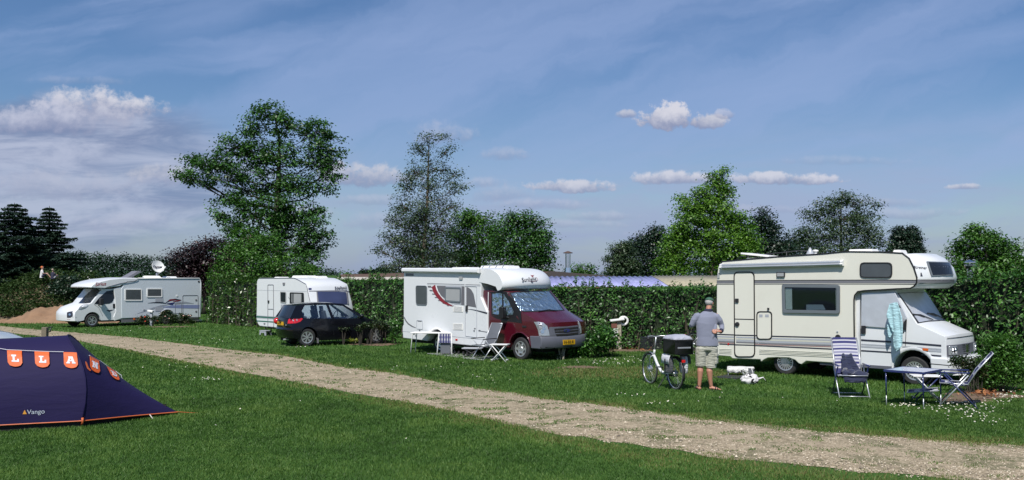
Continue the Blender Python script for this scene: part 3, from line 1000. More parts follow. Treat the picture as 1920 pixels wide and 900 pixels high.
def build_grass():
 rs = np.random.RandomState(11)
 # worn, yellowed places given in photo pixels
 worn = [(1130, 700, 150, 13), (1330, 703, 90, 9), (1220, 695, 80, 8)]

 def zone(n, y0, y1, ymul, hh, ww, dens_pow):
  Yv = (rs.uniform(0, 1, n) * (y1 ** dens_pow - y0 ** dens_pow) + y0 ** dens_pow) ** (1 / dens_pow)
  Xv = rs.uniform(-0.66, 0.66, n) * Yv
  return Xv, Yv
 Xs = []; Ys = []; Ss = []
 for (n, y0, y1) in ((360000, 10.0, 17.5), (230000, 17.5, 30), (90000, 30, 60)):
  x, y = zone(n, y0, y1, 1, 1, 1, 1.6)
  Xs.append(x); Ys.append(y)
 X = np.concatenate(Xs); Y = np.concatenate(Ys)
 d = in_path(X, Y)
 n = len(X)
 nz = np.array([mnoise.noise((x * 0.8, y * 0.8, 3.0)) for x, y in zip(X, Y)])
 nz2 = np.array([mnoise.noise((x * 3.1, y * 3.1, 8.0)) for x, y in zip(X, Y)])
 strip = (nz2 + 0.35 * np.clip(1 - np.abs(d - 1.0) / 0.5, 0, 1) > 0.34) & (rs.uniform(size=n) < 0.45)
 keep = (d < 0.03 + rs.exponential(0.05, n)) | strip
 f = Y * CP - CH * SP
 PX = 960 + FOC * X / f; PY = 450 - FOC * (-Y * SP - CH * CP) / f
 for (a, b, rx, ry) in SOILS:
  q = ((PX - a) / rx) ** 2 + ((PY - b) / ry) ** 2
  keep &= ~((q < 0.9) & (rs.uniform(size=n) < (0.93 if ry > 3 else 0.55)))
 yel = np.zeros(n)
 for (a, b, rx, ry) in worn:
  q = ((PX - a) / rx) ** 2 + ((PY - b) / ry) ** 2
  yel = np.maximum(yel, np.clip(1.2 - q, 0, 1))
 ver = np.clip(0.5 + 1.3 * nz + 0.9 * nz2, 0, 1)
 nearside = (Y < FOC * CH / (np.interp(PX, [a for a, b in UP_E], [b for a, b in UP_E]) * 0.5 + np.interp(PX, [a for a, b in LO_E], [b for a, b in LO_E]) * 0.5 - 527))
 wdt = np.where(nearside, 0.95, 0.4)
 edge = np.clip(1 - np.abs(d + 0.1) / wdt, 0, 1) * (0.45 + 0.75 * ver)
 bare = (d < 0.1) & (d > -0.32 * wdt) & (rs.uniform(size=n) < 0.75 * ver * np.clip(1 - np.abs(d) / (0.7 * wdt), 0, 1))
 keep &= ~bare
 X, Y, d, nz, nz2, yel, edge, strip = [q[keep] for q in (X, Y, d, nz, nz2, yel, edge, strip)]
 n = len(X)
 far = np.clip((Y - 10) / 25, 0, 1)
 hh = (0.030 + 0.030 * far) * rs.uniform(0.6, 1.4, n) * (1 + 0.5 * nz) * np.where(strip, 0.55, 1)
 ww = (0.0050 + 0.022 * far) * rs.uniform(0.7, 1.3, n)
 a = rs.uniform(0, 2 * pi, n)
 lx = rs.normal(0, 0.45, n) * hh; ly = rs.normal(0, 0.45, n) * hh
 V = np.empty((n, 3, 3))
 V[:, 0] = np.stack([X - np.cos(a) * ww, Y - np.sin(a) * ww, np.full(n, 0.0)], 1)
 V[:, 1] = np.stack([X + np.cos(a) * ww, Y + np.sin(a) * ww, np.full(n, 0.0)], 1)
 V[:, 2] = np.stack([X + lx, Y + ly, hh], 1)
 V[:, :, 2] += np.where(strip, 0.02, 0)[:, None]
 v = np.clip(0.36 + 0.33 * nz + 0.22 * nz2 + rs.normal(0, 0.13, n) + edge * 0.4, 0, 0.66)
 v = np.where(rs.uniform(size=n) < np.maximum(yel * 0.75, edge * 0.72), 0.74 + 0.26 * rs.uniform(size=n), v)
 leafmat('lf_grass', [(0.034, 0.076, 0.015), (0.068, 0.152, 0.030), (0.135, 0.225, 0.050), (0.20, 0.165, 0.07)], rough=0.55, trans=0.35, spec=0.3)
 o = mesh_np('grass', V.reshape(-1, 3), np.arange(n * 3).reshape(n, 3), M['lf_grass'], None, v)
 tag(o, 'short green grass on both sides of the gravel track', 'grass', kind='stuff')
 # daisies
 dp = []
 for (cx, cy, sx, sy, c) in ((1800, 768, 75, 14, 120), (1700, 764, 30, 4, 26), (1890, 748, 30, 10, 50), (1840, 790, 60, 10, 24), (1150, 680, 60, 8, 60), (1180, 745, 30, 2, 8), (925, 714, 60, 10, 10), (1245, 760, 40, 5, 12),
        (350, 690, 60, 20, 9), (400, 715, 25, 3, 22), (230, 620, 90, 3, 16), (560, 653, 20, 2, 8), (850, 690, 80, 8, 8), (1500, 752, 180, 14, 5), (500, 790, 260, 60, 5), (400, 640, 80, 5, 14), (700, 690, 100, 6, 6), (1100, 800, 4, 4, 1)):
  for _ in range(c):
   q = G(cx + rs.normal(0, sx * 0.55), cy + rs.normal(0, sy * 0.55))
   if in_path(np.array([q.x]), np.array([q.y]))[0] < -0.05: dp.append(q)
 V = []; F = []; A = []
 for q in dp:
  r = rs.uniform(0.008, 0.013) * (1 + q.y / 60); z = rs.uniform(0.05, 0.08)
  tl = Vector((rs.normal(0, 0.3), -0.35 + rs.normal(0, 0.2), 1)).normalized(); e1 = tl.orthogonal().normalized(); e2 = tl.cross(e1)
  for (rr, zz_, att) in ((r, 0.0, 0.0), (r * 0.38, 0.004, 1.0)):
   b = len(V)
   for k in range(6):
    V.append(tuple(q + Vector((0, 0, z)) + tl * zz_ + (e1 * cos(k * pi / 3) + e2 * sin(k * pi / 3)) * rr))
   F.append([b + k for k in range(6)]); A.append(att)
 leafmat('petal', [(0.8, 0.8, 0.78), (0.7, 0.5, 0.05)], trans=0.2)
 o = mesh_np('daisies', np.array(V), np.array(F), M['petal'], None, A)
 tag(o, 'small white daisies dotted through the grass', 'daisies', kind='stuff')

build_ground()
for i, (a, b, c, d) in enumerate(SOILS):
 soil_patch('', a, b, c, d, i + 3)
build_grass()

# ------------------------------------------------------------------ far wood and field
def far_wood():
 rs = np.random.RandomState(3)
 # wooded rise seen over the left motorhome and low everywhere else
 A = []; T = []
 tops = [(-500, 474), (100, 476), (150, 477), (200, 480), (250, 484), (330, 489), (420, 494), (600, 505), (660, 517), (1100, 518), (1500, 505), (2300, 500)]
 for px in np.arange(-420, 2320, 7.0):
  Yd = rs.uniform(285, 330)
  ty = np.interp(px, [a for a, b in tops], [b for a, b in tops]) + 4.5 * mnoise.noise(Vector((px * 0.03, 0, 0))) + rs.normal(0, 0.7)
  tz = P(px, ty, Yd).z
  x = (px - 960) / FOC * Yd
  for z in np.arange(3.6, tz, 1.6):
   m = 90
   c = np.array([x, Yd - 5 * (1 - (z - 3) / max(1, tz - 3)), z])
   A.append(c + rs.normal(size=(m, 3)) * np.array([1.3, 1.6, 0.8])); T.append(np.full(m, rs.uniform(0.1, 0.8)))
 C = np.concatenate(A); T = np.concatenate(T)
 o = leaf_mesh('far_wood', C, 0.62, M['lf_forest'], None, rs, aspect=0.8, up=0.5, v=T + rs.normal(0, 0.15, len(T)))
 tag(o, 'long dark green wood along the rise beyond the campsite', 'wood', kind='stuff')
 # a paler hedgerow below it, at the field's edge
 A = []
 for px in np.arange(-300, 520, 5.0):
  Yd = 190; x = (px - 960) / FOC * Yd
  h = 2.2 + 1.0 * mnoise.noise(Vector((px * 0.05, 3, 0)))
  A.append(np.array([x, Yd, 2.2]) + rs.normal(size=(40, 3)) * np.array([0.5, 0.8, 0.55 + 0.1 * h]) + np.array([0, 0, 0.8]))
 C = np.concatenate(A)
 o = leaf_mesh('field_hedge', C, 0.5, M['lf_forest'], None, rs, aspect=0.8, v=0.6 + rs.normal(0, 0.2, len(C)))
 tag(o, 'low scrubby hedgerow along the field edge in front of the far wood', 'hedgerow', kind='stuff')

far_wood()

# ------------------------------------------------------------------ mound with weeds
def mound():
 # heap of earth, left; ridge traced in pixels at its own distance
 Y0 = 53.0
 ridge = [(-220, 545), (-120, 535), (-40, 560), (0, 556), (30, 535), (60, 521), (95, 521), (120, 527), (150, 545), (165, 566), (185, 600), (215, 603)]
 xs = np.linspace((-260 - 960) / FOC * Y0, (215 - 960) / FOC * Y0, 70)
 ys = np.linspace(-4.5, 6.5, 30)
 rx = [(a - 960) / FOC * Y0 for a, b in ridge]; rz = [max(0.0, CH + (527 - b) / FOC * Y0) for a, b in ridge]
 V = []
 for y in ys:
  for x in xs:
   hgt = np.interp(x, rx, rz)
   t = (y + 4.0) / 4.0 if y < 0 else 1 - (y / 6.5) ** 2
   t = max(0, min(1, t)); s = t * t * (3 - 2 * t)
   n = mnoise.noise(Vector((x * 0.5, y * 0.5, 1))) * 0.5 + mnoise.noise(Vector((x * 1.7, y * 1.7, 4))) * 0.2
   V.append((x, Y0 + y, max(-0.05, hgt * s + n * 0.5 * s * (1 if hgt > 0.5 else 0.3) - 0.03)))
 nx = len(xs)
 F = np.array([(j * nx + i, j * nx + i + 1, (j + 1) * nx + i + 1, (j + 1) * nx + i) for j in range(len(ys) - 1) for i in range(nx - 1)])
 V = np.array(V)
 mat('earth', (0.15, 0.115, 0.07), 0.95, var=0.4, vscale=3, bump=0.7, bscale=6)
 mat('sand', (0.24, 0.145, 0.085), 0.95, var=0.4, vscale=2.5, bump=0.8, bscale=5, dirt=(0.16, 0.085, 0.045), dscale=1.2, damt=0.6)
 o = mesh_np('earth_mound', V, F, M['earth'], smooth=True); o['kind'] = 'structure'
 # sandy heap at its foot
 V2 = []
 prof = [(35, 0.2), (60, 0.55), (80, 1.25), (110, 1.35), (135, 1.3), (160, 1.1), (200, 0.9), (235, 0.0)]
 xs2 = np.linspace((20 - 960) / FOC * 50, (240 - 960) / FOC * 50, 60); ys2 = np.linspace(-1.5, 2.4, 18)
 for y in ys2:
  for x in xs2:
   hgt = np.interp(x, [(a - 960) / FOC * 50 for a, b in prof], [b for a, b in prof])
   t = max(0, 1 - (abs(y) / (1.5 if y < 0 else 2.4)) ** 1.6)
   n = 0.22 * mnoise.noise(Vector((x * 1.2, y * 1.2, 9))) + 0.12 * mnoise.noise(Vector((x * 4, y * 4, 2)))
   V2.append((x, 49.6 + y, (hgt * 0.66 + n * 1.3) * t - 0.03))
 nx = len(xs2)
 F2 = np.array([(j * nx + i, j * nx + i + 1, (j + 1) * nx + i + 1, (j + 1) * nx + i) for j in range(len(ys2) - 1) for i in range(nx - 1)])
 o = mesh_np('sand_heap', np.array(V2), F2, M['sand'], smooth=True); o['kind'] = 'structure'
 # weeds
 rs = np.random.RandomState(8)
 front = V[(V[:, 2] > 0.35)]
 idx = rs.choice(len(front), 3400)
 C = []; T = []
 for i in idx:
  p = front[i]
  if 0.2 < (p[0] + 27.6) < 1.2 and p[1] < Y0 - 0.4 and p[2] > 1.5 and rs.uniform() < 0.75: continue   # bare scrape on the slope
  hh = rs.uniform(0.06, 0.42)
  m = 26
  C.append(p + rs.normal(size=(m, 3)) * np.array([0.24, 0.24, hh * 0.4]) + np.array([0, 0, hh * 0.5])); T.append(np.full(m, rs.uniform(0, 1)))
 C = np.concatenate(C); T = np.concatenate(T)
 o = leaf_mesh('weeds', C, 0.17, M['lf_weed'], None, rs, aspect=0.4, v=T * 0.8 + rs.normal(0, 0.15, len(T)))
 tag(o, 'rough weeds and grass covering the earth mound', 'weeds', kind='stuff')
 mat('elder', (0.55, 0.55, 0.48), 0.8)
 for k, (px, py, Yb, bl, s, lb, fl) in enumerate([
   (30, 585, 50.5, [(0, 0, 0.7, 1.1, 0.6, 0.7), (1.0, 0, 0.5, 0.7, 0.5, 0.5)], 0, 'leafy green shrub at the left foot of the earth mound', None),
   (100, 565, 49.6, [(0, 0, 1.15, 0.95, 0.5, 0.75), (-0.9, 0.3, 0.9, 0.6, 0.4, 0.5)], 1, 'dark dusty bramble bush in the middle of the mound slope', ('elder', 40, 0.03)),
   (140, 545, 50.5, [(0.0, 0, 1.3, 0.6, 0.6, 0.9), (0.6, 0.2, 1.0, 0.55, 0.5, 0.8)], 2, 'flowering elder shrub on the right shoulder of the mound', ('elder', 26, 0.05))]):
  x = (px - 960) / FOC * Yb
  bush('shrub', lb, 'shrub', (x, Yb + 1.9, 0.75), bl, 'lf_weed' if k != 1 else 'lf_dark', leaf=0.13, n=100, sig=0.14, per=20, group='shrubs on the earth mound', seed=20 + k, flowers=fl, stem_r=0.015)

mound()

# ------------------------------------------------------------------ laurel hedges
def hedge(label, pts, h, mt, seed, leaf=0.13, dens=170, th=0.7, sprig=10, jag=0.12, group='laurel hedges behind the pitches', bottom=0.0):
 """pts: plan polyline; a clipped wall of leaves with a core coloured dark for the shade among its branches"""
 rs = np.random.RandomState(seed)
 o0 = Vector((pts[0][0], pts[0][1], 0))
 root = thing('laurel_hedge', label, 'hedge', o0, 0, group)
 C = []; O = []; T = []
 core = MB(); st = MB()
 for (a, b) in zip(pts[:-1], pts[1:]):
  A = np.array([a[0], a[1]]); B = np.array([b[0], b[1]]); L = np.linalg.norm(B - A); e = (B - A) / L; nrm = np.array([e[1], -e[0]])
  if nrm[1] > 0: nrm = -nrm
  def hh(s):
   return h + jag * (mnoise.noise(Vector((s * 0.9 + seed, 0, 0))) * 1.6 + 0.6 * mnoise.noise(Vector((s * 3.3 + seed, 5, 0))))
  # front and top
  for part, cnt in (('front', int(L * h * dens)), ('top', int(L * th * dens * 1.1)), ('in', int(L * h * dens * 0.35))):
   s = rs.uniform(0, L, cnt); zr_ = rs.uniform(0, h, cnt)
   gap = np.array([mnoise.noise(Vector((q * 1.7 + seed * 3, zq * 2.1, 2))) for q, zq in zip(s, zr_)])
   kk = (gap > -0.28) | (rs.uniform(size=cnt) < 0.25)
   if part != 'top': s, zr_ = s[kk], zr_[kk]; cnt = len(s)
   H = np.array([hh(q) for q in s])
   if part == 'front':
    z = (0.02 + 0.98 * zr_ / h) * H
    bul = np.array([mnoise.noise(Vector((q * 1.3, zz_ * 1.6, seed))) for q, zz_ in zip(s, z)]) * 0.26
    dd = th / 2 + bul - rs.exponential(0.07, cnt) - 0.10 * (z / h - 0.5) ** 2
    ov = np.stack([np.full(cnt, nrm[0]), np.full(cnt, nrm[1]), np.full(cnt, 0.35)], 1) * 0.8
   elif part == 'top':
    z = H + rs.normal(0, 0.05, cnt); dd = rs.uniform(-th / 2, th / 2, cnt); ov = np.tile([0, 0, 0.9], (cnt, 1))
   else:
    z = rs.uniform(0.0, 1.0, cnt) * H; dd = rs.uniform(-th / 2, th / 3, cnt); ov = np.zeros((cnt, 3))
   xy = A + e * s[:, None] + nrm * dd[:, None]
   C.append(np.stack([xy[:, 0], xy[:, 1], z], 1)); O.append(ov)
   T.append(0.15 * np.array([mnoise.noise(Vector((q * 2, zz_ * 2, seed + 9))) for q, zz_ in zip(s, z)]) * 3)
  # upright shoots
  for _ in range(int(L * sprig)):
   s = rs.uniform(0, L); base = A + e * s + nrm * rs.uniform(-th / 2, th / 2.2); hz = hh(s)
   ln = abs(rs.normal(0, 0.17)) + 0.06
   tip = np.array([base[0] + rs.normal(0, 0.05), base[1], hz + ln])
   b3 = np.array([base[0], base[1], hz - 0.1])
   st.tube([Vector(b3) - o0, Vector(tip) - o0], [0.006, 0.003], n=3)
   m = max(4, int((ln + 0.1) * 42))
   t = rs.uniform(0.2, 1.0, m)[:, None]
   C.append(b3 * (1 - t) + tip * t + rs.normal(0, 0.035, (m, 3))); O.append(np.tile([0, 0, 0.3], (m, 1))); T.append(np.full(m, 0.1))
  # core
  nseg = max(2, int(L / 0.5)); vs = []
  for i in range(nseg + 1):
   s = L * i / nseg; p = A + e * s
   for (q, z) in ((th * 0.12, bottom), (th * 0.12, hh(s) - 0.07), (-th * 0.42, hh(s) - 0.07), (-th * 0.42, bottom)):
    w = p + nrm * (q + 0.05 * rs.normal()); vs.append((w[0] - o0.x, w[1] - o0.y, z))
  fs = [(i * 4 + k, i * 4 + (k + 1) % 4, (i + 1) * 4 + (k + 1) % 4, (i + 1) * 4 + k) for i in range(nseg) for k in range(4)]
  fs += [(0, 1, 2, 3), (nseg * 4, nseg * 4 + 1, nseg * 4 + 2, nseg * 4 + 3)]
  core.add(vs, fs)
  for _ in range(int(L * 5)):
   s = rs.uniform(0, L); p = A + e * s + nrm * rs.uniform(0.1, th * 0.45)
   q = p + e * rs.normal(0, 0.2)
   st.tube([Vector((p[0], p[1], 0)) - o0, Vector((q[0], q[1], h * rs.uniform(0.4, 0.9))) - o0], [0.018, 0.006], n=4)
 mat('core_' + str(seed), (0.016, 0.026, 0.011), 1.0, var=0.5, vscale=12)  # dark green painted as the shade deep between the leaves
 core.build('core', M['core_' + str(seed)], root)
 st.build('stems', M['bark'], root)
 C = np.concatenate(C) - np.array(o0); O = np.concatenate(O); T = np.concatenate(T)
 leaf_mesh('foliage', C, leaf, M[mt], root, rs, aspect=0.42, up=0.1, outv=O, v=np.clip(0.42 + T + rs.normal(0, 0.22, len(C)), 0, 1), fold=0.08)
 return root

hedge('light green laurel hedge between the left motorhome and the small caravan', [(-16.75, 49.6), (-15.9, 48.4), (-12.9, 44.8), (-11.6, 44.2)], 2.25, 'lf_laurel_light', 41, leaf=0.15, dens=150, jag=0.22)
hedge('glossy laurel hedge behind the black hatchback, between the caravan and the red motorhome', [(-8.2, 40.6), (-6.9, 38.8), (-3.0, 34.6), (-1.0, 33.4)], 2.28, 'lf_laurel', 42, leaf=0.12, dens=230)
hedge('long laurel hedge between the red motorhome and the cream motorhome', [(-0.6, 33.2), (2.0, 31.0), (7.3, 28.6)], 2.03, 'lf_laurel', 43, leaf=0.115, dens=290, sprig=12, jag=0.10)
hedge('tall dark laurel hedge beyond the bonnet of the cream motorhome', [(7.9, 28.4), (10.8, 25.6), (12.4, 22.6), (14.6, 19.6), (17.5, 17.2)], 2.42, 'lf_laurel', 44, leaf=0.125, dens=290, sprig=11, jag=0.2)

# ------------------------------------------------------------------ buildings behind the hedge
def corrugated(x0, x1, y0, y1, z0, z1, mats, name, parent, pitch=0.18, amp=0.03, split=None):
 n = int((x1 - x0) / pitch * 6)
 V = []; F = []; A = []
 for j, (y, z) in enumerate(((y0, z0), ((y0 + y1) / 2, (z0 + z1) / 2 + 0.03), (y1, z1))):
  for i in range(n + 1):
   x = x0 + (x1 - x0) * i / n
   V.append((x, y, z + amp * sin(2 * pi * i / 6)))
 for j in range(2):
  for i in range(n):
   F.append((j * (n + 1) + i, j * (n + 1) + i + 1, (j + 1) * (n + 1) + i + 1, (j + 1) * (n + 1) + i))
 o = mesh_np(name, np.array(V), np.array(F), mats, parent, smooth=True)
 md = o.modifiers.new('t', 'SOLIDIFY'); md.thickness = 0.02
 return o

def low_building():
 # brick outbuilding behind: pale fascia on the left, dark roof line falling away to the right
 Y = 44.0
 f = Fr(*((640 - 960) / FOC * Y, Y), 0)
 xa, za = f.u(655, 519); xb, _ = f.u(775, 519)
 x_r = f.u(1168, 522)[0]
 root = thing('outbuilding', 'low brick outbuilding with a dark shallow roof and pale fascia behind the hedge', 'building', f.o)
 m = MB(); m.box(xa, x_r, 0, 9, 0, 2.35); m.build('wall', M['brick'], root)
 zt_l, zt_m = f.u(700, 515.5)[1], f.u(780, 512)[1]
 m = MB()
 prof = [(xa - 0.5, 2.63), (f.u(780, 512)[0], 2.72), (f.u(1032, 511)[0], 2.78), (x_r, f.u(1168, 521)[1] + 0.02), (x_r, 2.36), (xa - 0.5, 2.36)]
 m.prism([(a, b) for a, b in prof], 0.2, 9.0)
 rf = m.build('roof', M['roof_brown'], root)
 m = MB(); m.box(xa - 0.6, f.u(1000, 520)[0], -0.10, 0.197, 2.36, 2.50); m.build('fascia', M['fascia'], root)
 m = MB(); m.prism([(f.u(1000, 520)[0] + 0.01, 2.36), (f.u(1032, 511)[0], 2.80), (x_r + 0.05, f.u(1168, 521)[1] + 0.05), (x_r + 0.05, 2.30)], 0.02, 0.19); m.build('verge_board', M['roof_dark'], root)
 # flue with a cowl rising from the roof
 x, z = f.u(1065, 511, 1.5); _, zt = f.u(1065, 476, 1.5)
 m = MB(); m.lathe([(0.13, 2.7), (0.13, zt)], (x, 1.5, 0), (0, 0, 1), 16); m.lathe([(0.19, 2.6), (0.17, 2.98)], (x, 1.5, 0), (0, 0, 1), 16)
 ch = m.build('flue', M['chrome'], root, smooth='angle')
 m = MB(); m.lathe([(0.14, zt + 0.02), (0.24, zt + 0.03), (0.25, zt + 0.06), (0.02, zt + 0.15)], (x, 1.5, 0), (0, 0, 1), 16)
 m.build('cowl', M['roof_brown'], ch, smooth='angle')

 # shed with a corrugated lilac and tan roof right behind the middle hedge
 Y = 33.5
 f = Fr((1050 - 960) / FOC * Y, Y, 0)
 x0 = f.u(1030, 540)[0]; x1 = f.u(1400, 540)[0]; xs = f.u(1255, 540)[0]
 root = thing('shed', 'long low shed with a corrugated roof, lilac on the left, tan on the right', 'shed', f.o)
 m = MB(); m.box(x0 + 0.1, x1 - 0.1, 0.2, 3.6, 0, 2.0); m.build('wall', M['wood'], root)
 mat('roof_lilac', (0.27, 0.28, 0.50), 0.45, var=0.25, vscale=1.6, dirt=(0.62, 0.64, 0.80), dscale=1.1, damt=0.45)
 mat('roof_tan', (0.34, 0.31, 0.22), 0.7, var=0.25, vscale=2.2, dirt=(0.22, 0.20, 0.15), dscale=1.5, damt=0.6)
 zf, zb = 2.10, 2.50
 corrugated(x0, xs, 0, 4.2, zf, zb, M['roof_lilac'], 'roof', root, pitch=0.22, amp=0.02)
 corrugated(xs - 0.05, x1, -0.03, 4.2, zf + 0.03, zb + 0.03, M['roof_tan'], 'roof', root, pitch=0.16, amp=0.02)

low_building()

# steel flue rising behind the right hedge, with the hut it serves
Yf = 25.6
pf = P(1830, 560, Yf)
hut = thing('garden_hut', 'small hut behind the right hedge with a shiny steel flue', 'hut', (pf.x, Yf, 0))
m = MB(); m.box(-0.9, 1.3, 0.25, 2.2, 0, 1.8); m.build('wall', M['wood'], hut)
m = MB(); m.prism([(-1.1, 1.8), (0.2, 2.15), (1.5, 1.8), (1.5, 1.74), (-1.1, 1.74)], 0.1, 2.4); m.build('roof', M['roof_dark'], hut)
zt = P(1830, 496, Yf).z
m = MB(); m.lathe([(0.085, 1.6), (0.085, zt)], (0, 0.3, 0), (0, 0, 1), 16)
m.lathe([(0.15, zt - 0.12), (0.16, zt - 0.10), (0.16, zt), (0.13, zt + 0.02)], (0, 0.3, 0), (0, 0, 1), 18)
m.lathe([(0.17, zt + 0.05), (0.17, zt + 0.08), (0.02, zt + 0.14)], (0, 0.3, 0), (0, 0, 1), 18)
m.tube([(0, 0.3, zt), (0, 0.3, zt + 0.1)], 0.02)
m.build('flue', M['chrome'], hut, smooth='angle')

# ------------------------------------------------------------------ trees
TG = 'trees beyond the hedges'
conifer('spruce_tree', 'broad dark spruce at the left edge of the photo', 66, 22, (22, 380), 135, 'dark spruces behind the mound', 61)
conifer('spruce_tree', 'slimmer dark spruce to the right of the broad one, behind the two children', 69, 88, (88, 386), 76, 'dark spruces behind the mound', 62)
tree('copper_beech', 'dark purple copper beech behind the white motorhome with the satellite dish', 62, (385, 0), (385, 440),
  [(372, 475, 38, 28), (348, 500, 26, 40), (395, 490, 40, 42), (420, 470, 32, 24), (380, 520, 50, 35), (440, 500, 40, 50), (345, 540, 26, 30), (330, 490, 8, 20)], 'lf_copper', 'bark_dark', leaf=0.24, sig=0.34, dens=1.0, trunk=0.25, group=TG, seed=71)
# big walnut
tree('walnut_tree', 'tall spreading walnut tree behind the caravan, the largest tree', 54, (532, 0), (515, 215),
  [(505, 210, 42, 17), (468, 240, 34, 20), (545, 235, 45, 22), (590, 248, 40, 22), (612, 275, 34, 26), (622, 320, 22, 24), (595, 300, 34, 22),
  (440, 272, 36, 18), (400, 300, 40, 20), (360, 305, 26, 16), (340, 325, 18, 10), (372, 335, 30, 14), (420, 330, 42, 26), (480, 290, 48, 30), (540, 290, 44, 28),
  (500, 340, 60, 30), (565, 345, 40, 26), (610, 350, 18, 14), (440, 375, 34, 26), (410, 400, 18, 20), (470, 400, 40, 30), (520, 390, 44, 34), (560, 400, 36, 24),
  (430, 430, 18, 18), (585, 420, 28, 26), (595, 455, 30, 24), (560, 455, 40, 30), (510, 440, 40, 34), (470, 455, 34, 28), (600, 390, 14, 12), (575, 490, 36, 24), (610, 440, 10, 12)],
  'lf_walnut', 'bark_dark', leaf=0.25, sig=0.24, dens=0.62, trunk=0.42, group=TG, seed=72, shell=0.3, depth=0.9)
tree('young_maple', 'bushy mid-green tree in front of the foot of the walnut', 50, (465, 0), (470, 440),
  [(470, 455, 44, 32), (435, 480, 28, 28), (500, 470, 44, 34), (470, 505, 60, 34), (425, 520, 30, 26), (530, 510, 46, 34), (575, 518, 36, 20), (455, 540, 60, 26)],
  'lf_green', 'bark', leaf=0.19, sig=0.24, dens=0.8, trunk=0.12, group=TG, seed=73)
# tall airy silver birch / poplar
tree('aspen_tree', 'tall thin wispy grey-green aspen rising behind the red motorhome', 46, (785, 0), (805, 255),
  [(800, 262, 20, 10), (832, 255, 22, 6), (790, 285, 26, 16), (838, 285, 20, 12), (775, 320, 22, 20), (815, 315, 30, 18), (850, 330, 16, 18), (765, 350, 20, 22), (800, 350, 34, 22), (850, 355, 22, 10),
  (755, 385, 26, 22), (795, 390, 36, 26), (838, 390, 26, 22), (740, 415, 26, 20), (780, 425, 40, 26), (825, 425, 30, 26), (728, 450, 24, 16), (765, 460, 40, 28), (815, 465, 44, 28),
  (718, 472, 18, 8), (745, 495, 34, 18), (780, 450, 40, 40), (800, 480, 46, 34), (790, 410, 26, 30), (790, 495, 50, 26), (835, 490, 30, 26), (712, 470, 12, 5), (868, 352, 8, 4), (740, 515, 30, 12)],
  'lf_grey', 'bark', leaf=0.15, sig=0.20, dens=0.95, trunk=0.15, group=TG, seed=74, twig=0.013, shell=0.15, per=17)
tree('round_tree', 'rounded green tree right of the aspen, behind the red motorhome roof', 50, (900, 0), (895, 400),
  [(875, 415, 26, 22), (905, 410, 30, 18), (865, 450, 30, 34), (905, 450, 40, 34), (885, 490, 44, 26), (930, 440, 20, 30), (860, 490, 20, 26)], 'lf_green', 'bark', leaf=0.2, sig=0.26, dens=1.0, trunk=0.15, group=TG, seed=75)
tree('round_tree', 'darker rounded tree right of the other round one, above the white cab roof', 47, (985, 0), (985, 410),
  [(970, 420, 34, 20), (1005, 435, 28, 24), (955, 455, 36, 34), (995, 465, 38, 34), (1018, 465, 20, 30), (1015, 500, 22, 24), (970, 495, 44, 24), (985, 412, 20, 12)], 'lf_walnut', 'bark', leaf=0.19, sig=0.24, dens=1.15, trunk=0.15, group=TG, seed=76)
tree('small_tree', 'top of a small tree beside the brown-capped flue', 58, (1092, 0), (1092, 498), [(1080, 510, 20, 12), (1100, 508, 16, 14), (1092, 525, 26, 14)], 'lf_green', leaf=0.2, sig=0.2, trunk=0.08, group=TG, seed=77)
tree('birch_tree', 'pale drooping birch at the left end of the right-hand group of trees', 60, (1165, 0), (1165, 452),
  [(1160, 470, 16, 16), (1150, 492, 18, 18), (1172, 490, 20, 24), (1158, 510, 24, 16), (1185, 505, 14, 20), (1176, 465, 10, 12)], 'lf_grey', 'bark_pale', leaf=0.2, sig=0.2, dens=1.0, trunk=0.08, group=TG, seed=78, droop=1.0)
tree('dark_tree', 'dark tree between the pale birch and the tall bright green one', 62, (1215, 0), (1225, 430),
  [(1225, 440, 22, 18), (1205, 460, 26, 20), (1235, 470, 30, 30), (1195, 490, 26, 28), (1225, 505, 36, 24)], 'lf_dark', 'bark_dark', leaf=0.24, sig=0.28, dens=1.1, trunk=0.15, group=TG, seed=79)
tree('tall_robinia', 'tall bright green tree with a pointed top left of the cream motorhome roof', 52, (1325, 0), (1350, 318),
  [(1356, 325, 10, 12), (1342, 345, 22, 20), (1358, 370, 18, 24), (1320, 365, 22, 20), (1300, 385, 32, 14), (1335, 395, 40, 24), (1295, 415, 34, 24), (1345, 430, 46, 26), (1270, 440, 26, 24), (1300, 455, 40, 26),
  (1260, 470, 28, 26), (1375, 415, 24, 18), (1395, 430, 24, 26), (1370, 465, 44, 26), (1405, 460, 22, 24), (1320, 490, 60, 26), (1260, 500, 34, 24), (1390, 495, 34, 24), (1275, 372, 8, 6)],
  'lf_bright', 'bark', leaf=0.21, sig=0.24, dens=1.1, trunk=0.22, group=TG, seed=80, shell=0.35)
tree('dark_tree', 'near-black conical tree just right of the tall bright green one', 62, (1440, 0), (1432, 392),
  [(1430, 408, 16, 18), (1435, 430, 26, 20), (1445, 455, 34, 22), (1430, 480, 40, 24), (1470, 470, 26, 18)], 'lf_dark', 'bark_dark', leaf=0.24, sig=0.28, dens=1.2, trunk=0.15, group=TG, seed=81)
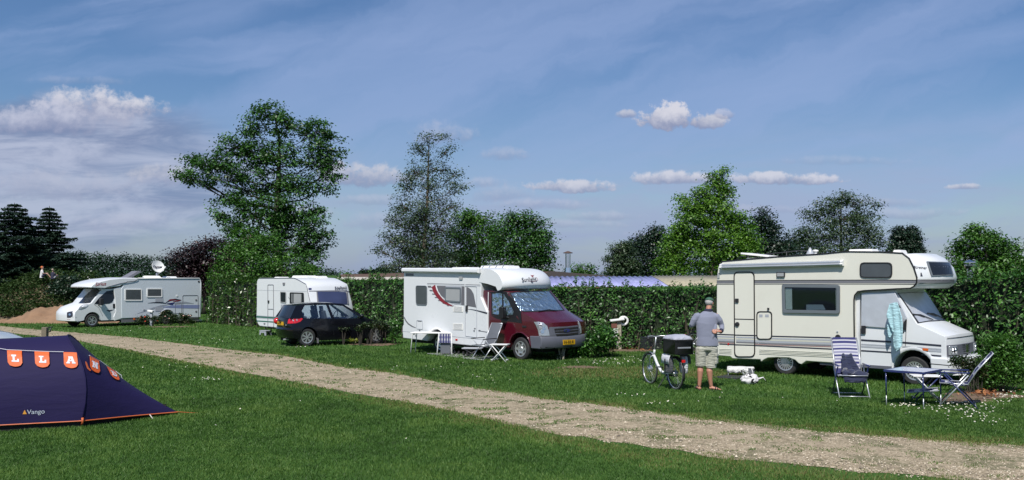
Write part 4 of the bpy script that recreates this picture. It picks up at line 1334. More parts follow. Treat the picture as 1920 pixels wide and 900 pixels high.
tree('birch_tree', 'wide dark birch with feathery tips above the roof of the cream motorhome', 48, (1575, 0), (1580, 358),
  [(1580, 370, 26, 12), (1555, 385, 30, 16), (1605, 380, 30, 12), (1525, 405, 28, 14), (1640, 385, 12, 8), (1575, 410, 46, 24), (1620, 415, 30, 26), (1510, 440, 20, 20), (1545, 440, 44, 24), (1600, 445, 46, 24), (1640, 440, 18, 20), (1575, 475, 80, 18), (1655, 455, 8, 10)],
  'lf_grey', 'bark_dark', leaf=0.16, sig=0.22, dens=1.1, trunk=0.16, group=TG, seed=82, twig=0.013, shell=0.2, per=20)
tree('dark_tree', 'low dark tree behind the roof vents of the cream motorhome', 66, (1490, 0), (1490, 440), [(1490, 455, 24, 14), (1475, 475, 30, 14), (1520, 470, 24, 16)], 'lf_dark', 'bark_dark', leaf=0.25, sig=0.3, trunk=0.1, group=TG, seed=83)
tree('poplar_tree', 'left of two narrow upright poplars above the overcab roof', 75, (1686, 0), (1686, 424), [(1686, 435, 9, 12), (1684, 455, 14, 20), (1680, 480, 15, 22), (1690, 465, 10, 18)], 'lf_dark', 'bark_dark', leaf=0.26, sig=0.22, dens=1.6, trunk=0.12, group='pair of narrow poplars', seed=84)
tree('poplar_tree', 'right of two narrow upright poplars above the overcab roof', 75, (1710, 0), (1710, 426), [(1708, 437, 11, 12), (1712, 455, 15, 18), (1716, 478, 15, 22), (1704, 470, 10, 18)], 'lf_dark', 'bark_dark', leaf=0.26, sig=0.22, dens=1.6, trunk=0.12, group='pair of narrow poplars', seed=85)
tree('cherry_tree', 'leafy green fruit tree above the hedge at the right edge of the photo', 29, (1850, 0), (1845, 430),
  [(1835, 438, 22, 12), (1815, 455, 22, 16), (1855, 455, 30, 18), (1885, 465, 22, 18), (1800, 475, 18, 16), (1835, 490, 40, 24), (1880, 500, 40, 24), (1800, 510, 26, 18), (1905, 490, 16, 18), (1850, 520, 56, 18), (1822, 432, 8, 8)],
  'lf_green', 'bark', leaf=0.15, sig=0.14, dens=1.7, trunk=0.09, group=TG, seed=86, aspect=0.45, twig=0.008)
for i, (px, tpy, rx, lb) in enumerate([(680, 504, 3, 'far thin poplar, leftmost of three tiny ones above the outbuilding roof'), (692, 506, 2.6, 'far thin poplar, middle one of three tiny ones above the outbuilding roof'), (697.5, 505, 2.8, 'far thin poplar, rightmost of three tiny ones above the outbuilding roof')]):
 tree('poplar_tree', lb, 170, (px, 0), (px, tpy), [(px, tpy + 6, rx, 6), (px, tpy + 14, rx * 1.2, 9)], 'lf_forest', 'bark_dark', leaf=0.5, sig=0.3, trunk=0.15, group='far poplars', seed=90 + i, twigs=False)
tree('small_tree', 'rounded distant tree beside the tiny poplars', 165, (718, 0), (718, 503), [(718, 510, 14, 8), (705, 514, 10, 6), (732, 513, 12, 8)], 'lf_forest', 'bark_dark', leaf=0.6, sig=0.4, trunk=0.2, group='far poplars', seed=94, twigs=False)
tree('small_tree', 'light green treetop just right of the small caravan', 52, (648, 0), (648, 512), [(648, 520, 10, 7), (642, 530, 12, 8)], 'lf_bright', leaf=0.18, sig=0.16, trunk=0.06, group=TG, seed=95)

# ------------------------------------------------------------------ vehicle helpers (frames: x to the right in the photo, y away)
def wheel(parent, x, y, r, w, style='slots', tyre_name='wheel', face=-1, n=16, mt='alloy'):
 """wheel centred at local (x, y, r), outer face towards -y when face = -1"""
 a = MB(); rr = r * 0.64
 h = w / 2
 a.lathe([(rr, -h * 0.8), (rr * 1.05, -h), (r * 0.9, -h), (r * 0.985, -h * 0.75), (r, -h * 0.35), (r, h * 0.35), (r * 0.985, h * 0.75), (r * 0.9, h), (rr, h * 0.9)], (x, y, r), (0, -face, 0), 36)
 t = a.build(tyre_name, M['tyre'], parent, smooth='angle')
 b = MB(); ax = (0, -face, 0)
 b.mat(1).lathe([(rr * 1.0, -h * 0.35), (0.0, -h * 0.30)], (x, y, r), ax, 28)          # dark well
 b.mat(0).lathe([(rr * 1.03, -h * 0.75), (rr * 1.03, -h * 1.0), (rr * 0.90, -h * 0.97), (rr * 0.88, -h * 0.35)], (x, y, r), ax, 32)
 yo = y + face * h * 0.93
 if style == 'slots':
  b.lathe([(0.0, -h * 1.0), (rr * 0.56, -h * 0.98), (rr * 0.62, -h * 0.86), (rr * 0.62, -h * 0.5)], (x, y, r), ax, 28)
  for k in range(n):
   th = 2 * pi * k / n
   c, s = cos(th), sin(th)
   b.obox((x + c * rr * 0.77, yo - face * 0.004, r + s * rr * 0.77), (c, 0, s), (0, 1, 0), (-s, 0, c), rr * 0.17, 0.006, rr * 0.075)
 elif style == 'spokes':
  b.lathe([(0.0, -h * 0.95), (rr * 0.22, -h * 0.93), (rr * 0.25, -h * 0.5)], (x, y, r), ax, 20)
  for k in range(n):
   th = 2 * pi * k / n + (0.12 if k % 2 else -0.12) + 0.2
   c, s = cos(th), sin(th)
   b.obox((x + c * rr * 0.56, yo - face * 0.008, r + s * rr * 0.56), (c, 0, s), (0, 1, 0), (-s, 0, c), rr * 0.36, 0.009, rr * 0.062)
 else:  # pressed cover with round holes
  b.lathe([(0.0, -h * 0.98), (rr * 0.28, -h * 0.98), (rr * 0.34, -h * 0.85), (rr * 0.6, -h * 0.9), (rr * 0.63, -h * 0.6)], (x, y, r), ax, 24)
  for k in range(n):
   th = 2 * pi * k / n
   c, s = cos(th), sin(th)
   b.obox((x + c * rr * 0.78, yo - face * 0.004, r + s * rr * 0.78), (c, 0, s), (0, 1, 0), (-s, 0, c), rr * 0.18, 0.007, rr * 0.17)
  for k in range(5):
   th = 2 * pi * k / 5
   b.lathe([(0.0, -h * 1.04), (0.014, -h * 1.02), (0.014, -h * 0.9)], (x + cos(th) * rr * 0.2, y, r + sin(th) * rr * 0.2), ax, 8)
 b.build('rim', [M[mt], M['under']], t, smooth='angle')
 return t

def plate(f, pts, y, name, mt, parent, t=0.004, r=0.0, bevel=0.0):
 """flat piece on the near side (plane y), outline in local x,z; proud towards the camera by t"""
 m = MB(); m.prism(roundpoly(pts, r) if r else pts, y - t, y + 0.001)
 return m.build(name, M[mt] if isinstance(mt, str) else mt, parent, bevel=bevel)

def window(f, pts, y, parent, r=0.05, fw=0.03, frame='dark_plastic', pane='win_dark', t=0.025, name='window'):
 o = roundpoly(pts, r); i = roundpoly(offs(pts, -fw), max(0.01, r - fw * 0.5))
 m = MB(); m.ring(o, i, y - t, y + 0.001)
 w = m.build(name, M[frame], parent, bevel=0.004)
 m = MB(); m.prism(i, y - t * 0.55, y + 0.001); m.build('pane', M[pane], w)
 return w

def strip(path, w, y, name, mt, parent, t=0.004):
 """stripe of width w (list or number) following a path in local x,z"""
 n = len(path); ws = w if hasattr(w, '__len__') else [w] * n
 up = []; lo = []
 for i in range(n):
  a = Vector(path[max(0, i - 1)]); b = Vector(path[min(n - 1, i + 1)])
  d = (b - a).normalized(); nn = Vector((-d.y, d.x)); p = Vector(path[i])
  up.append(p + nn * ws[i] / 2); lo.append(p - nn * ws[i] / 2)
 vs = [(q.x, y - t, q.y) for q in up] + [(q.x, y - t, q.y) for q in lo] + [(q.x, y + 0.001, q.y) for q in up] + [(q.x, y + 0.001, q.y) for q in lo]
 fs = []
 for i in range(n - 1):
  fs += [(i, i + 1, n + i + 1, n + i), (2 * n + i, 3 * n + i, 3 * n + i + 1, 2 * n + i + 1), (i, 2 * n + i, 2 * n + i + 1, i + 1), (n + i, n + i + 1, 3 * n + i + 1, 3 * n + i)]
 fs += [(0, n, 3 * n, 2 * n), (n - 1, 3 * n - 1, 4 * n - 1, 2 * n - 1)]
 m = MB(); m.add(vs, fs)
 return m.build(name, M[mt], parent)

def text(s, size, mt, parent, name='lettering', mtx=None, shear=0.0, depth=0.003, align='CENTER', space=1.0, xs=1.0):
 if mtx is None: return None
 c = bpy.data.curves.new('t', 'FONT'); c.body = s; c.size = size; c.extrude = depth; c.align_x = align; c.align_y = 'CENTER'; c.shear = shear; c.space_character = space
 o = bpy.data.objects.new('t', c); COL.objects.link(o)
 dg = bpy.context.evaluated_depsgraph_get()
 me = bpy.data.meshes.new_from_object(o.evaluated_get(dg)); me.name = name
 bpy.data.objects.remove(o)
 me.materials.clear(); me.materials.append(M[mt])
 for v in me.vertices: v.co.x *= xs
 me.transform(mtx)
 n = bpy.data.objects.new(name, me); COL.objects.link(n); n.parent = parent
 return n

def mtx_side(x, y, z, rot=0.0):
 """text plane facing the camera side (-y) of a frame"""
 return Matrix.Translation((x, y, z)) @ Matrix.Rotation(rot, 4, 'Y') @ Matrix.Rotation(pi / 2, 4, 'X')

def mtx_hit(o, fr, px, py, px2=None, py2=None, off=0.006):
 """text plane lying on surface o at a photo pixel, its baseline towards the second pixel"""
 b = bvh_of(o); d = ray(px, py).normalized(); h = b.ray_cast(CAMP, d)
 if h[0] is None:
  print('MISS', px, py); return None
 n = h[1] if h[1].dot(d) < 0 else -h[1]
 x = (fr.loc(h[0] + n * off)); N = Vector((n.dot(fr.ex), n.dot(fr.ey), n.z))
 X = Vector((N.y * -1, N.x, 0)) if abs(N.z) < 0.99 else Vector((1, 0, 0))
 if X.dot(Vector((1, 0, 0))) < 0 and N.y < -0.2: X = -X
 if px2 is not None:
  d2 = ray(px2, py2).normalized(); h2 = b.ray_cast(CAMP, d2)
  if h2[0] is not None: X = fr.loc(h2[0]) - fr.loc(h[0]); X -= N * X.dot(N)
 X.normalize(); Yv = N.cross(X)
 m = Matrix.Identity(4)
 for i in range(3): m[i][0], m[i][1], m[i][2], m[i][3] = X[i], Yv[i], N[i], x[i]
 return m

def roofbox(parent, x0, x1, y0, y1, z, h, name, mt='white_plastic', taper=0.06):
 m = MB()
 vs = [(x0, y0, z), (x1, y0, z), (x1, y1, z), (x0, y1, z), (x0 + taper, y0 + taper, z + h), (x1 - taper, y0 + taper, z + h), (x1 - taper, y1 - taper, z + h), (x0 + taper, y1 - taper, z + h)]
 m.add(vs, [(0, 1, 2, 3), (4, 5, 6, 7), (0, 1, 5, 4), (1, 2, 6, 5), (2, 3, 7, 6), (3, 0, 4, 7)])
 return m.build(name, M[mt], parent, bevel=0.015)

def arch(cx, cz, r, a0, a1, n=10):
 return [(cx + r * cos(radians(a0 + (a1 - a0) * i / n)), cz + r * sin(radians(a0 + (a1 - a0) * i / n))) for i in range(n + 1)]

def slab(m, p0, p1, y0, y1, t, ny=1, warp=None):
 """sloping plate between profile points p0 and p1 (x,z), across y0..y1, thickness t along its normal"""
 a, b = Vector(p0), Vector(p1); d = (b - a).normalized(); n = Vector((d.y, -d.x)) * t
 m.prism([tuple(a), tuple(b), tuple(b + n), tuple(a + n)], y0, y1, ny, warp)

# ================================================================== cream overcab motorhome (right)
def cream_motorhome():
 f = Fr(6.64, 21.73, -43.2)
 W = 2.12
 R = thing('motorhome', 'cream overcab motorhome with striped sides, a towel hanging on its cab door', 'motorhome', f.o, f.a)
 za = lambda *p: f.us(zz(1340, 460, 3.46, *p))
 zb = lambda *p: f.us(zz(1560, 460, 3.333, *p))
 zc = lambda *p: f.us(zz(1600, 520, 4.5, *p))
 rw = za((443, 787))[0]; r = 0.315
 rwx = f.u(1468, 700)[0]; fwx = f.u(1712, 715)[0]
 # coachwork: one side panel outline carried across the width
 bx = lambda x: x
 skirt_z = zb((200, 748))[0][1]
 prof = za((12, 700), (10, 560), (12, 300), (14, 200), (22, 140), (50, 106)) + za((400, 76), (700, 58)) + zb((60, 43), (110, 41), (300, 43), (440, 50))
 nose_top = zb((450, 51))[0]
 # overcab side (trim curve) and the underside back to the cab opening
 curve = zb((450, 51), (480, 80), (510, 140), (530, 200), (528, 235), (510, 258), (490, 270))
 under = zb((400, 273), (300, 279), (200, 284), (160, 290), (142, 312), (137, 335))
 down = zb((138, 420), (140, 580), (141, 745))
 archR = za((562, 774), (543, 766), (520, 745), (482, 731), (400, 728), (345, 731), (322, 741))
 low = [(down[-1][0], skirt_z)] + [(archR[0][0] + 0.12, skirt_z)] + archR + [(archR[-1][0] - 0.1, za((0, 738))[0][1] - 0.0)]
 doorlow = za((295, 742), (115, 736), (100, 722), (20, 716))
 pts = prof + curve[1:] + under + down[:-1] + low + doorlow
 # orientation: the shell without the overcab nose
 m = MB(); m.prism(pts, 0, W)
 body = m.build('body', M['cream_gel'], R, bevel=0.035, seg=3)
 # overcab nose: bulges forward from the trim curve
 nose = zb((452, 52), (482, 80), (512, 140), (532, 200), (530, 235), (512, 258), (492, 270))
 x0 = min(p[0] for p in nose) - 0.25
 pr = [(x0, nose[0][1] - 0.03)] + [(a, b) for a, b in nose] + [(x0, nose[-1][1] + 0.03)]
 zt, zb_ = nose[0][1], nose[-1][1]

 def bul(p, t):
  q = 1 - abs(2 * t - 1) ** 2.6
  k = max(0, min(1, (p[0] - x0) / 0.25))
  hh = (p[2] - zb_) / (zt - zb_)
  prof_ = 0.36 if hh > 0.9 else 0.42
  fr = max(0.0, 1 - abs((hh - 0.42) / 0.62) ** 3)
  return (p[0] + k * q * (0.16 + 0.26 * fr) + (0.001 if t in (0, 1) else 0), p[1], p[2] + (0.0 if hh < 0.5 else 0.02 * q))
 m = MB(); m.prism(pr, 0.012, W - 0.012, 16, bul)
 cap = m.build('overcab', M['white_gel'], R, bevel=0.03, seg=3, ang=40)
 # side panel joint (black rubber) along the curve and roof edge
 edge = za((30, 128), (50, 104)) + za((400, 74), (700, 55)) + zb((60, 41), (110, 39), (300, 41), (440, 48)) + zb((482, 80), (512, 140), (531, 200), (529, 235), (512, 257), (490, 268), (400, 272), (300, 278), (200, 283), (160, 290), (142, 312), (138, 335), (138, 420), (140, 580))
 m = MB(); m.tube([(a, -0.004, b) for a, b in edge], 0.016, 6); m.build('edge_trim', M['black_trim'], R, smooth=True)
 # long stripes
 l1 = [za((14, 240))[0], za((440, 238))[0], zb((300, 228))[0], zb((528, 230))[0]]
 strip(l1, 0.055, 0, 'stripe', 'grey_stripe', R)
 strip([(a, b + 0.042) for a, b in l1], 0.018, 0, 'stripe', 'black_trim', R)
 strip([(a, b - 0.05) for a, b in l1], 0.014, 0, 'stripe', 'black_trim', R)
 l2 = [za((14, 577))[0], za((380, 590))[0], za((780, 600))[0], zb((140, 584))[0]]
 strip(l2, 0.03, 0, 'stripe', 'stripe_dark', R)
 bands = [(0.055, 0.035, 'pale_grey'), (0.095, 0.03, 'cream_skirt'), (0.14, 0.045, 'pale_grey'), (0.185, 0.03, 'grey_stripe'), (0.215, 0.010, 'stripe_red')]
 for d, w_, mm in bands:
  strip([(a, b - d) for a, b in l2], w_, 0, 'stripe', mm, R)
 l3 = [za((30, 640))[0], za((380, 655))[0], za((780, 674))[0], zb((140, 655))[0]]
 strip(l3, 0.03, 0, 'stripe', 'stripe_dark', R)
 for k in range(4):
  strip([za((30, 672 + 9 * k))[0], za((110, 675 + 9 * k))[0]], 0.008, 0, 'skirt_rib', 'cream_skirt', R, t=0.012)
  strip([za((290, 676 + 9 * k))[0], za((780, 698 + 9 * k))[0], zb((138, 672 + 9 * k))[0]], 0.008, 0, 'skirt_rib', 'cream_skirt', R, t=0.012)
 # doors and hatches with black rubber surrounds
 def rubber_door(pts, name, r_=0.09, w_=0.028, mt='cream_gel'):
  o = roundpoly(pts, r_, 5); i = roundpoly(offs(pts, -w_), r_ - w_ * 0.5, 5)
  m = MB(); m.prism(i, -0.008, 0.0); d = m.build(name, M[mt], R)
  m = MB(); m.ring(o, i, -0.018, 0.001); m.build('seal', M['black_trim'], d, bevel=0.005)
  return d
 d = rubber_door(za((124, 170), (260, 170), (264, 726), (128, 726)), 'entry_door', 0.13)
 for yy in (478, 582, 645):
  strip(za((132, yy), (258, yy + 3)), 0.022 if yy == 478 else 0.03, -0.008, 'stripe', 'black_trim' if yy == 478 else 'stripe_dark', d)
 for dd, w_, mm in bands[:4]:
  q = za((140, 582), (256, 585)); strip([(a, b - dd) for a, b in q], w_, -0.008, 'stripe', mm, d)
 c = za((147, 358))[0]; m = MB(); m.prism(roundpoly(rect(c[0] - 0.045, c[0] + 0.045, c[1] - 0.05, c[1] + 0.05), 0.015), -0.04, -0.008); m.build('handle', M['dark_plastic'], d)
 c = za((149, 512))[0]; m = MB(); m.lathe([(0.0, -0.045), (0.055, -0.04), (0.06, -0.008)], (c[0], 0, c[1]), (0, 1, 0), 18); m.build('lock', M['dark_plastic'], d)
 h2 = rubber_door(za((272, 427), (374, 427), (374, 612), (272, 612)), 'locker_door', 0.10)
 q = za((290, 448), (312, 448), (312, 466), (290, 466)); plate(f, q, -0.008, 'vent', 'pale_grey', h2)
 q = za((328, 448), (352, 448), (352, 466), (328, 466)); plate(f, q, -0.008, 'vent', 'pale_grey', h2)
 # big side window with curtains and things behind the pane
 wp = za((440, 252), (815, 256), (815, 444), (445, 438))
 o = roundpoly(wp, 0.06); i = roundpoly(offs(wp, -0.075), 0.03)
 m = MB(); m.ring(o, i, -0.05, 0.001); w_ = m.build('window', M['rubber_grey'], R, bevel=0.006)
 m = MB(); m.prism(i, -0.006, 0.0); m.build('dark_backing', M['unlit_interior'], w_)  # near-black plate painted as the unlit room behind the window
 xl, xr_ = i[0][0], max(p[0] for p in i); zl, zh = min(p[1] for p in i), max(p[1] for p in i)
 def curtain(xa, xb_):
  mm = MB(); n = 16; vs = []
  for k in range(n + 1):
   for z in (zl + 0.01, zh - 0.01):
    vs.append((xa + (xb_ - xa) * k / n, -0.016 + 0.007 * sin(k * 2.4), z))
  mm.add(vs, [(2 * k, 2 * k + 2, 2 * k + 3, 2 * k + 1) for k in range(n)])
  mm.build('curtain', M['curtain'], w_)
 curtain(*[za((460, 300), (503, 300))[k][0] for k in (0, 1)])
 curtain(*[za((786, 300), (797, 300))[k][0] for k in (0, 1)])
 q = za((596, 384), (702, 384), (722, 418), (596, 420)); m = MB(); m.prism(roundpoly(q, 0.02), -0.02, -0.007); m.build('box_on_table', M['pale_grey'], w_)
 m = MB(); m.prism(i, -0.040, -0.036); m.build('pane', M['pane'], w_)
 # overcab side window
 window(f, zb((175, 106), (378, 106), (378, 205), (175, 203)), 0, R, 0.10, 0.028, 'dark_plastic', 'win_grey')
 # nose window, stripe and marks
 wn = zz(1560, 460, 3.333, (588, 104), (733, 110), (753, 190), (618, 194))
 a = stick(cap, wn, 'nose_window', M['rubber_grey'], R, f, off=0.03, thick=0.03, dens=3)
 cx = sum(p[0] for p in wn) / 4; cy = sum(p[1] for p in wn) / 4
 stick(cap, [(cx + (p[0] - cx) * 0.88, cy + (p[1] - cy) * 0.86) for p in wn], 'pane', M['win_dark'], a, f, off=0.036, thick=0.008, dens=3)
 for y0, y1, mm in ((218, 234, 'grey_stripe'), (214, 217.5, 'black_trim'), (237, 239, 'black_trim')):
  stick(cap, zz(1560, 460, 3.333, *([(534 + 23 * k, y0) for k in range(11)] + [(764 - 23 * k, y1) for k in range(11)])), 'stripe', M[mm], R, f, off=0.005, thick=0.005, step=2.0)
 text('Bürstner', 0.085, 'stripe_dark', R, mtx=mtx_hit(cap, f, 1560 + 549 / 3.333, 460 + 139 / 3.333, 1560 + 566 / 3.333, 460 + 140 / 3.333), shear=0.2)
 stick(cap, zz(1560, 460, 3.333, (553, 172), (558, 170), (566, 194), (552, 194)), 'emblem', M['stripe_dark'], R, f, off=0.008, step=2.0)
 # underside of the skirt, chassis, sill
 m = MB(); m.box(za((60, 700))[0][0], zb((300, 700))[0][0], 0.12, W - 0.12, 0.42, skirt_z + 0.05); m.build('chassis', M['under'], R)
 m = MB(); m.box(zb((141, 0))[0][0] - 0.9, zb((372, 0))[0][0], 0.05, 0.12, 0.32, skirt_z + 0.005); m.build('sill', M['grey_plastic'], R)
 # ---- cab
 zs = zb((200, 752))[0][1]
 xa = zb((141, 600))[0][0]
 archF = arch(fwx, r + 0.03, 0.43, 5, 172, 12)
 cowl = f.u(1719, 607, 0.1); wtop = f.u(1679, 546, 0.1)
 hoodn = f.u(1772, 631, 0.1); gr_t = f.u(1776, 641, 0.1)
 nosex = hoodn[0]
 cabp = [(xa + 0.0, zs), (xa + 0.0, wtop[1] + 0.10), (wtop[0], wtop[1] + 0.10), wtop, cowl, (hoodn[0] - 0.08, hoodn[1] + 0.035), hoodn, (nosex + 0.025, hoodn[1] - 0.10), (nosex + 0.03, 0.60), (nosex, 0.50), (archF[0][0] + 0.06, 0.45)] + archF + [(archF[-1][0] - 0.03, zs)]

 def cabw(p, t):
  q = 1 - abs(2 * t - 1) ** 3
  k = max(0, min(1, (p[0] - cowl[0]) / 0.5))
  y = p[1]
  hi = max(0, (p[2] - 1.05) / 1.0)
  y = W / 2 + (y - W / 2) * (1 - 0.06 * hi)
  return (p[0] + 0.10 * q * k + (0.06 * q if p[2] > 1.2 else 0), y, p[2] + (0.035 * q * (1 if p[0] > cowl[0] - 0.05 and p[2] > 0.9 else 0)))
 m = MB(); m.prism(cabp, 0.07, W - 0.07, 14, cabw, cap=0.16)
 cab = m.build('cab', M['white_gel'], R, bevel=0.03, seg=3, ang=38)
 # windscreen with silver blind
 ws = zz(1560, 460, 3.333, (400, 292), (592, 287), (702, 470), (655, 472), (600, 476), (524, 489), (455, 408))
 stick(cab, zz(1560, 460, 3.333, (408, 299), (588, 288), (640, 365), (704, 472), (600, 478), (536, 489), (494, 426), (452, 363)), 'windscreen', M['dark_plastic'], R, f, off=0.008, thick=0.01, dens=3)
 wsc = stick(cab, zz(1560, 460, 3.333, (416, 302), (583, 293), (635, 370), (694, 468), (600, 472), (542, 482), (502, 427), (460, 364)), 'silver_blind', M['foil_grey'], R, f, off=0.014, thick=0.006, dens=3)
 for (a0, a1) in (((622, 470), (500, 436)), ((688, 462), (590, 430))):
  pp = stick(cab, zz(1560, 460, 3.333, a0, a1, ((a0[0] + a1[0]) / 2, (a0[1] + a1[1]) / 2 - 14)), '', None, None, f, off=0.04, pts_only=True)
  m = MB(); m.tube([pp[0], pp[2].lerp(pp[1], 0.3), pp[1]], 0.011, 6); m.tube([pp[1] + Vector((-0.02, 0.05, 0)), pp[1].lerp(pp[0], 0.55) + Vector((0, -0.0, 0.01))], 0.016, 6); m.build('wiper', M['black_trim'], R)
 # side window with silver blind bulging over it
 sw = zb((188, 312), (400, 310), (455, 470), (350, 512), (190, 500))
 yb = 0.10
 sw = f.us(zz(1560, 460, 3.333, (186, 300), (395, 296), (440, 390), (470, 455), (440, 500), (340, 517), (184, 505)), 0.06)
 m = MB(); m.prism(roundpoly(sw, 0.03), 0.045, 0.09); m.build('side_window_blind', M['foil_grey'], R, bevel=0.012)
 # door seams, handle, door stripes
 ds = f.us(zz(1560, 460, 3.333, (180, 300), (176, 560), (180, 745)), 0.068); m = MB(); m.tube([(a, 0.066, b) for a, b in ds], 0.007, 5)
 ds = f.us(zz(1560, 460, 3.333, (466, 470), (462, 560), (458, 632)), 0.068); m.tube([(a, 0.066, b) for a, b in ds], 0.006, 5); m.build('door_gap', M['black_trim'], R)
 q = f.us(zz(1560, 460, 3.333, (184, 502), (212, 502), (211, 552), (183, 552)), 0.055); plate(f, q, 0.06, 'door_handle', 'dark_plastic', R, t=0.03, r=0.01, bevel=0.005)
 q = f.us(zz(1560, 460, 3.333, (447, 458), (468, 464), (464, 530), (445, 528)), 0.055); plate(f, q, 0.06, 'vent', 'dark_plastic', R, t=0.015, r=0.01)
 for (ya, yb2, ww, mm) in ((592, 627, 0.04, 'stripe_dark'), (618, 650, 0.03, 'pale_grey'), (632, 663, 0.035, 'pale_grey'), (658, 692, 0.032, 'stripe_dark')):
  q = f.us(zz(1560, 460, 3.333, (182, ya), (370, ya + 11)), 0.068); strip(q, ww, 0.068, 'stripe', mm, R)
  q = f.us(zz(1560, 460, 3.333, ((440 if ya < 620 else 560), ya + 15 if ya < 620 else ya + 24), (683, yb2)), 0.068); strip(q, ww, 0.068, 'stripe', mm, R)
 q = f.us(zz(1560, 460, 3.333, (442, 622), (560, 632), (600, 655), (683, 668), (683, 640), (560, 628)), 0.068)
 # flared front arch
 m = MB(); ar = arch(fwx, r + 0.03, 0.45, -2, 176, 16)
 m.ring([(fwx + (a - fwx) * 1.13, r + 0.03 + (b - r - 0.03) * 1.13) for a, b in ar] + [(ar[-1][0], ar[-1][1] - 0.02)], [(a, b) for a, b in ar] + [(ar[-1][0] + 0.01, ar[-1][1] - 0.02)], 0.035, 0.075)
 fl = MB(); rr_o = [(fwx + 0.515 * cos(radians(a)), r + 0.03 + 0.515 * sin(radians(a))) for a in range(0, 181, 12)]; rr_i = [(fwx + 0.435 * cos(radians(a)), r + 0.03 + 0.435 * sin(radians(a))) for a in range(0, 181, 12)]
 nn = len(rr_o); vs = [(a, 0.028, b) for a, b in rr_i] + [(a, 0.072, b) for a, b in rr_o] + [(a, 0.10, b) for a, b in rr_i]
 fl.add(vs, [(i, i + 1, nn + i + 1, nn + i) for i in range(nn - 1)] + [(i, 2 * nn + i, 2 * nn + i + 1, i + 1) for i in range(nn - 1)]); fl.build('wheel_arch', M['white_gel'], R, smooth=True)
 q = f.us(zz(1560, 460, 3.333, (566, 642), (603, 645), (601, 660), (570, 657)), 0.06); plate(f, q, 0.06, 'indicator', 'lamp_orange', R, t=0.015)
 # headlights, grille
 gx = nosex + 0.03
 def fz(px, py, x): return f.f(px, py, x)
 zgt, zgb = 1.0, 0.6
 zgt = fz(1768, 648, gx)[1]; zgb = fz(1768, 670, gx)[1]
 def gw(p, t):
  q = 1 - abs(2 * t - 1) ** 3; return (p[0] + 0.10 * q, p[1], p[2])
 m = MB(); m.prism([(gx - 0.02, zgb), (gx - 0.02, zgt), (gx + 0.012, zgt - 0.01), (gx + 0.02, zgb)], 0.085, W - 0.085, 14, gw); m.build('grille', M['grey_plastic'], R, bevel=0.005)
 for k in range(5):
  z = zgb + (zgt - zgb) * (k + 0.6) / 5.2
  m = MB(); m.prism([(gx + 0.0, z), (gx + 0.026, z - 0.004), (gx + 0.026, z + 0.006), (gx + 0.0, z + 0.01)], 0.50, W - 0.50, 10, gw)
  m.build('grille_slat', M['dark_plastic'], R)
 m = MB(); m.box(gx + 0.115, gx + 0.14, W / 2 - 0.10, W / 2 + 0.07, zgb + 0.035, zgt - 0.03); m.build('badge', M['chrome'], R, bevel=0.005)
 for (y0, y1) in ((0.12, 0.46), (W - 0.46, W - 0.12)):
  m = MB(); m.prism([(gx - 0.01, zgb + 0.03), (gx - 0.01, zgt - 0.03), (gx + 0.05, zgt - 0.03), (gx + 0.06, zgb + 0.03)], y0, y1, 5, lambda p, t, a=y0, b=y1: (p[0] + 0.10 * (1 - abs(2 * (a + (b - a) * t) / W - 1) ** 3) - 0.02, p[1], p[2]))
  h = m.build('headlight', M['lamp_clear'], R, bevel=0.012)
  for yy in (y0 + 0.11, y1 - 0.11):
   q = 0.10 * (1 - abs(2 * yy / W - 1) ** 3)
   m = MB(); m.lathe([(0.0, 0.0), (0.05, 0.012), (0.075, 0.03)], (gx + 0.02 + q, yy, (zgb + zgt) / 2), (1, 0, 0), 18); m.build('reflector', M['chrome'], h, smooth=True)
 # bonnet seam
 m = MB()
 zseam = hoodn[1] - 0.005
 pth = [gw((nosex + 0.028, 0.07 + (W - 0.14) * t, zseam - 0.03), t) for t in np.linspace(0.02, 0.98, 15)]
 m.tube(pth, 0.006, 4); m.build('bonnet_gap', M['black_trim'], R)
 # bumper
 bb = f.us([(1743, 670), (1762, 673), (1778, 675), (1781, 688), (1778, 702), (1760, 698), (1746, 692)], 0.0)
 bxm = max(p[0] for p in bb)
 z1, z0 = max(p[1] for p in bb), min(p[1] for p in bb)
 x0b = bb[0][0]
 bp = [(x0b, z1), (bxm - 0.06, z1 - 0.0), (bxm + 0.0, z1 - 0.04), (bxm + 0.02, (z0 + z1) / 2), (bxm - 0.03, z0), (x0b + 0.02, z0 + 0.06)]
 def bw(p, t):
  q = 1 - abs(2 * t - 1) ** 2.6; k = (p[0] - x0b) / (bxm - x0b); k = max(0, min(1, k)); return (p[0] + 0.22 * q * k, p[1], p[2])
 m = MB(); m.prism(bp, 0.0, W, 16, bw); bmp = m.build('bumper', M['white_gel'], R, bevel=0.03, seg=3, ang=40)
 pth = [bw((bxm + 0.012, W * t, (z0 + z1) / 2 + 0.02), t) for t in np.linspace(0.0, 1, 15)]
 m = MB(); m.tube([(x0b, -0.002, (z0 + z1) / 2 + 0.035)] + pth, 0.009, 5); m.build('bumper_strip', M['dark_plastic'], bmp)
 for k, zq in enumerate((0.075, 0.13)):
  pth = [bw((bxm + 0.004, W * t, z1 - zq), t) for t in np.linspace(0.35, 0.85, 9)]
  m = MB(); m.tube(pth, 0.016, 5); m.build('air_slot', M['under'], bmp)
 m = MB(); m.prism([(bxm - 0.35, z0 + 0.04), (bxm + 0.0, z0 + 0.03), (bxm + 0.02, z0 - 0.03), (bxm - 0.3, z0 - 0.05)], 0.15, W - 0.15, 10, bw); m.build('spoiler', M['white_gel'], bmp)
 # wheels
 wheel(R, rwx, 0.22, r, 0.19, 'slots', n=18); wheel(R, fwx, 0.20, r, 0.19, 'slots', n=18)
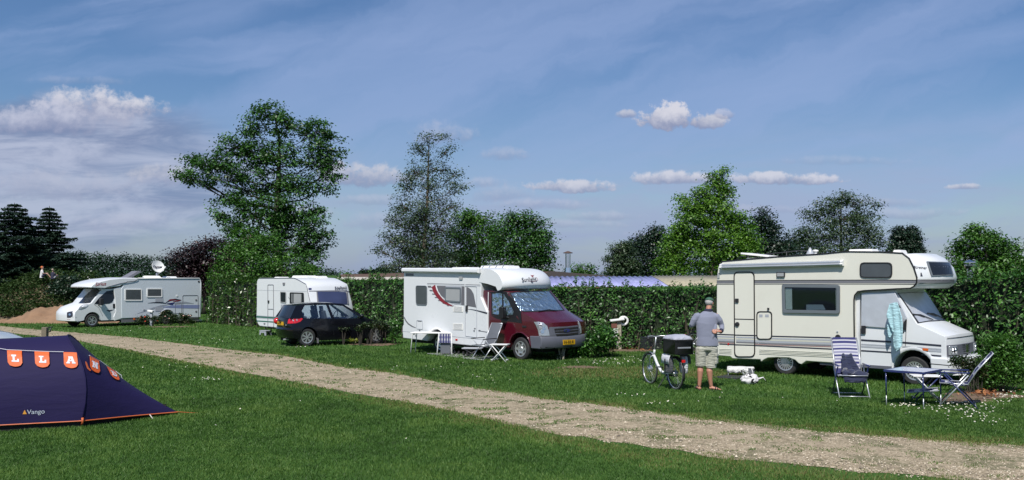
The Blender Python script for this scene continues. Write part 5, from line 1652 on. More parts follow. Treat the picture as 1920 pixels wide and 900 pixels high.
 wheel(R, rwx, W - 0.22, r, 0.19, 'slots', face=1, n=8); wheel(R, fwx, W - 0.2, r, 0.19, 'slots', face=1, n=8)
 MB().box(fwx - 0.45, fwx + 0.5, 0.42, W - 0.42, 0.3, 0.9).build('wheel_well', M['under'], R); MB().box(rwx - 0.42, rwx + 0.42, 0.36, W - 0.36, 0.3, 0.7).build('wheel_well', M['under'], R)
 # awning: cassette with rounded front
 a0, a1 = za((50, 122))[0], za((832, 98))[0]
 b1 = za((832, 138))[0]
 e = Vector((a1[0] - a0[0], 0, a1[1] - a0[1])).normalized(); up = Vector((-e.z, 0, e.x)); h = 0.125
 cs = [(0.0, -0.002), (0.0, -0.10), (0.035, -0.125), (0.06, -0.10), (0.068, -0.085), (0.08, -0.10), (0.11, -0.095), (h, -0.05), (h + 0.01, -0.002)]
 o0 = Vector((a0[0], 0, a0[1])) - up * h
 L = (Vector((a1[0], 0, a1[1])) - Vector((a0[0], 0, a0[1]))).length
 m = MB(); vs = []
 for q in (0, L):
  for (u_, v_) in cs: vs.append(o0 + e * q + up * u_ + Vector((0, v_, 0)))
 n = len(cs); m.add(vs, [list(range(n)), [n + k for k in range(n)][::-1]] + [(k, (k + 1) % n, n + (k + 1) % n, n + k) for k in range(n)])
 aw = m.build('awning_case', M['alu'], R, bevel=0.006)
 for q in (0.0, L):
  m = MB(); vs = []
  for s_ in (-0.03, 0.03):
   for (u_, v_) in cs: vs.append(o0 + e * (q + s_) + up * (u_ * 1.03) + Vector((0, v_ * 1.05 - 0.002, 0)))
  m.add(vs, [list(range(n)), [n + k for k in range(n)][::-1]] + [(k, (k + 1) % n, n + (k + 1) % n, n + k) for k in range(n)]); m.build('end_cap', M['white_plastic'], aw)
 # lamp over the door, small sockets
 q = za((405, 174), (458, 175), (457, 206), (405, 206)); l = plate(f, q, 0, 'awning_lamp', 'dark_plastic', R, t=0.04, r=0.01); plate(f, offs(q, -0.018), -0.04, 'lens', 'win_blind', l, t=0.004)
 q = za((20, 178), (33, 178), (33, 214), (20, 214)); plate(f, q, 0, 'side_marker', 'win_blind', R, t=0.02, r=0.01)
 c = za((800, 597))[0]; m = MB(); m.lathe([(0.0, -0.03), (0.06, -0.028), (0.068, 0.0)], (c[0], 0, c[1]), (0, 1, 0), 18); m.build('filler_cap', M['dark_plastic'], R)
 c = za((797, 560))[0]; m = MB(); m.lathe([(0.0, -0.02), (0.02, -0.018), (0.022, 0.0)], (c[0], 0, c[1]), (0, 1, 0), 12); m.build('socket', M['pale_grey'], R)
 c = za((350, 412))[0]; m = MB(); m.box(c[0] - 0.02, c[0] + 0.02, -0.04, 0, c[1] - 0.025, c[1] + 0.025); m.build('door_catch', M['dark_plastic'], R)
 c = za((90, 640))[0]; m = MB(); m.lathe([(0.0, -0.02), (0.022, -0.018), (0.024, 0.0)], (c[0], 0, c[1]), (0, 1, 0), 12); m.build('side_reflector', M['lamp_red'], R)
 # roof: vents, rack rail, aerial, flue
 rz = lambda px, py: f.u(px, py, 0.0)
 def top(px0, px1, yy, pz, h, name, mt='white_plastic'):
  x0, z = f.u(px0, pz, yy); x1, _ = f.u(px1, pz, yy)
  return roofbox(R, x0, x1, yy, yy + 0.5, z, h, name, mt)
 m = MB(); x0 = f.u(1392, 484, 0.7)[0]; x1 = f.u(1440, 484, 0.7)[0]; z = f.u(1392, 487, 0.7)[1]
 roofbox(R, x0, x1, 0.7, 1.2, z - 0.12, 0.17, 'roof_vent', taper=0.08)
 lid = MB(); lid.obox(((x0 + x1) / 2, 0.95, z + 0.12), (1, 0, -0.12), (0, 1, 0), (0.12, 0, 1), (x1 - x0) / 2 + 0.04, 0.28, 0.022); lid.build('vent_lid', M['white_plastic'], R, bevel=0.01)
 for (pa, pb, pyy) in ((1587, 1637, 470), (1670, 1690, 471)):
  x0, z = f.u(pa, pyy, 0.8); x1, _ = f.u(pb, pyy, 0.8); roofbox(R, x0, x1, 0.8, 1.3, z - 0.12, 0.15, 'roof_vent', taper=0.05)
 x0, z = f.u(1519, 475, 1.0); m = MB(); m.lathe([(0.10, z - 0.25), (0.10, z - 0.02), (0.03, z + 0.12), (0.0, z + 0.16)], (x0, 1.0, 0), (0, 0, 1), 14); m.build('aerial', M['pale_grey'], R, smooth='angle')
 x0, z = f.u(1529, 475, 1.2); m = MB(); m.lathe([(0.04, z - 0.3), (0.04, z + 0.05), (0.075, z + 0.05), (0.075, z + 0.08), (0.0, z + 0.10)], (x0, 1.2, 0), (0, 0, 1), 12); m.build('flue', M['white_plastic'], R, smooth='angle')
 m = MB()
 pa = f.u(1380, 487, 1.4); pb = f.u(1500, 472, 1.4); m.tube([(pa[0], 1.4, pa[1]), (pa[0] + 0.1, 1.4, pa[1] + 0.07), (pb[0], 1.4, pb[1] + 0.03), (pb[0] + 0.5, 1.4, pb[1] - 0.03)], 0.015, 6)
 for t in (0.2, 0.5, 0.8): x = pa[0] + (pb[0] - pa[0]) * t; m.tube([(x, 1.4, pa[1] - 0.25), (x, 1.4, pa[1] + 0.08 * (1 - t) + (pb[1] - pa[1]) * t + 0.05)], 0.012, 5)
 m.build('roof_rail', M['dark_plastic'], R, smooth=True)
 return f, R, cab

fR, cream_mh, cream_cab = cream_motorhome()

# ================================================================== white and red motorhome (middle)
def red_motorhome():
 f = Fr(-2.42, 28.41, -45.0)
 W = 2.12
 R = thing('motorhome', 'white motorhome with a dark red cab and silver blinds in its windows, in the middle', 'motorhome', f.o, f.a)
 zl = lambda *p: f.us(zz(740, 480, 4.285, *p))
 zr = lambda *p, y=0.0: f.us(zz(900, 480, 4.285, *p), y)
 r = 0.335
 rwx = f.u(819, 655)[0]; fwx = f.u(972, 665)[0]
 aR = arch(rwx, r + 0.03, 0.40, 10, 170, 9)
 zb_ = 0.42
 side = zl((66, 660), (62, 600), (62, 562), (70, 552), (72, 120), (76, 96)) + zl((400, 97), (694, 100))
 side += zl((694, 226), (692, 330), (744, 450), (748, 735))
 side += [(aR[0][0] + 0.1, zl((480, 706))[0][1])] + aR + [zl((262, 684))[0]]
 m = MB(); m.prism(side, 0, W); body = m.build('body', M['white_gel'], R, bevel=0.03, seg=3)
 # overcab cap
 def P_(*p): return zr(*p)
 cp = P_((0, 98), (100, 94), (200, 93), (330, 96), (410, 112), (455, 150), (470, 200), (455, 238), (400, 262), (300, 268), (200, 262), (100, 232), (0, 212))
 cx0 = cp[0][0]
 xs_ = [p[0] for p in cp]
 # profile in side plane: nose reaches to about the windscreen foot
 nx = f.u(942, 520)[0]
 zt, zbm = cp[0][1] - 0.02, f.u(955, 545)[1]
 xs0 = f.u(914, 502)[0]; zm = zbm + 0.16
 cap = [(cx0 - 0.03, zt + 0.01)] + [(xs0 + (nx - xs0) * sin(a), zm + (zt + 0.005 - zm) * cos(a)) for a in np.linspace(0, pi / 2, 12)] + [(nx - 0.20 + 0.20 * cos(a), zm - (zm - zbm) * sin(a)) for a in np.linspace(0.3, pi / 2, 6)] + [f.u(930, 537), f.u(915, 532), (cx0 - 0.03, f.u(900, 529)[1])]
 def cw(p, t):
  a = abs(2 * t - 1); q = 1 - a ** 2.6; k = max(0, min(1, (p[0] - cx0) / (nx - cx0)))
  return (p[0] + 0.32 * q * k, p[1], zbm + (p[2] - zbm) * (1 - 0.06 * a ** 6 * k) + 0.03 * q)
 m = MB(); m.prism(cap, -0.008, W + 0.008, 30, cw, cap=0.12); cp_o = m.build('overcab', M['white_gel'], R, smooth='angle')
 text('Sunlight', 0.19, 'stripe_dark', R, mtx=mtx_hit(cp_o, f, 900 + 392 / 4.285, 480 + 190 / 4.285, 900 + 440 / 4.285, 480 + 188 / 4.285), shear=0.15)
 stick(cp_o, zz(900, 480, 4.285, (404, 153), (418, 156), (436, 154), (424, 162), (438, 176), (420, 166), (412, 172), (415, 162)), 'emblem', M['stripe_red'], R, f, off=0.006)
 pp = stick(cp_o, zz(900, 480, 4.285, (385, 203), (420, 206), (452, 203), (464, 192), (458, 178), (444, 172)), '', None, None, f, off=0.006, pts_only=True)
 m = MB(); m.tube(pp, 0.005, 4); m.build('emblem_swoosh', M['stripe_red'], R)
 # rear bumper skirt / lower body trim
 q = zl((62, 604), (748, 676)); strip([(a, b) for a, b in q], 0.012, 0, 'skirt_seam', 'pale_grey', R)
 # awning
 a0, a1 = zl((76, 95))[0], zl((686, 97))[0]; b1 = zl((686, 138))[0]; b0 = zl((76, 128))[0]
 m = MB(); cs = [(0, 0), (0, -0.10), (0.03, -0.125), (0.12, -0.12), (0.15, -0.08), (0.155, 0)]
 vs = []
 for (A, B) in ((a0, b0), (a1, b1)):
  for (u_, v_) in cs: vs.append((A[0], v_, B[1] + (A[1] - B[1]) * u_ / 0.155))
 n = len(cs); m.add(vs, [list(range(n)), [n + k for k in range(n)][::-1]] + [(k, (k + 1) % n, n + (k + 1) % n, n + k) for k in range(n)])
 aw = m.build('awning_case', M['white_gel'], R, bevel=0.015)
 m = MB(); m.box(a1[0] - 0.01, a1[0] + 0.06, -0.13, 0, b1[1] - 0.01, a1[1] + 0.005); m.build('end_cap', M['white_plastic'], aw, bevel=0.03)
 q = zl((90, 140), (152, 140), (152, 160), (90, 160)); plate(f, q, 0, 'rear_lamp', 'grey_stripe', R, t=0.01)
 q = zl((520, 165), (550, 165), (548, 190), (522, 190)); plate(f, q, 0, 'awning_lamp', 'win_blind', R, t=0.03, r=0.02)
 # decals: long line, grey window band, swoosh, dashes
 strip(zl((262, 220), (690, 233)), 0.016, 0, 'line', 'grey_stripe', R)
 strip(zl((262, 228), (690, 243)), 0.008, 0, 'line', 'pale_grey', R)
 band = zl((338, 238), (562, 244), (562, 398), (460, 388), (420, 370), (375, 320), (350, 280))
 plate(f, band, 0, 'window_band', 'pale_grey', R, t=0.003)
 mat('decal_grey', (0.13, 0.13, 0.145), 0.4)
 plate(f, zl((576, 250), (590, 252), (615, 270), (635, 305), (656, 415), (590, 402), (576, 400)), 0, 'window_band', 'decal_grey', R, t=0.003)
 plate(f, zl((338, 238), (410, 240), (410, 345), (375, 320), (350, 280)), 0, 'window_band', 'decal_grey', R, t=0.006)
 plate(f, zl((540, 243), (562, 244), (562, 396), (535, 392)), 0, 'window_band', 'decal_grey', R, t=0.006)
 sw = zl((312, 240), (322, 275), (342, 310), (370, 345), (400, 370), (430, 388), (465, 402))
 strip(sw, [0.19, 0.17, 0.15, 0.13, 0.11, 0.07, 0.02], 0, 'swoosh', 'stripe_red', R, t=0.008)
 sw2 = [(a - 0.085, b - 0.02) for a, b in sw]
 strip([(a + 0.11, b + 0.015) for a, b in sw], [0.02, 0.03, 0.03, 0.03, 0.02, 0.02, 0.01], 0, 'swoosh', 'white_gel', R, t=0.008)
 for (x, y, w_, h_) in ((280, 246, 30, 14), (292, 277, 26, 11), (312, 306, 24, 9), (332, 333, 22, 8), (358, 358, 20, 7), (392, 380, 16, 5), (427, 400, 14, 4)):
  plate(f, zl((x - w_ / 2, y - h_ / 2), (x + w_ / 2 - 3, y - h_ / 2 + 1), (x + w_ / 2 + 3, y + h_ / 2 + 1), (x - w_ / 2 + 4, y + h_ / 2)), 0, 'dash', 'decal_grey', R, t=0.005)
 strip(zl((76, 492), (90, 520), (110, 545), (140, 565), (170, 577)), [0.05, 0.05, 0.05, 0.04, 0.02], 0, 'swoosh', 'decal_grey', R)
 strip(zl((465, 403), (548, 408)), 0.015, 0, 'line', 'stripe_dark', R)
 strip(zl((588, 428), (620, 430), (660, 438), (742, 460)), [0.005, 0.02, 0.03, 0.05], 0, 'line', 'stripe_dark', R, t=0.006)
 strip(zl((672, 600), (745, 612)), 0.02, 0, 'line', 'decal_grey', R, t=0.006)
 # windows
 window(f, zl((172, 236), (262, 238), (262, 396), (174, 392)), 0, R, 0.09, 0.02, 'rubber_grey', 'win_grey')
 window(f, zl((406, 248), (536, 252), (534, 376), (406, 366)), 0, R, 0.06, 0.05, 'rubber_grey', 'win_blind')
 # entry door
 dp = zl((566, 240), (662, 244), (662, 656), (568, 644))
 o = roundpoly(dp, 0.04, 3); i = roundpoly(offs(dp, -0.012), 0.04, 3); m = MB(); m.ring(o, i, -0.012, 0.001); d = m.build('entry_door', M['pale_grey'], R)
 m = MB(); q = zl((566, 225), (566, 400)); m.tube([(a, -0.01, b) for a, b in q], 0.012, 5); m.build('door_edge', M['white_gel'], d)
 q = zl((578, 398), (590, 396), (588, 448), (576, 446)); plate(f, q, 0, 'handle', 'dark_plastic', d, t=0.04, r=0.01)
 for (x, y, w_, h_) in ((472, 402, 78, 46), (470, 540, 80, 52)):
  q = zl((x, y), (x + w_, y + 3), (x + w_, y + h_ + 3), (x, y + h_)); v = plate(f, q, 0, 'fridge_vent', 'curtain', R, t=0.012, r=0.02)
  for k in range(5):
   yy = y + h_ * (k + 0.7) / 5.4; strip(zl((x + 6, yy), (x + w_ - 8, yy + 2)), 0.012, -0.012, 'slat', 'pale_grey', v)
 q = zl((178, 515), (226, 518), (226, 590), (178, 585)); o = roundpoly(q, 0.03); i = roundpoly(offs(q, -0.012), 0.02); m = MB(); m.ring(o, i, -0.012, 0.001); m.build('locker_door', M['pale_grey'], R)
 strip(zl((186, 524), (216, 526)), 0.02, 0, 'locker_lock', 'decal_grey', R)
 for (x, y, mm) in ((202, 597, 'decal_grey'), (646, 582, 'decal_grey'), (640, 600, 'decal_grey'), (684, 598, 'decal_grey'), (498, 672, 'lamp_red'), (172, 640, 'decal_grey')):
  c = zl((x, y))[0]; s_ = 0.035 if mm == 'lamp_red' else 0.022
  plate(f, rect(c[0] - s_ * 1.3, c[0] + s_ * 1.3, c[1] - s_ * 0.7, c[1] + s_ * 0.7), 0, 'marker', mm, R, t=0.015, r=0.01)
 # white molding over rear arch
 m = MB(); pa = [(rwx + 0.43 * cos(radians(a)), -0.012, r + 0.03 + 0.43 * sin(radians(a))) for a in range(25, 156, 10)]; m.tube(pa, 0.028, 6); m.build('wheel_arch', M['white_plastic'], R, smooth=True)
 # roof things
 for (pa, pb, yy, py, h, nm) in ((800, 826, 0.8, 500, 0.10, 'roof_vent'), (843, 878, 0.9, 500, 0.11, 'roof_vent'), (897, 952, 0.6, 500, 0.13, 'skylight')):
  x0, z = f.u(pa, py + 1, yy); x1, _ = f.u(pb, py + 1, yy); b = roofbox(R, x0, x1, yy, yy + 0.6, zt - 0.03, h, nm)
  if nm == 'skylight':
   for k in range(4):
    xx = x0 + (x1 - x0) * (k + 0.6) / 4.4; m = MB(); m.box(xx - 0.02, xx + 0.02, yy - 0.02, yy + 0.5, zt + h - 0.03, zt + h - 0.01); m.build('rib', M['pale_grey'], b)
 # chassis
 m = MB(); m.box(zl((80, 600))[0][0] + 0.2, fwx - 0.3, 0.15, W - 0.15, 0.28, zl((600, 700))[0][1] + 0.03); m.build('chassis', M['under'], R)
 # ---- cab (dark red)
 yc = 0.06
 xa = zl((744, 500))[0][0] - 0.35
 aF = arch(fwx, r + 0.04, 0.42, 0, 175, 12)
 wt = f.u(948, 546, yc); wb = f.u(980, 586, yc); hd = f.u(1004, 600, yc)
 nx2 = f.u(1013, 615, yc)[0]
 sill = 0.36
 cabp = [(xa, sill), (xa, wt[1] + 0.02), wt, wb, hd, (nx2 - 0.02, f.u(1012, 607, yc)[1]), (nx2 + 0.01, 0.75), (nx2 - 0.02, 0.5), (aF[0][0] + 0.03, 0.42)] + aF + [(aF[-1][0] - 0.02, sill)]
 wmid = (W - 2 * yc)

 def cw2(p, t):
  q = 1 - abs(2 * t - 1) ** 2.8; k = max(0, min(1, (p[0] - wt[0]) / (nx2 - wt[0])))
  hi = max(0, (p[2] - 1.1)); y = W / 2 + (p[1] - W / 2) * (1 - 0.05 * hi)
  return (p[0] + 0.22 * q * k ** 1.2 + (0.10 * q if wt[1] - 0.05 < p[2] < wt[1] + 0.01 else 0), y, p[2] + (0.03 * q if p[0] > wb[0] - 0.1 and p[2] > 0.8 else 0))
 m = MB(); m.prism(cabp, yc, W - yc, 18, cw2, cap=0.16); cab = m.build('cab', M['red_paint'], R, bevel=0.03, seg=3, ang=36)
 # windscreen
 stick(cab, zz(900, 480, 4.285, (236, 296), (300, 288), (552, 272), (610, 345), (680, 440), (560, 446), (450, 450), (330, 452), (300, 410)), 'windscreen', M['dark_plastic'], R, f, off=0.008, thick=0.01, dens=3)
 stick(cab, zz(900, 480, 4.285, (250, 304), (300, 296), (545, 282), (600, 350), (664, 434), (560, 440), (450, 443), (332, 444), (300, 400)), 'silver_blind', M['foil_blue'], R, f, off=0.014, thick=0.006, dens=3)
 for (a0, a1) in (((470, 452), (560, 436)), ((620, 446), (555, 440))):
  pp = stick(cab, zz(900, 480, 4.285, a0, a1), '', None, None, f, off=0.03, pts_only=True); m = MB()
  if len(pp) == 2: m.tube(pp, 0.014, 5)
  else: m.tube([pp[0], pp[1]], 0.014, 5)
  m.build('wiper', M['black_trim'], R)
 # side windows and mirror; A pillar dark edge
 stick(cab, zz(900, 480, 4.285, (92, 300), (150, 288), (196, 292), (250, 370), (300, 470), (290, 490), (160, 490), (92, 470)), 'door_window', M['black_trim'], R, f, off=0.006, dens=2)
 stick(cab, zz(900, 480, 4.285, (102, 304), (150, 296), (178, 300), (180, 480), (104, 462)), 'silver_blind', M['foil_blue'], R, f, off=0.012, dens=2)
 stick(cab, zz(900, 480, 4.285, (192, 306), (230, 362), (272, 450), (262, 474), (194, 474)), 'silver_blind', M['foil_blue'], R, f, off=0.012, dens=2)
 stick(cab, zz(900, 480, 4.285, (90, 476), (130, 500), (200, 520), (340, 540), (330, 528), (290, 488), (160, 490)), 'door_trim', M['black_trim'], R, f, off=0.008, dens=2)
 stick(cab, zz(900, 480, 4.285, (80, 290), (200, 282), (236, 296), (330, 452), (338, 540), (322, 520), (206, 300), (92, 300)), 'pillar_trim', M['black_trim'], R, f, off=0.010, dens=2)
 stick(cab, zz(900, 480, 4.285, (66, 290), (72, 290), (62, 640), (58, 740), (54, 740)), 'panel_edge', M['white_gel'], R, f, off=0.010)
 mi = stick(cab, zz(900, 480, 4.285, (218, 455)), '', None, None, f, off=0.0, pts_only=True)[0]
 m = MB(); m.box(mi.x - 0.10, mi.x + 0.07, mi.y - 0.26, mi.y - 0.08, mi.z - 0.17, mi.z + 0.17); mr = m.build('mirror', M['black_trim'], R, bevel=0.03, seg=3)
 m = MB(); m.tube([(mi.x, mi.y - 0.1, mi.z - 0.12), (mi.x + 0.10, mi.y + 0.03, mi.z - 0.16)], 0.03, 6); m.build('mirror_arm', M['black_trim'], mr)
 m = MB(); y2 = W - mi.y; m.box(mi.x + 0.0, mi.x + 0.17, y2 + 0.10, y2 + 0.30, mi.z - 0.17, mi.z + 0.17); m.build('mirror', M['black_trim'], R, bevel=0.03, seg=3)
 stick(cab, zz(900, 480, 4.285, (340, 558), (372, 560), (374, 572), (345, 572)), 'indicator', M['dark_plastic'], R, f, off=0.02, thick=0.02)
 pp = stick(cab, zz(900, 480, 4.285, (74, 300), (74, 470), (70, 640)), '', None, None, f, off=0.004, pts_only=True); m = MB(); m.tube(pp, 0.006, 4)
 m.build('door_gap', M['black_trim'], R)
 # wheel arch lip
 m = MB(); pa = [(fwx + 0.44 * cos(radians(a)), yc - 0.005, r + 0.04 + 0.44 * sin(radians(a))) for a in range(5, 178, 10)]; m.tube(pa, 0.022, 6); m.build('wheel_arch', M['red_paint'], R, smooth=True)
 # bumper, grille surround, lights by tracing onto the nose
 bz1 = f.u(1000, 630, yc)[1]
 bp = [(aF[0][0] - 0.02, bz1), (nx2 + 0.01, bz1 + 0.01), (nx2 + 0.05, bz1 - 0.05), (nx2 + 0.055, bz1 - 0.22), (nx2 + 0.0, bz1 - 0.36), (aF[0][0] + 0.04, bz1 - 0.36), (aF[1][0] + 0.03, bz1 - 0.22)]
 def bw(p, t):
  q = 1 - abs(2 * t - 1) ** 2.8; k = max(0, min(1, (p[0] - wt[0]) / (nx2 - wt[0]))); return (p[0] + 0.22 * q * k ** 1.2, p[1], p[2])
 m = MB(); m.prism(bp, yc - 0.02, W - yc + 0.02, 18, bw); bmp = m.build('bumper', M['grey_plastic'], R, bevel=0.03, seg=3, ang=40)
 stick(cab, zz(900, 480, 4.285, (556, 572), (640, 568), (700, 566), (780, 556), (798, 590), (800, 640), (700, 648), (600, 654), (560, 650), (552, 600)), 'grille', M['grey_plastic'], R, f, off=0.022, thick=0.02, dens=3)
 for (pts) in (((592, 584), (680, 578), (782, 568), (784, 582), (680, 594), (596, 600)), ((596, 606), (680, 602), (786, 590), (784, 604), (680, 616), (600, 618)), ((604, 628), (690, 624), (784, 612), (782, 626), (690, 640), (612, 642))):
  stick(cab, zz(900, 480, 4.285, *pts), 'grille_slot', M['under'], R, f, off=0.030, thick=0.006, dens=2)
 stick(cab, zz(900, 480, 4.285, *[(692 + 26 * cos(a), 598 + 14 * sin(a) - 2 * cos(a)) for a in np.linspace(0, 2 * pi, 16)[:-1]]), 'badge', M['stripe_blue'], R, f, off=0.038, thick=0.006)
 stick(cab, zz(900, 480, 4.285, *[(682 + 9 * cos(a), 600 + 7 * sin(a)) for a in np.linspace(0, 2 * pi, 10)[:-1]]), 'badge_shine', M['chrome'], R, f, off=0.044, thick=0.006)
 h = stick(cab, zz(900, 480, 4.285, (436, 528), (470, 532), (510, 540), (538, 562), (550, 600), (558, 640), (520, 642), (478, 642), (468, 590), (452, 555)), 'headlight', M['lamp_clear'], R, f, off=0.02, thick=0.015, dens=2)
 for (x, y, q_) in ((484, 568, 16), (512, 580, 14), (500, 608, 15)):
  stick(cab, zz(900, 480, 4.285, *[(x + q_ * cos(a), y + q_ * sin(a)) for a in np.linspace(0, 2 * pi, 12)[:-1]]), 'reflector', M['chrome'] if q_ != 16 else M['grey_stripe'], h, f, off=0.026, thick=0.006)
 stick(cab, zz(900, 480, 4.285, (782, 520), (796, 535), (808, 570), (812, 618), (802, 622), (792, 570)), 'headlight', M['lamp_clear'], R, f, off=0.02, thick=0.015, dens=2)
 pl = stick(bmp, zz(900, 480, 4.285, (664, 674), (760, 670), (760, 706), (666, 713)), 'number_plate', M['plate_yellow'], R, f, off=0.02, thick=0.015)
 text('SX-RB-91', 0.115, 'black_trim', R, mtx=mtx_hit(bmp, f, 900 + 712 / 4.285, 480 + 691 / 4.285, 900 + 740 / 4.285, 480 + 689 / 4.285, off=0.024), space=1.0, depth=0.002)
 stick(bmp, zz(900, 480, 4.285, (480, 728), (600, 736), (740, 722), (742, 736), (620, 752), (500, 748)), 'air_intake', M['under'], R, f, off=0.008, dens=2)
 MB().box(fwx - 0.42, fwx + 0.6, 0.4, W - 0.4, 0.25, 0.9).build('wheel_well', M['under'], R); MB().box(rwx - 0.42, rwx + 0.42, 0.36, W - 0.36, 0.3, 0.75).build('wheel_well', M['under'], R)
 wheel(R, rwx, 0.22, r, 0.2, 'holes', n=6); wheel(R, fwx, 0.19, r, 0.21, 'holes', n=6)
 wheel(R, rwx, W - 0.22, r, 0.2, 'holes', face=1, n=6); wheel(R, fwx, W - 0.19, r, 0.21, 'holes', face=1, n=6)
 # covered spare wheel on the rear wall
 x0 = zl((70, 330))[0][0]; z = zl((60, 330))[0]
 m = MB(); m.lathe([(0.0, -0.17), (0.28, -0.17), (0.33, -0.12), (0.33, 0.0)], (x0 - 0.0, 0.45, z[1] - 0.28), (1, 0, 0), 24); m.build('spare_wheel_cover', M['grey_stripe'], R, smooth='angle')
 return f, R, cab

fM, red_mh, red_cab = red_motorhome()

# ================================================================== white motorhome with the dish (left)
def left_motorhome():
 f = Fr(-20.9, 44.2, 51.4)
 W = 2.15
 R = thing('motorhome', 'white motorhome with a round satellite dish on its roof, farthest left of the three motorhomes', 'motorhome', f.o, f.a)
 z1 = lambda *p: f.us(zz(100, 470, 5.627, *p))
 r = 0.335
 rwx = f.u(312.4, 602)[0]; fwx = f.u(174.3, 602)[0]
 aR = arch(rwx, r + 0.02, 0.42, 5, 175, 10)
 pts = z1((1556, 660), (1556, 320), (1545, 294), (1535, 290)) + z1((890, 290), (760, 292), (735, 372), (718, 400), (718, 700), (722, 716))
 zlow = z1((722, 716))[0][1]
 pts = [(pts[0][0], z1((1550, 704))[0][1])] + pts[0:] + [(aR[-1][0] - 0.05, zlow)] + aR[::-1] + [(aR[0][0] + 0.05, z1((1300, 706))[0][1])]
 m = MB(); m.prism(pts, 0, W); m.build('body', M['cool_gel'], R, bevel=0.04, seg=3)
 # roof rail and rear edge in bright white
 m = MB(); q = z1((890, 291), (1535, 291), (1549, 310), (1556, 340), (1558, 640)); m.tube([(a, -0.01, b) for a, b in q], 0.03, 6); m.build('edge_trim', M['white_gel'], R, smooth=True)
 strip(z1((722, 735), (900, 728), (1100, 724)), 0.24, 0.06, 'skirt', 'decal_grey', R, t=0.03)
 strip(z1((1290, 722), (1540, 722)), 0.20, 0.06, 'skirt', 'decal_grey', R, t=0.03)
 m = MB(); m.box(fwx + 0.5, rwx - 0.5, 0.15, W - 0.15, 0.25, zlow); m.box(rwx + 0.5, pts[0][0] - 0.1, 0.15, W - 0.15, 0.3, zlow); m.build('chassis', M['under'], R)
 # cap over the cab
 cx1 = z1((890, 298))[0][0]
 nx = f.u(171.5, 537)[0]
 cap = z1((890, 290), (740, 288), (600, 302), (500, 325), (440, 345)) + [f.u(172, 535), f.u(170.5, 539.5), f.u(196, 540.5)] + z1((700, 375), (780, 330), (860, 322), (888, 305))
 x_l = min(p[0] for p in cap)
 def cw(p, t):
  q = 1 - abs(2 * t - 1) ** 2.6; k = max(0, min(1, (cx1 - p[0]) / (cx1 - x_l))) ** 1.6
  return (p[0] - 0.20 * q * k, p[1], p[2] + 0.03 * q)
 m = MB(); m.prism(cap, -0.02, W + 0.02, 16, cw); cpo = m.build('overcab', M['white_gel'], R, bevel=0.05, seg=3, ang=42)
 text('Sirius', 0.26, 'plate_red', R, mtx=mtx_hit(cpo, f, 188, 532.8, 193, 532.4), shear=0.3)
 # rounded end of the cap moulding: grey shadow line
 m = MB(); q = z1((555, 385), (700, 345), (830, 324), (875, 312), (892, 300)); m.tube([(a, -0.03, b) for a, b in q], 0.014, 5); m.build('cap_line', M['grey_stripe'], R)
 # ---- cab
 yc = 0.07
 aF = arch(fwx, r + 0.02, 0.41, 5, 178, 12)
 wt = f.u(193, 542, yc); wb = f.u(172, 568.5, yc); hd = f.u(149, 577, yc); nn = f.u(141, 585, yc)
 zc0 = 0.33
 cabp = [(z1((722, 500))[0][0] + 0.3, zc0), (aF[0][0] + 0.04, zc0)] + aF + [(nn[0] + 0.12, 0.30), (nn[0] - 0.0, 0.34), (nn[0] - 0.02, 0.60), (nn[0], nn[1] - 0.02), (hd[0], hd[1]), wb, wt, (z1((722, 400))[0][0] + 0.3, wt[1] + 0.02)]
 def cw2(p, t):
  q = 1 - abs(2 * t - 1) ** 2.4; k = max(0, min(1, (wt[0] - p[0]) / (wt[0] - nn[0]))); hi = max(0, p[2] - 1.0)
  y = W / 2 + (p[1] - W / 2) * (1 - 0.06 * hi)
  return (p[0] - 0.17 * q * k ** 1.1, y, p[2] + (0.05 * q if p[2] > 0.8 and p[0] < wb[0] + 0.1 else 0))
 m = MB(); m.prism(cabp, yc, W - yc, 18, cw2, cap=0.16); cab = m.build('cab', M['white_gel'], R, bevel=0.04, seg=3, ang=36)
 # panel between cab and body
 q = z1((640, 400), (722, 380), (722, 716), (650, 740), (640, 700), (662, 640), (655, 500)); m = MB(); m.prism(q, 0.02, 0.2); m.build('side_fairing', M['white_gel'], R, bevel=0.02)
 stick(cab, zz(100, 470, 5.627, (408, 408), (455, 405), (508, 404), (455, 470), (388, 552), (330, 558), (266, 556), (330, 482)), 'windscreen', M['win_dark'], R, f, off=0.01, thick=0.01, dens=3)
 stick(cab, zz(100, 470, 5.627, (432, 562), (480, 500), (560, 428), (630, 416), (644, 430), (642, 500), (620, 545), (590, 558), (500, 566)), 'door_window', M['win_dark'], R, f, off=0.01, thick=0.01, dens=2)
 pp = stick(cab, zz(100, 470, 5.627, (655, 420), (660, 600), (640, 700), (600, 735)), '', None, None, f, off=0.004, pts_only=True); m = MB(); m.tube(pp, 0.006, 4)
 pp = stick(cab, zz(100, 470, 5.627, (430, 568), (478, 600), (520, 690), (528, 755)), '', None, None, f, off=0.004, pts_only=True); m.tube(pp, 0.008, 4); m.build('door_gap', M['grey_stripe'], R)
 stick(cab, zz(100, 470, 5.627, (556, 628), (640, 622), (600, 640), (590, 646)), 'door_mark', M['stripe_dark'], R, f, off=0.006)
 stick(cab, zz(100, 470, 5.627, (628, 560), (652, 560), (652, 606), (628, 606)), 'door_handle', M['dark_plastic'], R, f, off=0.02, thick=0.02)
 mi = stick(cab, zz(100, 470, 5.627, (485, 545)), '', None, None, f, off=0.0, pts_only=True)[0]
 m = MB(); m.box(mi.x - 0.09, mi.x + 0.08, mi.y - 0.30, mi.y - 0.10, mi.z - 0.14, mi.z + 0.20); mr = m.build('mirror', M['dark_plastic'], R, bevel=0.03)
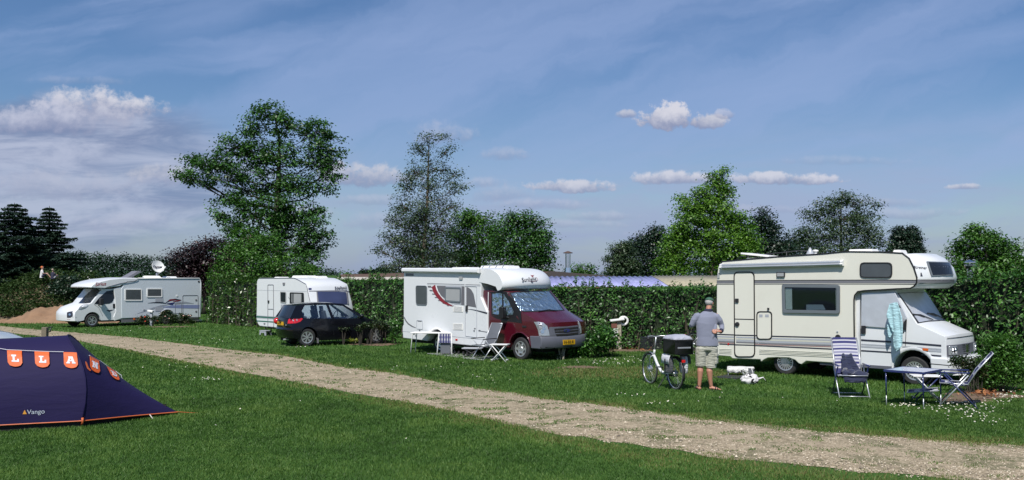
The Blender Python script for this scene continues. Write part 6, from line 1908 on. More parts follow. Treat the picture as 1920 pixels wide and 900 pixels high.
 m = MB(); m.tube([(mi.x, mi.y - 0.12, mi.z - 0.1), (mi.x - 0.06, mi.y + 0.03, mi.z - 0.16)], 0.025, 6); m.build('mirror_arm', M['dark_plastic'], mr)
 stick(cab, zz(100, 470, 5.627, (264, 616), (282, 592), (310, 574), (368, 564), (362, 584), (330, 606), (290, 618)), 'headlight', M['lamp_clear'], R, f, off=0.015, thick=0.015, dens=2)
 stick(cab, zz(100, 470, 5.627, (146, 652), (178, 644), (206, 640), (206, 690), (180, 706), (146, 706)), 'grille', M['stripe_dark'], R, f, off=0.015, thick=0.012, dens=2)
 stick(cab, zz(100, 470, 5.627, *[(176 + 12 * cos(a), 674 + 12 * sin(a)) for a in np.linspace(0, 2 * pi, 12)[:-1]]), 'badge', M['chrome'], R, f, off=0.022, thick=0.008)
 stick(cab, zz(100, 470, 5.627, (146, 720), (180, 726), (182, 748), (146, 744)), 'number_plate', M['plate_red'], R, f, off=0.015, thick=0.012)
 stick(cab, zz(100, 470, 5.627, (232, 742), (272, 740), (272, 754), (234, 758)), 'fog_lamp', M['dark_plastic'], R, f, off=0.01, thick=0.01)
 stick(cab, zz(100, 470, 5.627, (205, 700), (240, 696), (238, 708), (206, 710)), 'air_slot', M['grey_plastic'], R, f, off=0.01, thick=0.01)
 # side windows
 for pts in (((752, 402), (934, 402), (938, 530), (752, 530)), ((984, 396), (1148, 396), (1150, 492), (984, 492))):
  window(f, z1(*pts), 0, R, 0.05, 0.06, 'white_plastic', 'win_grey', t=0.03)
 # garage hatch, vents
 q = z1((1362, 470), (1526, 468), (1530, 706), (1364, 706)); o = roundpoly(q, 0.06); i = roundpoly(offs(q, -0.02), 0.05); m = MB(); m.ring(o, i, -0.014, 0.001); m.build('garage_door', M['grey_stripe'], R)
 q = z1((1074, 500), (1158, 500), (1158, 540), (1074, 540)); plate(f, q, 0, 'vent', 'pale_grey', R, t=0.012)
 q = z1((1074, 600), (1158, 596), (1158, 640), (1074, 642)); plate(f, q, 0, 'vent', 'pale_grey', R, t=0.012)
 q = z1((1284, 560), (1352, 556), (1352, 660), (1284, 664)); o = roundpoly(q, 0.03); i = roundpoly(offs(q, -0.014), 0.02); m = MB(); m.ring(o, i, -0.012, 0.001); m.build('locker_door', M['grey_stripe'], R)
 # flowing decals
 mat('decal_silver', (0.30, 0.33, 0.38), 0.4); mat('decal_blue', (0.20, 0.24, 0.42), 0.4)
 strip(z1((886, 664), (960, 640), (1050, 610), (1140, 584), (1230, 566)), [0.02, 0.06, 0.10, 0.10, 0.02], 0, 'swoosh', 'decal_silver', R, t=0.004)
 strip(z1((1150, 596), (1260, 590), (1360, 590), (1540, 592)), [0.02, 0.14, 0.18, 0.2], 0, 'swoosh', 'decal_blue', R, t=0.005)
 strip(z1((1230, 564), (1330, 548), (1400, 548), (1480, 558)), [0.03, 0.12, 0.10, 0.02], 0, 'swoosh', 'decal_silver', R, t=0.006)
 strip(z1((996, 553), (1060, 548), (1120, 548), (1190, 555)), [0.01, 0.05, 0.06, 0.05], 0, 'swoosh', 'stripe_dark', R, t=0.007)
 strip(z1((1188, 548), (1230, 522), (1290, 514), (1350, 520)), [0.02, 0.10, 0.08, 0.01], 0, 'swoosh', 'stripe_dark', R, t=0.008)
 strip(z1((1210, 532), (1240, 520), (1290, 516)), [0.02, 0.08, 0.02], 0, 'swoosh', 'stripe_red', R, t=0.011)
 strip(z1((1262, 536), (1310, 530), (1350, 521)), [0.02, 0.06, 0.01], 0, 'swoosh', 'stripe_red', R, t=0.011)
 plate(f, z1((1192, 556), (1284, 544), (1256, 572), (1236, 572)), 0, 'swoosh', 'stripe_blue', R, t=0.009)
 for (x, y, mm) in ((1304, 476, 'white_plastic'), (956, 622, 'pale_grey'), (1505, 520, 'grey_stripe'), (1505, 640, 'grey_stripe'), (852, 722, 'lamp_orange'), (1534, 326, 'dark_plastic')):
  c = z1((x, y))[0]; plate(f, rect(c[0] - 0.05, c[0] + 0.05, c[1] - 0.04, c[1] + 0.04), 0, 'marker', mm, R, t=0.02, r=0.02)
 # rear arch lip, bumper foot
 m = MB(); pa = [(rwx + 0.44 * cos(radians(a)), -0.01, r + 0.02 + 0.44 * sin(radians(a))) for a in range(15, 166, 10)]; m.tube(pa, 0.03, 6); m.build('wheel_arch', M['pale_grey'], R, smooth=True)
 q = z1((1540, 726), (1588, 726), (1588, 740), (1540, 740)); m = MB(); m.prism(q, 0.2, 0.6); m.build('step', M['white_plastic'], R)
 wheel(R, rwx, 0.2, r, 0.2, 'spokes', n=10); wheel(R, fwx, 0.18, r, 0.2, 'spokes', n=10)
 wheel(R, rwx, W - 0.2, r, 0.2, 'spokes', face=1, n=10); wheel(R, fwx, W - 0.18, r, 0.2, 'spokes', face=1, n=10)
 MB().box(fwx - 0.55, fwx + 0.42, 0.4, W - 0.4, 0.25, 0.85).build('wheel_well', M['under'], R); MB().box(rwx - 0.42, rwx + 0.42, 0.36, W - 0.36, 0.3, 0.75).build('wheel_well', M['under'], R)
 # roof: dish, skylight lid, vents
 zt = z1((1200, 290))[0][1]
 yd = 0.8
 dc = f.u(295, 501, yd)
 wdir = (CAMP - f.w(dc[0], yd, dc[1])).normalized()
 nl = Vector((wdir.dot(f.ex), wdir.dot(f.ey), 0)).normalized(); nl = (nl * 0.88 + Vector((0.42, 0.1, 0.28))).normalized()
 m = MB(); rad = 0.345
 m.lathe([(0.0, 0.0), (rad * 0.4, 0.015), (rad * 0.75, 0.055), (rad, 0.105), (rad * 1.02, 0.10), (rad * 0.75, 0.04), (0.0, -0.02)], (dc[0], yd, dc[1]), nl, 32)
 dish = m.build('satellite_dish', M['white_plastic'], R, smooth='angle')
 ex_ = nl.cross(Vector((0, 0, 1))).normalized()
 if ex_.x < 0: ex_ = -ex_
 eu = nl.cross(-ex_).normalized()
 if eu.z < 0: eu = -eu
 mm_ = Matrix.Identity(4); cc = Vector((dc[0], yd, dc[1])) + nl * 0.05
 for i_ in range(3): mm_[i_][0], mm_[i_][1], mm_[i_][2], mm_[i_][3] = ex_[i_], eu[i_], nl[i_], cc[i_]
 text('Oyster', 0.19, 'stripe_dark', dish, mtx=mm_, depth=0.012)
 m = MB(); m.tube([(dc[0], yd + 0.05, dc[1] - 0.3), (dc[0] + 0.02, yd + 0.05, zt)], 0.05, 8); m.tube([(dc[0] + 0.05, yd, dc[1] - 0.38), Vector((dc[0], yd, dc[1])) + nl * 0.45 + Vector((0.22, 0, -0.2))], 0.02, 6)
 m.ell(Vector((dc[0], yd, dc[1])) + nl * 0.45 + Vector((0.22, 0, -0.18)), (0.05, 0.05, 0.05), 8, 6); m.build('dish_mount', M['white_plastic'], dish, smooth=True)
 x0 = z1((1045, 290))[0][0]; x1 = z1((1205, 290))[0][0]; roofbox(R, x0, x1, 0.5, 1.2, zt, 0.13, 'dish_base', taper=0.12)
 x0 = z1((1265, 290))[0][0]; x1 = z1((1375, 290))[0][0]; roofbox(R, x0, x1, 0.6, 1.2, zt, 0.10, 'roof_vent')
 a = f.u(100 + 750 / 5.627, 470 + 288 / 5.627, 0.9); b = f.u(100 + 925 / 5.627, 470 + 222 / 5.627, 0.9); c = f.u(100 + 850 / 5.627, 470 + 226 / 5.627, 0.9)
 m = MB(); m.prism([a, (a[0] + 0.25, a[1] - 0.03), b, (b[0] - 0.25, b[1] + 0.04), (c[0], c[1] - 0.03)], 0.8, 1.4); m.build('skylight_lid', M['grey_stripe'], R, bevel=0.02)
 m = MB(); m.tube([(a[0] + 0.6, 1.1, zt), (b[0] - 0.3, 1.1, b[1] - 0.05)], 0.02, 5); m.build('lid_strut', M['alu'], R)
 return f, R

fL, left_mh = left_motorhome()

# ================================================================== small caravan
def caravan():
 f = Fr(-10.97, 38.1, -41.0)
 W = 2.1
 R = thing('caravan', 'small white touring caravan with green stripes, standing behind the black hatchback', 'caravan', f.o, f.a)
 z2 = lambda *p: f.us(zz(460, 500, 5.625, *p))
 side = z2((130, 604), (114, 552), (118, 400), (120, 160), (128, 136), (146, 124)) + z2((350, 122), (515, 121), (560, 140), (638, 184), (652, 225), (664, 290), (682, 362), (696, 430), (706, 560), (700, 640), (640, 668), (400, 655), (250, 638), (150, 630))
 xn = z2((700, 500))[0][0]; xb = z2((515, 121))[0][0]
 def cw(p, t):
  q = 1 - abs(2 * t - 1) ** 2.6; k = max(0, min(1, (p[0] - xb) / (xn - xb)))
  return (p[0] + 0.16 * q * k, p[1], p[2] + 0.03 * q)
 m = MB(); m.prism(side, 0, W, 16, cw); body = m.build('body', M['white_gel'], R, bevel=0.04, seg=3, ang=42)
 m = MB(); q = z2((146, 122), (350, 120), (515, 119), (560, 139), (638, 183), (652, 225), (664, 290), (682, 362)); m.tube([(a, -0.004, b) for a, b in q], 0.015, 5); m.build('edge_trim', M['grey_stripe'], R)
 # door
 q = z2((238, 188), (300, 188), (302, 640), (238, 632)); o = roundpoly(q, 0.05); i = roundpoly(offs(q, -0.02), 0.04); m = MB(); m.ring(o, i, -0.016, 0.001); d = m.build('door', M['grey_stripe'], R)
 strip(z2((240, 446), (300, 448)), 0.02, 0, 'door_split', 'grey_stripe', d, t=0.014)
 q = z2((242, 356), (254, 356), (254, 380), (242, 380)); plate(f, q, 0, 'handle', 'dark_plastic', d, t=0.04)
 window(f, z2((370, 262), (434, 264), (434, 384), (372, 380)), 0, R, 0.06, 0.035, 'win_blind', 'win_dark')
 w = window(f, z2((472, 270), (618, 274), (622, 400), (472, 396)), 0, R, 0.07, 0.03, 'dark_plastic', 'win_dark')
 q = z2((490, 285), (608, 288), (610, 385), (490, 385)); m = MB(); n = 30; vs = []
 for k in range(n + 1):
  t = k / n; x = q[0][0] + (q[1][0] - q[0][0]) * t
  for z in (q[2][1], q[0][1]): vs.append((x, -0.022 + 0.004 * sin(k * 2.2), z))
 m.add(vs, [(2 * k, 2 * k + 2, 2 * k + 3, 2 * k + 1) for k in range(n) if 6 < k < 26 or k % 3 == 0]); m.build('curtain', M['win_blind'], w)
 q = z2((376, 398), (424, 398), (424, 436), (376, 436)); plate(f, q, 0, 'vent', 'pale_grey', R, t=0.012)
 for y, wd, mm in ((516, 0.03, 'pale_grey'), (528, 0.06, 'stripe_green'), (572, 0.05, 'stripe_green'), (540, 0.02, 'pale_grey')):
  strip(z2((118, y), (300, y + 12), (690, y + 34)), wd, 0, 'stripe', mm, R)
 strip(z2((118, 246), (650, 262)), 0.012, 0, 'seam', 'pale_grey', R)
 q = z2((398, 168), (420, 168), (418, 194), (400, 194)); plate(f, q, 0, 'awning_lamp', 'grey_stripe', R, t=0.03, r=0.015)
 q = z2((196, 594), (212, 594), (212, 608), (196, 608)); plate(f, q, 0, 'socket', 'grey_stripe', R, t=0.015)
 # roof vents
 zt = z2((350, 121))[0][1]
 for (pa, pb, yy, h) in ((292, 350, 0.8, 0.07), (480, 640, 0.7, 0.12), (645, 755, 1.1, 0.10)):
  x0 = f.u(460 + pa / 5.625, 521, yy)[0]; x1 = f.u(460 + pb / 5.625, 521, yy)[0]
  x1 = min(x1, xb + 0.5); roofbox(R, x0, x1, yy, yy + 0.6, zt - 0.03 + 0.02, h, 'roof_vent')
 # front: panoramic window, plaque, lettering
 wn = stick(body, zz(460, 500, 5.625, (752, 266), (900, 264), (1056, 268), (1078, 330), (1088, 400), (900, 400), (760, 400)), 'front_window', M['win_blue'], R, f, off=0.02, thick=0.02, dens=3)
 stick(body, zz(460, 500, 5.625, (672, 254), (900, 250), (1130, 248), (1132, 260), (900, 264), (672, 262)), 'window_rail', M['grey_stripe'], R, f, off=0.01, dens=3)
 for xx in (748, 1062):
  stick(body, zz(460, 500, 5.625, (xx, 266), (xx + 10, 266), (xx + 26, 400), (xx + 12, 400)), 'window_post', M['grey_stripe'], wn, f, off=0.028, thick=0.01)
 stick(body, zz(460, 500, 5.625, (666, 226), (697, 226), (697, 244), (666, 244)), 'plaque', M['stripe_blue'], R, f, off=0.012, thick=0.01)
 text('Edelland', 0.20, 'stripe_dark', R, mtx=mtx_hit(body, f, 460 + 1000 / 5.625, 500 + 226 / 5.625, 460 + 1030 / 5.625, 500 + 224 / 5.625, off=0.012), shear=0.3)
 c = stick(body, zz(460, 500, 5.625, (1146, 396)), '', None, None, f, off=0.01, pts_only=True)[0]
 m = MB(); m.lathe([(0.0, 0.04), (0.05, 0.03), (0.06, 0.0)], c, (1, -0.3, 0), 14); m.build('grab_knob', M['dark_plastic'], R)
 # running gear
 x = f.u(560, 620)[0]; wheel(R, x, 0.2, 0.30, 0.16, 'holes', n=6); wheel(R, x, W - 0.2, 0.30, 0.16, 'holes', face=1, n=6)
 m = MB(); m.box(side[0][0] + 0.3, xn - 0.3, 0.3, W - 0.3, 0.28, 0.5); m.tube([(xn - 0.2, 0.5, 0.4), (xn + 0.95, W / 2, 0.42)], 0.04, 6); m.tube([(xn - 0.2, W - 0.5, 0.4), (xn + 0.95, W / 2, 0.42)], 0.04, 6)
 m.tube([(xn + 0.9, W / 2, 0.5), (xn + 0.9, W / 2, 0.02)], 0.03, 8); m.build('chassis', M['under'], R)
 a = z2((185, 645))[0]; b = z2((232, 690))[0]; c = z2((262, 640))[0]
 m = MB(); m.tube([(a[0], 0.1, a[1] + 0.05), (b[0], 0.1, 0.03)], 0.022, 6); m.tube([(b[0], 0.1, 0.03), (c[0], 0.1, c[1] + 0.05)], 0.018, 6); m.box(b[0] - 0.1, b[0] + 0.1, 0.02, 0.18, 0.0, 0.03); m.build('corner_steady', M['black_trim'], R)
 # step
 p = G(498, 629)
 s = thing('step_stool', 'grey plastic step on the grass below the caravan door', 'step', (p.x, p.y, 0), f.a)
 m = MB(); m.box(-0.24, 0.24, -0.16, 0.16, 0.19, 0.22); m.build('tread', M['pale_grey'], s, bevel=0.01)
 m = MB(); m.prism([(-0.24, 0), (-0.16, 0), (-0.11, 0.12), (0.11, 0.12), (0.16, 0), (0.24, 0), (0.22, 0.19), (-0.22, 0.19)], -0.15, -0.12); m.prism([(-0.24, 0), (-0.16, 0), (-0.11, 0.12), (0.11, 0.12), (0.16, 0), (0.24, 0), (0.22, 0.19), (-0.22, 0.19)], 0.12, 0.15)
 m.build('side', M['pale_grey'], s)

caravan()

# ================================================================== black hatchback
def hatchback():
 f = Fr(-7.2, 31.35, 32.7)
 W = 1.74
 R = thing('car', 'black three-door hatchback with a yellow number plate parked beside the caravan', 'car', f.o, f.a)
 r = 0.315
 fwx = 2.65
 aR = arch(0, r, 0.375, 178, 2, 12); aF = arch(fwx, r, 0.375, 178, 2, 12)
 low = 0.20
 prof = [(-0.66, 0.30), (-0.72, 0.42), (-0.74, 0.60), (-0.69, 0.66), (-0.70, 0.82), (-0.66, 0.98), (-0.60, 1.02)] + [(0.0, 0.985), (0.8, 0.96), (1.6, 0.95), (2.05, 0.95), (2.3, 0.93), (2.7, 0.86), (3.1, 0.76), (3.35, 0.66), (3.50, 0.52), (3.54, 0.38), (3.48, 0.24), (3.1, low)]
 lowr = [(a, b) for a, b in aF[::-1]] + [(2.2, low), (0.45, low)] + aR[::-1] + [(-0.42, 0.27)]
 def cw(p, t):
  s = 2 * t - 1
  q = abs(s)
  x, y, z = p
  hi = max(0.0, z - 0.62)
  half = W / 2 * (1 - 0.22 * hi ** 1.3)
  y = W / 2 + s * half * (1 - 0.0)
  kf = max(0, min(1, (x - 2.5) / 1.0)); kr = max(0, min(1, (0.0 - x) / 0.72))
  x = x - 0.42 * kf * q ** 2.6 + 0.20 * kr * q ** 3.0
  return (x, y, z + 0.03 * (1 - q ** 2) * (1 if z > 0.8 else 0))
 ny = 16
 m = MB(); m.prism(prof + lowr, 0, W, ny, cw, cap=0.13); body = m.build('body', M['black_paint'], R, bevel=0.03, seg=3, ang=34)
 # greenhouse: roof skin, pillars, glass
 hw = lambda z: W / 2 * (1 - 0.22 * max(0, z - 0.62) ** 1.3 - max(0, z - 0.95) * 0.16)
 roofp = [(-0.42, 1.44), (-0.30, 1.475), (0.0, 1.515), (0.5, 1.545), (0.9, 1.54), (1.25, 1.50), (1.42, 1.46), (1.40, 1.43), (0.9, 1.50), (0.0, 1.475), (-0.38, 1.42)]
 def rw(p, t):
  s = 2 * t - 1; x, y, z = p
  return (x + (-0.05 if x > 1.2 else 0.03 if x < -0.3 else 0) * abs(s) ** 2, W / 2 + s * (hw(1.46)), z - 0.035 * abs(s) ** 2.4)
 m = MB(); m.prism(roofp, 0, W, 12, rw); m.build('roof', M['black_paint'], R, bevel=0.015, ang=40)
 def side_pt(x, z, s): return Vector((x, W / 2 + s * (hw(z) + 0.0), z))
 def pillar(pts4, name='pillar', mt='black_paint'):
  for s in (-1, 1):
   m = MB(); o_ = [side_pt(x, z, s) for x, z in pts4]; i_ = [p + Vector((0, -s * 0.05, 0)) for p in o_]
   n = len(o_); m.add(o_ + i_, [list(range(n)), [n + k for k in range(n)][::-1]] + [(k, (k + 1) % n, n + (k + 1) % n, n + k) for k in range(n)])
   m.build(name, M[mt], R)
 pillar([(2.32, 0.90), (1.40, 1.47), (1.28, 1.47), (2.12, 0.93)])
 pillar([(1.02, 0.93), (0.84, 1.50), (0.76, 1.50), (0.92, 0.93)])
 pillar([(-0.62, 1.00), (-0.36, 1.44), (0.0, 1.47), (-0.06, 1.40), (-0.16, 1.26), (-0.14, 0.97)])
 pillar([(1.38, 1.43), (0.8, 1.46), (0.0, 1.44), (-0.1, 1.49), (0.3, 1.52), (0.8, 1.52), (1.4, 1.48)], 'roof_rail')
 for s in (-1, 1):
  for nm, pts in (('side_window', [(0.98, 0.95), (2.10, 0.95), (1.32, 1.43), (0.84, 1.47)]), ('side_window', [(0.94, 0.95), (0.78, 1.47), (0.0, 1.44), (-0.16, 1.28), (-0.14, 0.98)])):
   m = MB(); o_ = [side_pt(x, z, s) + Vector((0, -s * 0.02, 0)) for x, z in pts]; i_ = [p + Vector((0, -s * 0.006, 0)) for p in o_]; n = 4 if len(pts) == 4 else 5
   m.add(o_ + i_, [list(range(n)), [n + k for k in range(n)][::-1]]); m.build(nm, M['pane_clear'], R)
 def across(p0, p1, z0h, z1h, name, mt, dx=0.0):
  m = MB(); n = 8; vs = []
  for (x, z, bow) in ((p0[0], p0[1], z0h), (p1[0], p1[1], z1h)):
   for k in range(n + 1):
    s = 2 * k / n - 1; vs.append((x + bow * abs(s) ** 2, W / 2 + s * hw(z) * 0.97, z))
  m.add(vs, [(k, k + 1, n + 2 + k, n + 1 + k) for k in range(n)]); m.build(name, M[mt], R, smooth=True)
 across((2.36, 0.90), (1.42, 1.45), -0.20, -0.08, 'windscreen', 'pane_clear')
 across((-0.67, 1.00), (-0.43, 1.43), 0.10, 0.06, 'rear_window', 'win_dark')
 # inside: seats, dash, wheel
 for (x, y) in ((0.75, 0.42), (0.75, W - 0.42)):
  m = MB(); m.obox((x, y, 0.95), (1, 0, 0.25), (0, 1, 0), (-0.25, 0, 1), 0.06, 0.22, 0.30); m.obox((x - 0.1, y, 1.32), (1, 0, 0.2), (0, 1, 0), (-0.2, 0, 1), 0.045, 0.12, 0.085); m.build('seat', M['seat_cloth'], R, bevel=0.03)
 for y in (0.45, W - 0.45):
  m = MB(); m.obox((-0.05, y, 1.12), (1, 0, 0.25), (0, 1, 0), (-0.25, 0, 1), 0.045, 0.12, 0.07); m.build('headrest', M['seat_cloth'], R, bevel=0.03)
 m = MB(); m.obox((0.05, W / 2, 0.85), (1, 0, 0.25), (0, 1, 0), (-0.25, 0, 1), 0.06, 0.60, 0.20); m.build('rear_bench', M['seat_cloth'], R, bevel=0.03)
 m = MB(); m.tube([(1.55 + 0.05 * sin(a), W - 0.42 + 0.18 * cos(a), 1.02 + 0.17 * sin(a)) for a in np.linspace(0, 2 * pi, 17)[:-1]], 0.014, 6, closed=True); m.build('steering_wheel', M['dark_plastic'], R)
 # lamps, plate, marks traced on the tail
 Zt = lambda *p: zz(460, 500, 5.625, *p)
 tl = stick(body, Zt((448, 600), (456, 562), (478, 535), (520, 520), (560, 527), (607, 550), (580, 580), (530, 598)), 'tail_lamp', M['lamp_red'], R, f, off=0.016, thick=0.014, dens=3)
 stick(body, Zt((500, 556), (545, 552), (548, 572), (505, 576)), 'lamp_shine', M['lamp_clear'], tl, f, off=0.022, thick=0.006)
 # mirrored lamp on the far side
 m = MB(); m.ell((-0.58, W - 0.12, 0.85), (0.12, 0.12, 0.12), 12, 8); m.build('tail_lamp', M['lamp_red'], R, smooth=True)
 pl = stick(body, Zt((322, 580), (402, 582), (404, 618), (326, 616)), 'number_plate', M['plate_yellow'], R, f, off=0.014, thick=0.012)
 text('82-TX-GV', 0.085, 'black_trim', R, mtx=mtx_hit(body, f, 460 + 362 / 5.625, 500 + 599 / 5.625, 460 + 390 / 5.625, 500 + 600 / 5.625, off=0.018), depth=0.002)
 stick(body, Zt((358, 514), (372, 508), (390, 518), (384, 530), (362, 528)), 'badge', M['chrome'], R, f, off=0.012)
 text('307', 0.08, 'alu', R, mtx=mtx_hit(body, f, 460 + 430 / 5.625, 500 + 618 / 5.625, 460 + 445 / 5.625, 500 + 618 / 5.625, off=0.008), depth=0.002)
 hl = stick(body, Zt((1440, 572), (1480, 562), (1520, 582), (1540, 604), (1500, 598), (1462, 588)), 'headlight', M['lamp_clear'], R, f, off=0.012, thick=0.01, dens=2)
 # door seam, handle, mud flap, aerial, mirror, wiper
 pp = stick(body, Zt((930, 520), (925, 620), (935, 720), (960, 780)), '', None, None, f, off=0.003, pts_only=True); m = MB(); m.tube(pp, 0.004, 4); m.build('door_gap', M['under'], R)
 pp = stick(body, Zt((965, 540)), '', None, None, f, off=0.02, pts_only=True)[0]; m = MB(); m.box(pp.x - 0.1, pp.x + 0.1, pp.y - 0.01, pp.y + 0.02, pp.z - 0.02, pp.z + 0.02); m.build('door_handle', M['black_paint'], R, bevel=0.01)
 m = MB(); m.box(0.40, 0.43, 0.05, 0.22, 0.10, 0.38); m.build('mud_flap', M['grey_stripe'], R)
 m = MB(); m.tube([(-0.28, W / 2, 1.5), (-0.42, W / 2, 1.74)], 0.006, 5); m.build('aerial', M['black_trim'], R)
 for s in (-1, 1):
  m = MB(); m.ell((2.02, W / 2 + s * (hw(1.0) + 0.10), 1.02), (0.09, 0.10, 0.07), 12, 8); m.build('mirror', M['black_paint'], R, smooth=True)
 m = MB(); m.tube([(-0.70, W / 2, 1.02), (-0.66, W / 2 - 0.35, 1.08)], 0.009, 5); m.build('wiper', M['dark_plastic'], R)
 m = MB(); m.tube([(-0.70, 0.5, 0.24), (-0.5, 0.5, 0.24)], 0.03, 8); m.build('exhaust', M['alu'], R)
 wheel(R, 0, 0.13, r, 0.2, 'spokes', n=14); wheel(R, fwx, 0.13, r, 0.2, 'spokes', n=14)
 wheel(R, 0, W - 0.13, r, 0.2, 'spokes', face=1, n=14); wheel(R, fwx, W - 0.13, r, 0.2, 'spokes', face=1, n=14)
 m = MB(); m.box(-0.5, fwx + 0.6, 0.34, W - 0.34, 0.17, 0.62); m.build('underbody', M['under'], R)

hatchback()

# ================================================================== grey car behind the tent
def grey_car():
 f = Fr(-16.25, 22.6, 8)
 R = thing('car', 'pale blue-grey car, only its rounded roof showing over the blue tent', 'car', f.o, f.a)
 W = 1.7; r = 0.31
 aF = arch(2.55, r, 0.37, 178, 2, 10); aR = arch(0, r, 0.37, 178, 2, 10)
 prof = [(-0.7, 0.3), (-0.78, 0.55), (-0.72, 0.9), (-0.6, 1.0), (2.2, 0.98), (2.8, 0.88), (3.3, 0.7), (3.42, 0.45), (3.35, 0.22)] + aF[::-1] + [(0.45, 0.2)] + aR[::-1]
 def cw(p, t):
  s = abs(2 * t - 1); kf = max(0, min(1, (p[0] - 2.3))); kr = max(0, min(1, -p[0] / 0.75)); return (p[0] - 0.4 * kf * s ** 2.5 + 0.2 * kr * s ** 3, p[1], p[2] + 0.03 * (1 - s * s) * (p[2] > 0.6))
 m = MB(); m.prism(prof, 0, W, 12, cw); m.build('body', M['silver_paint'], R, bevel=0.03, ang=36)
 roof = [(-0.45, 1.0), (-0.28, 1.28), (0.1, 1.41), (0.7, 1.455), (1.2, 1.44), (1.55, 1.36), (2.1, 1.0)]
 def rw(p, t):
  s = 2 * t - 1; return (p[0] - (0.12 * abs(s) ** 2 if p[0] > 1 else -0.05 * abs(s) ** 2), W / 2 + s * (W / 2 - 0.06 - 0.30 * max(0, p[2] - 1.0)), p[2] - 0.04 * abs(s) ** 2.5)
 m = MB(); m.prism(roof, 0, W, 12, rw); cab = m.build('roof', M['silver_paint'], R, bevel=0.02, ang=50)
 for s, y in ((-1, -1), (1, 1)):
  m = MB(); pts = [(-0.1, 1.02), (0.05, 1.27), (0.6, 1.32), (1.3, 1.30), (1.75, 1.04)]
  o_ = [Vector((x, W / 2 + s * (W / 2 - 0.05 - 0.30 * max(0, z - 1.0)), z)) for x, z in pts]; i_ = [p - Vector((0, s * 0.02, 0)) for p in o_]
  m.add(o_ + i_, [[0, 1, 2, 3, 4], [9, 8, 7, 6, 5]] + [(k, (k + 1) % 5, 5 + (k + 1) % 5, 5 + k) for k in range(5)]); m.build('side_window', M['win_dark'], R)
 m = MB(); slab(m, (2.08, 1.03), (1.58, 1.34), 0.2, W - 0.2, -0.03); m.build('windscreen', M['win_dark'], R)
 for x in (0, 2.55):
  wheel(R, x, 0.13, r, 0.19, 'spokes', n=12); wheel(R, x, W - 0.13, r, 0.19, 'spokes', face=1, n=12)
 m = MB(); m.box(-0.5, 3.1, 0.33, W - 0.33, 0.17, 0.6); m.build('underbody', M['under'], R)

grey_car()

# ================================================================== tent with bunting
def fabric(name, col, bump=0.3, rough=0.75, bscale=3.0, sheen=0.3, col2=None):
 m = bpy.data.materials.new(name); m.use_nodes = True
 w = NT(m.node_tree)
 p = w.n('ShaderNodeBsdfPrincipled'); out = w.n('ShaderNodeOutputMaterial'); w.nt.links.new(p.outputs[0], out.inputs[0])
 tc = w.n('ShaderNodeTexCoord').outputs['Object']
 mp = w.n('ShaderNodeMapping'); w.put(mp.inputs['Vector'], tc); mp.inputs['Scale'].default_value = (0.8, 2.0, 3.5)
 nz = w.noise(mp.outputs[0], bscale, 4, 0.55, 0.6); fine = w.noise(tc, 90, 3)
 w.put(p.inputs['Base Color'], w.mix(nz, tuple(q * 0.85 for q in col), col2 or tuple(min(1, q * 1.15) for q in col)))
 p.inputs['Roughness'].default_value = rough; p.inputs['Sheen Weight'].default_value = sheen; p.inputs['Specular IOR Level'].default_value = 0.3
 b = w.n('ShaderNodeBump'); b.inputs['Strength'].default_value = bump; b.inputs['Distance'].default_value = 0.06
 w.put(b.inputs['Height'], w.m('ADD', nz, w.m('MULTIPLY', fine, 0.04)))
 w.nt.links.new(b.outputs[0], p.inputs['Normal'])
 M[name] = m
 return m

fabric('tent_navy', (0.010, 0.0065, 0.050), 0.12, 0.75, sheen=0.0)
mat('tent_orange', (0.50, 0.11, 0.03), 0.6, var=0.15)
mat('flag_orange', (0.62, 0.10, 0.01), 0.6, var=0.08)
mat('flag_white', (0.62, 0.63, 0.68), 0.6, var=0.05)
mat('logo_orange', (0.65, 0.30, 0.04), 0.5)
mat('logo_white', (0.45, 0.50, 0.58), 0.5)

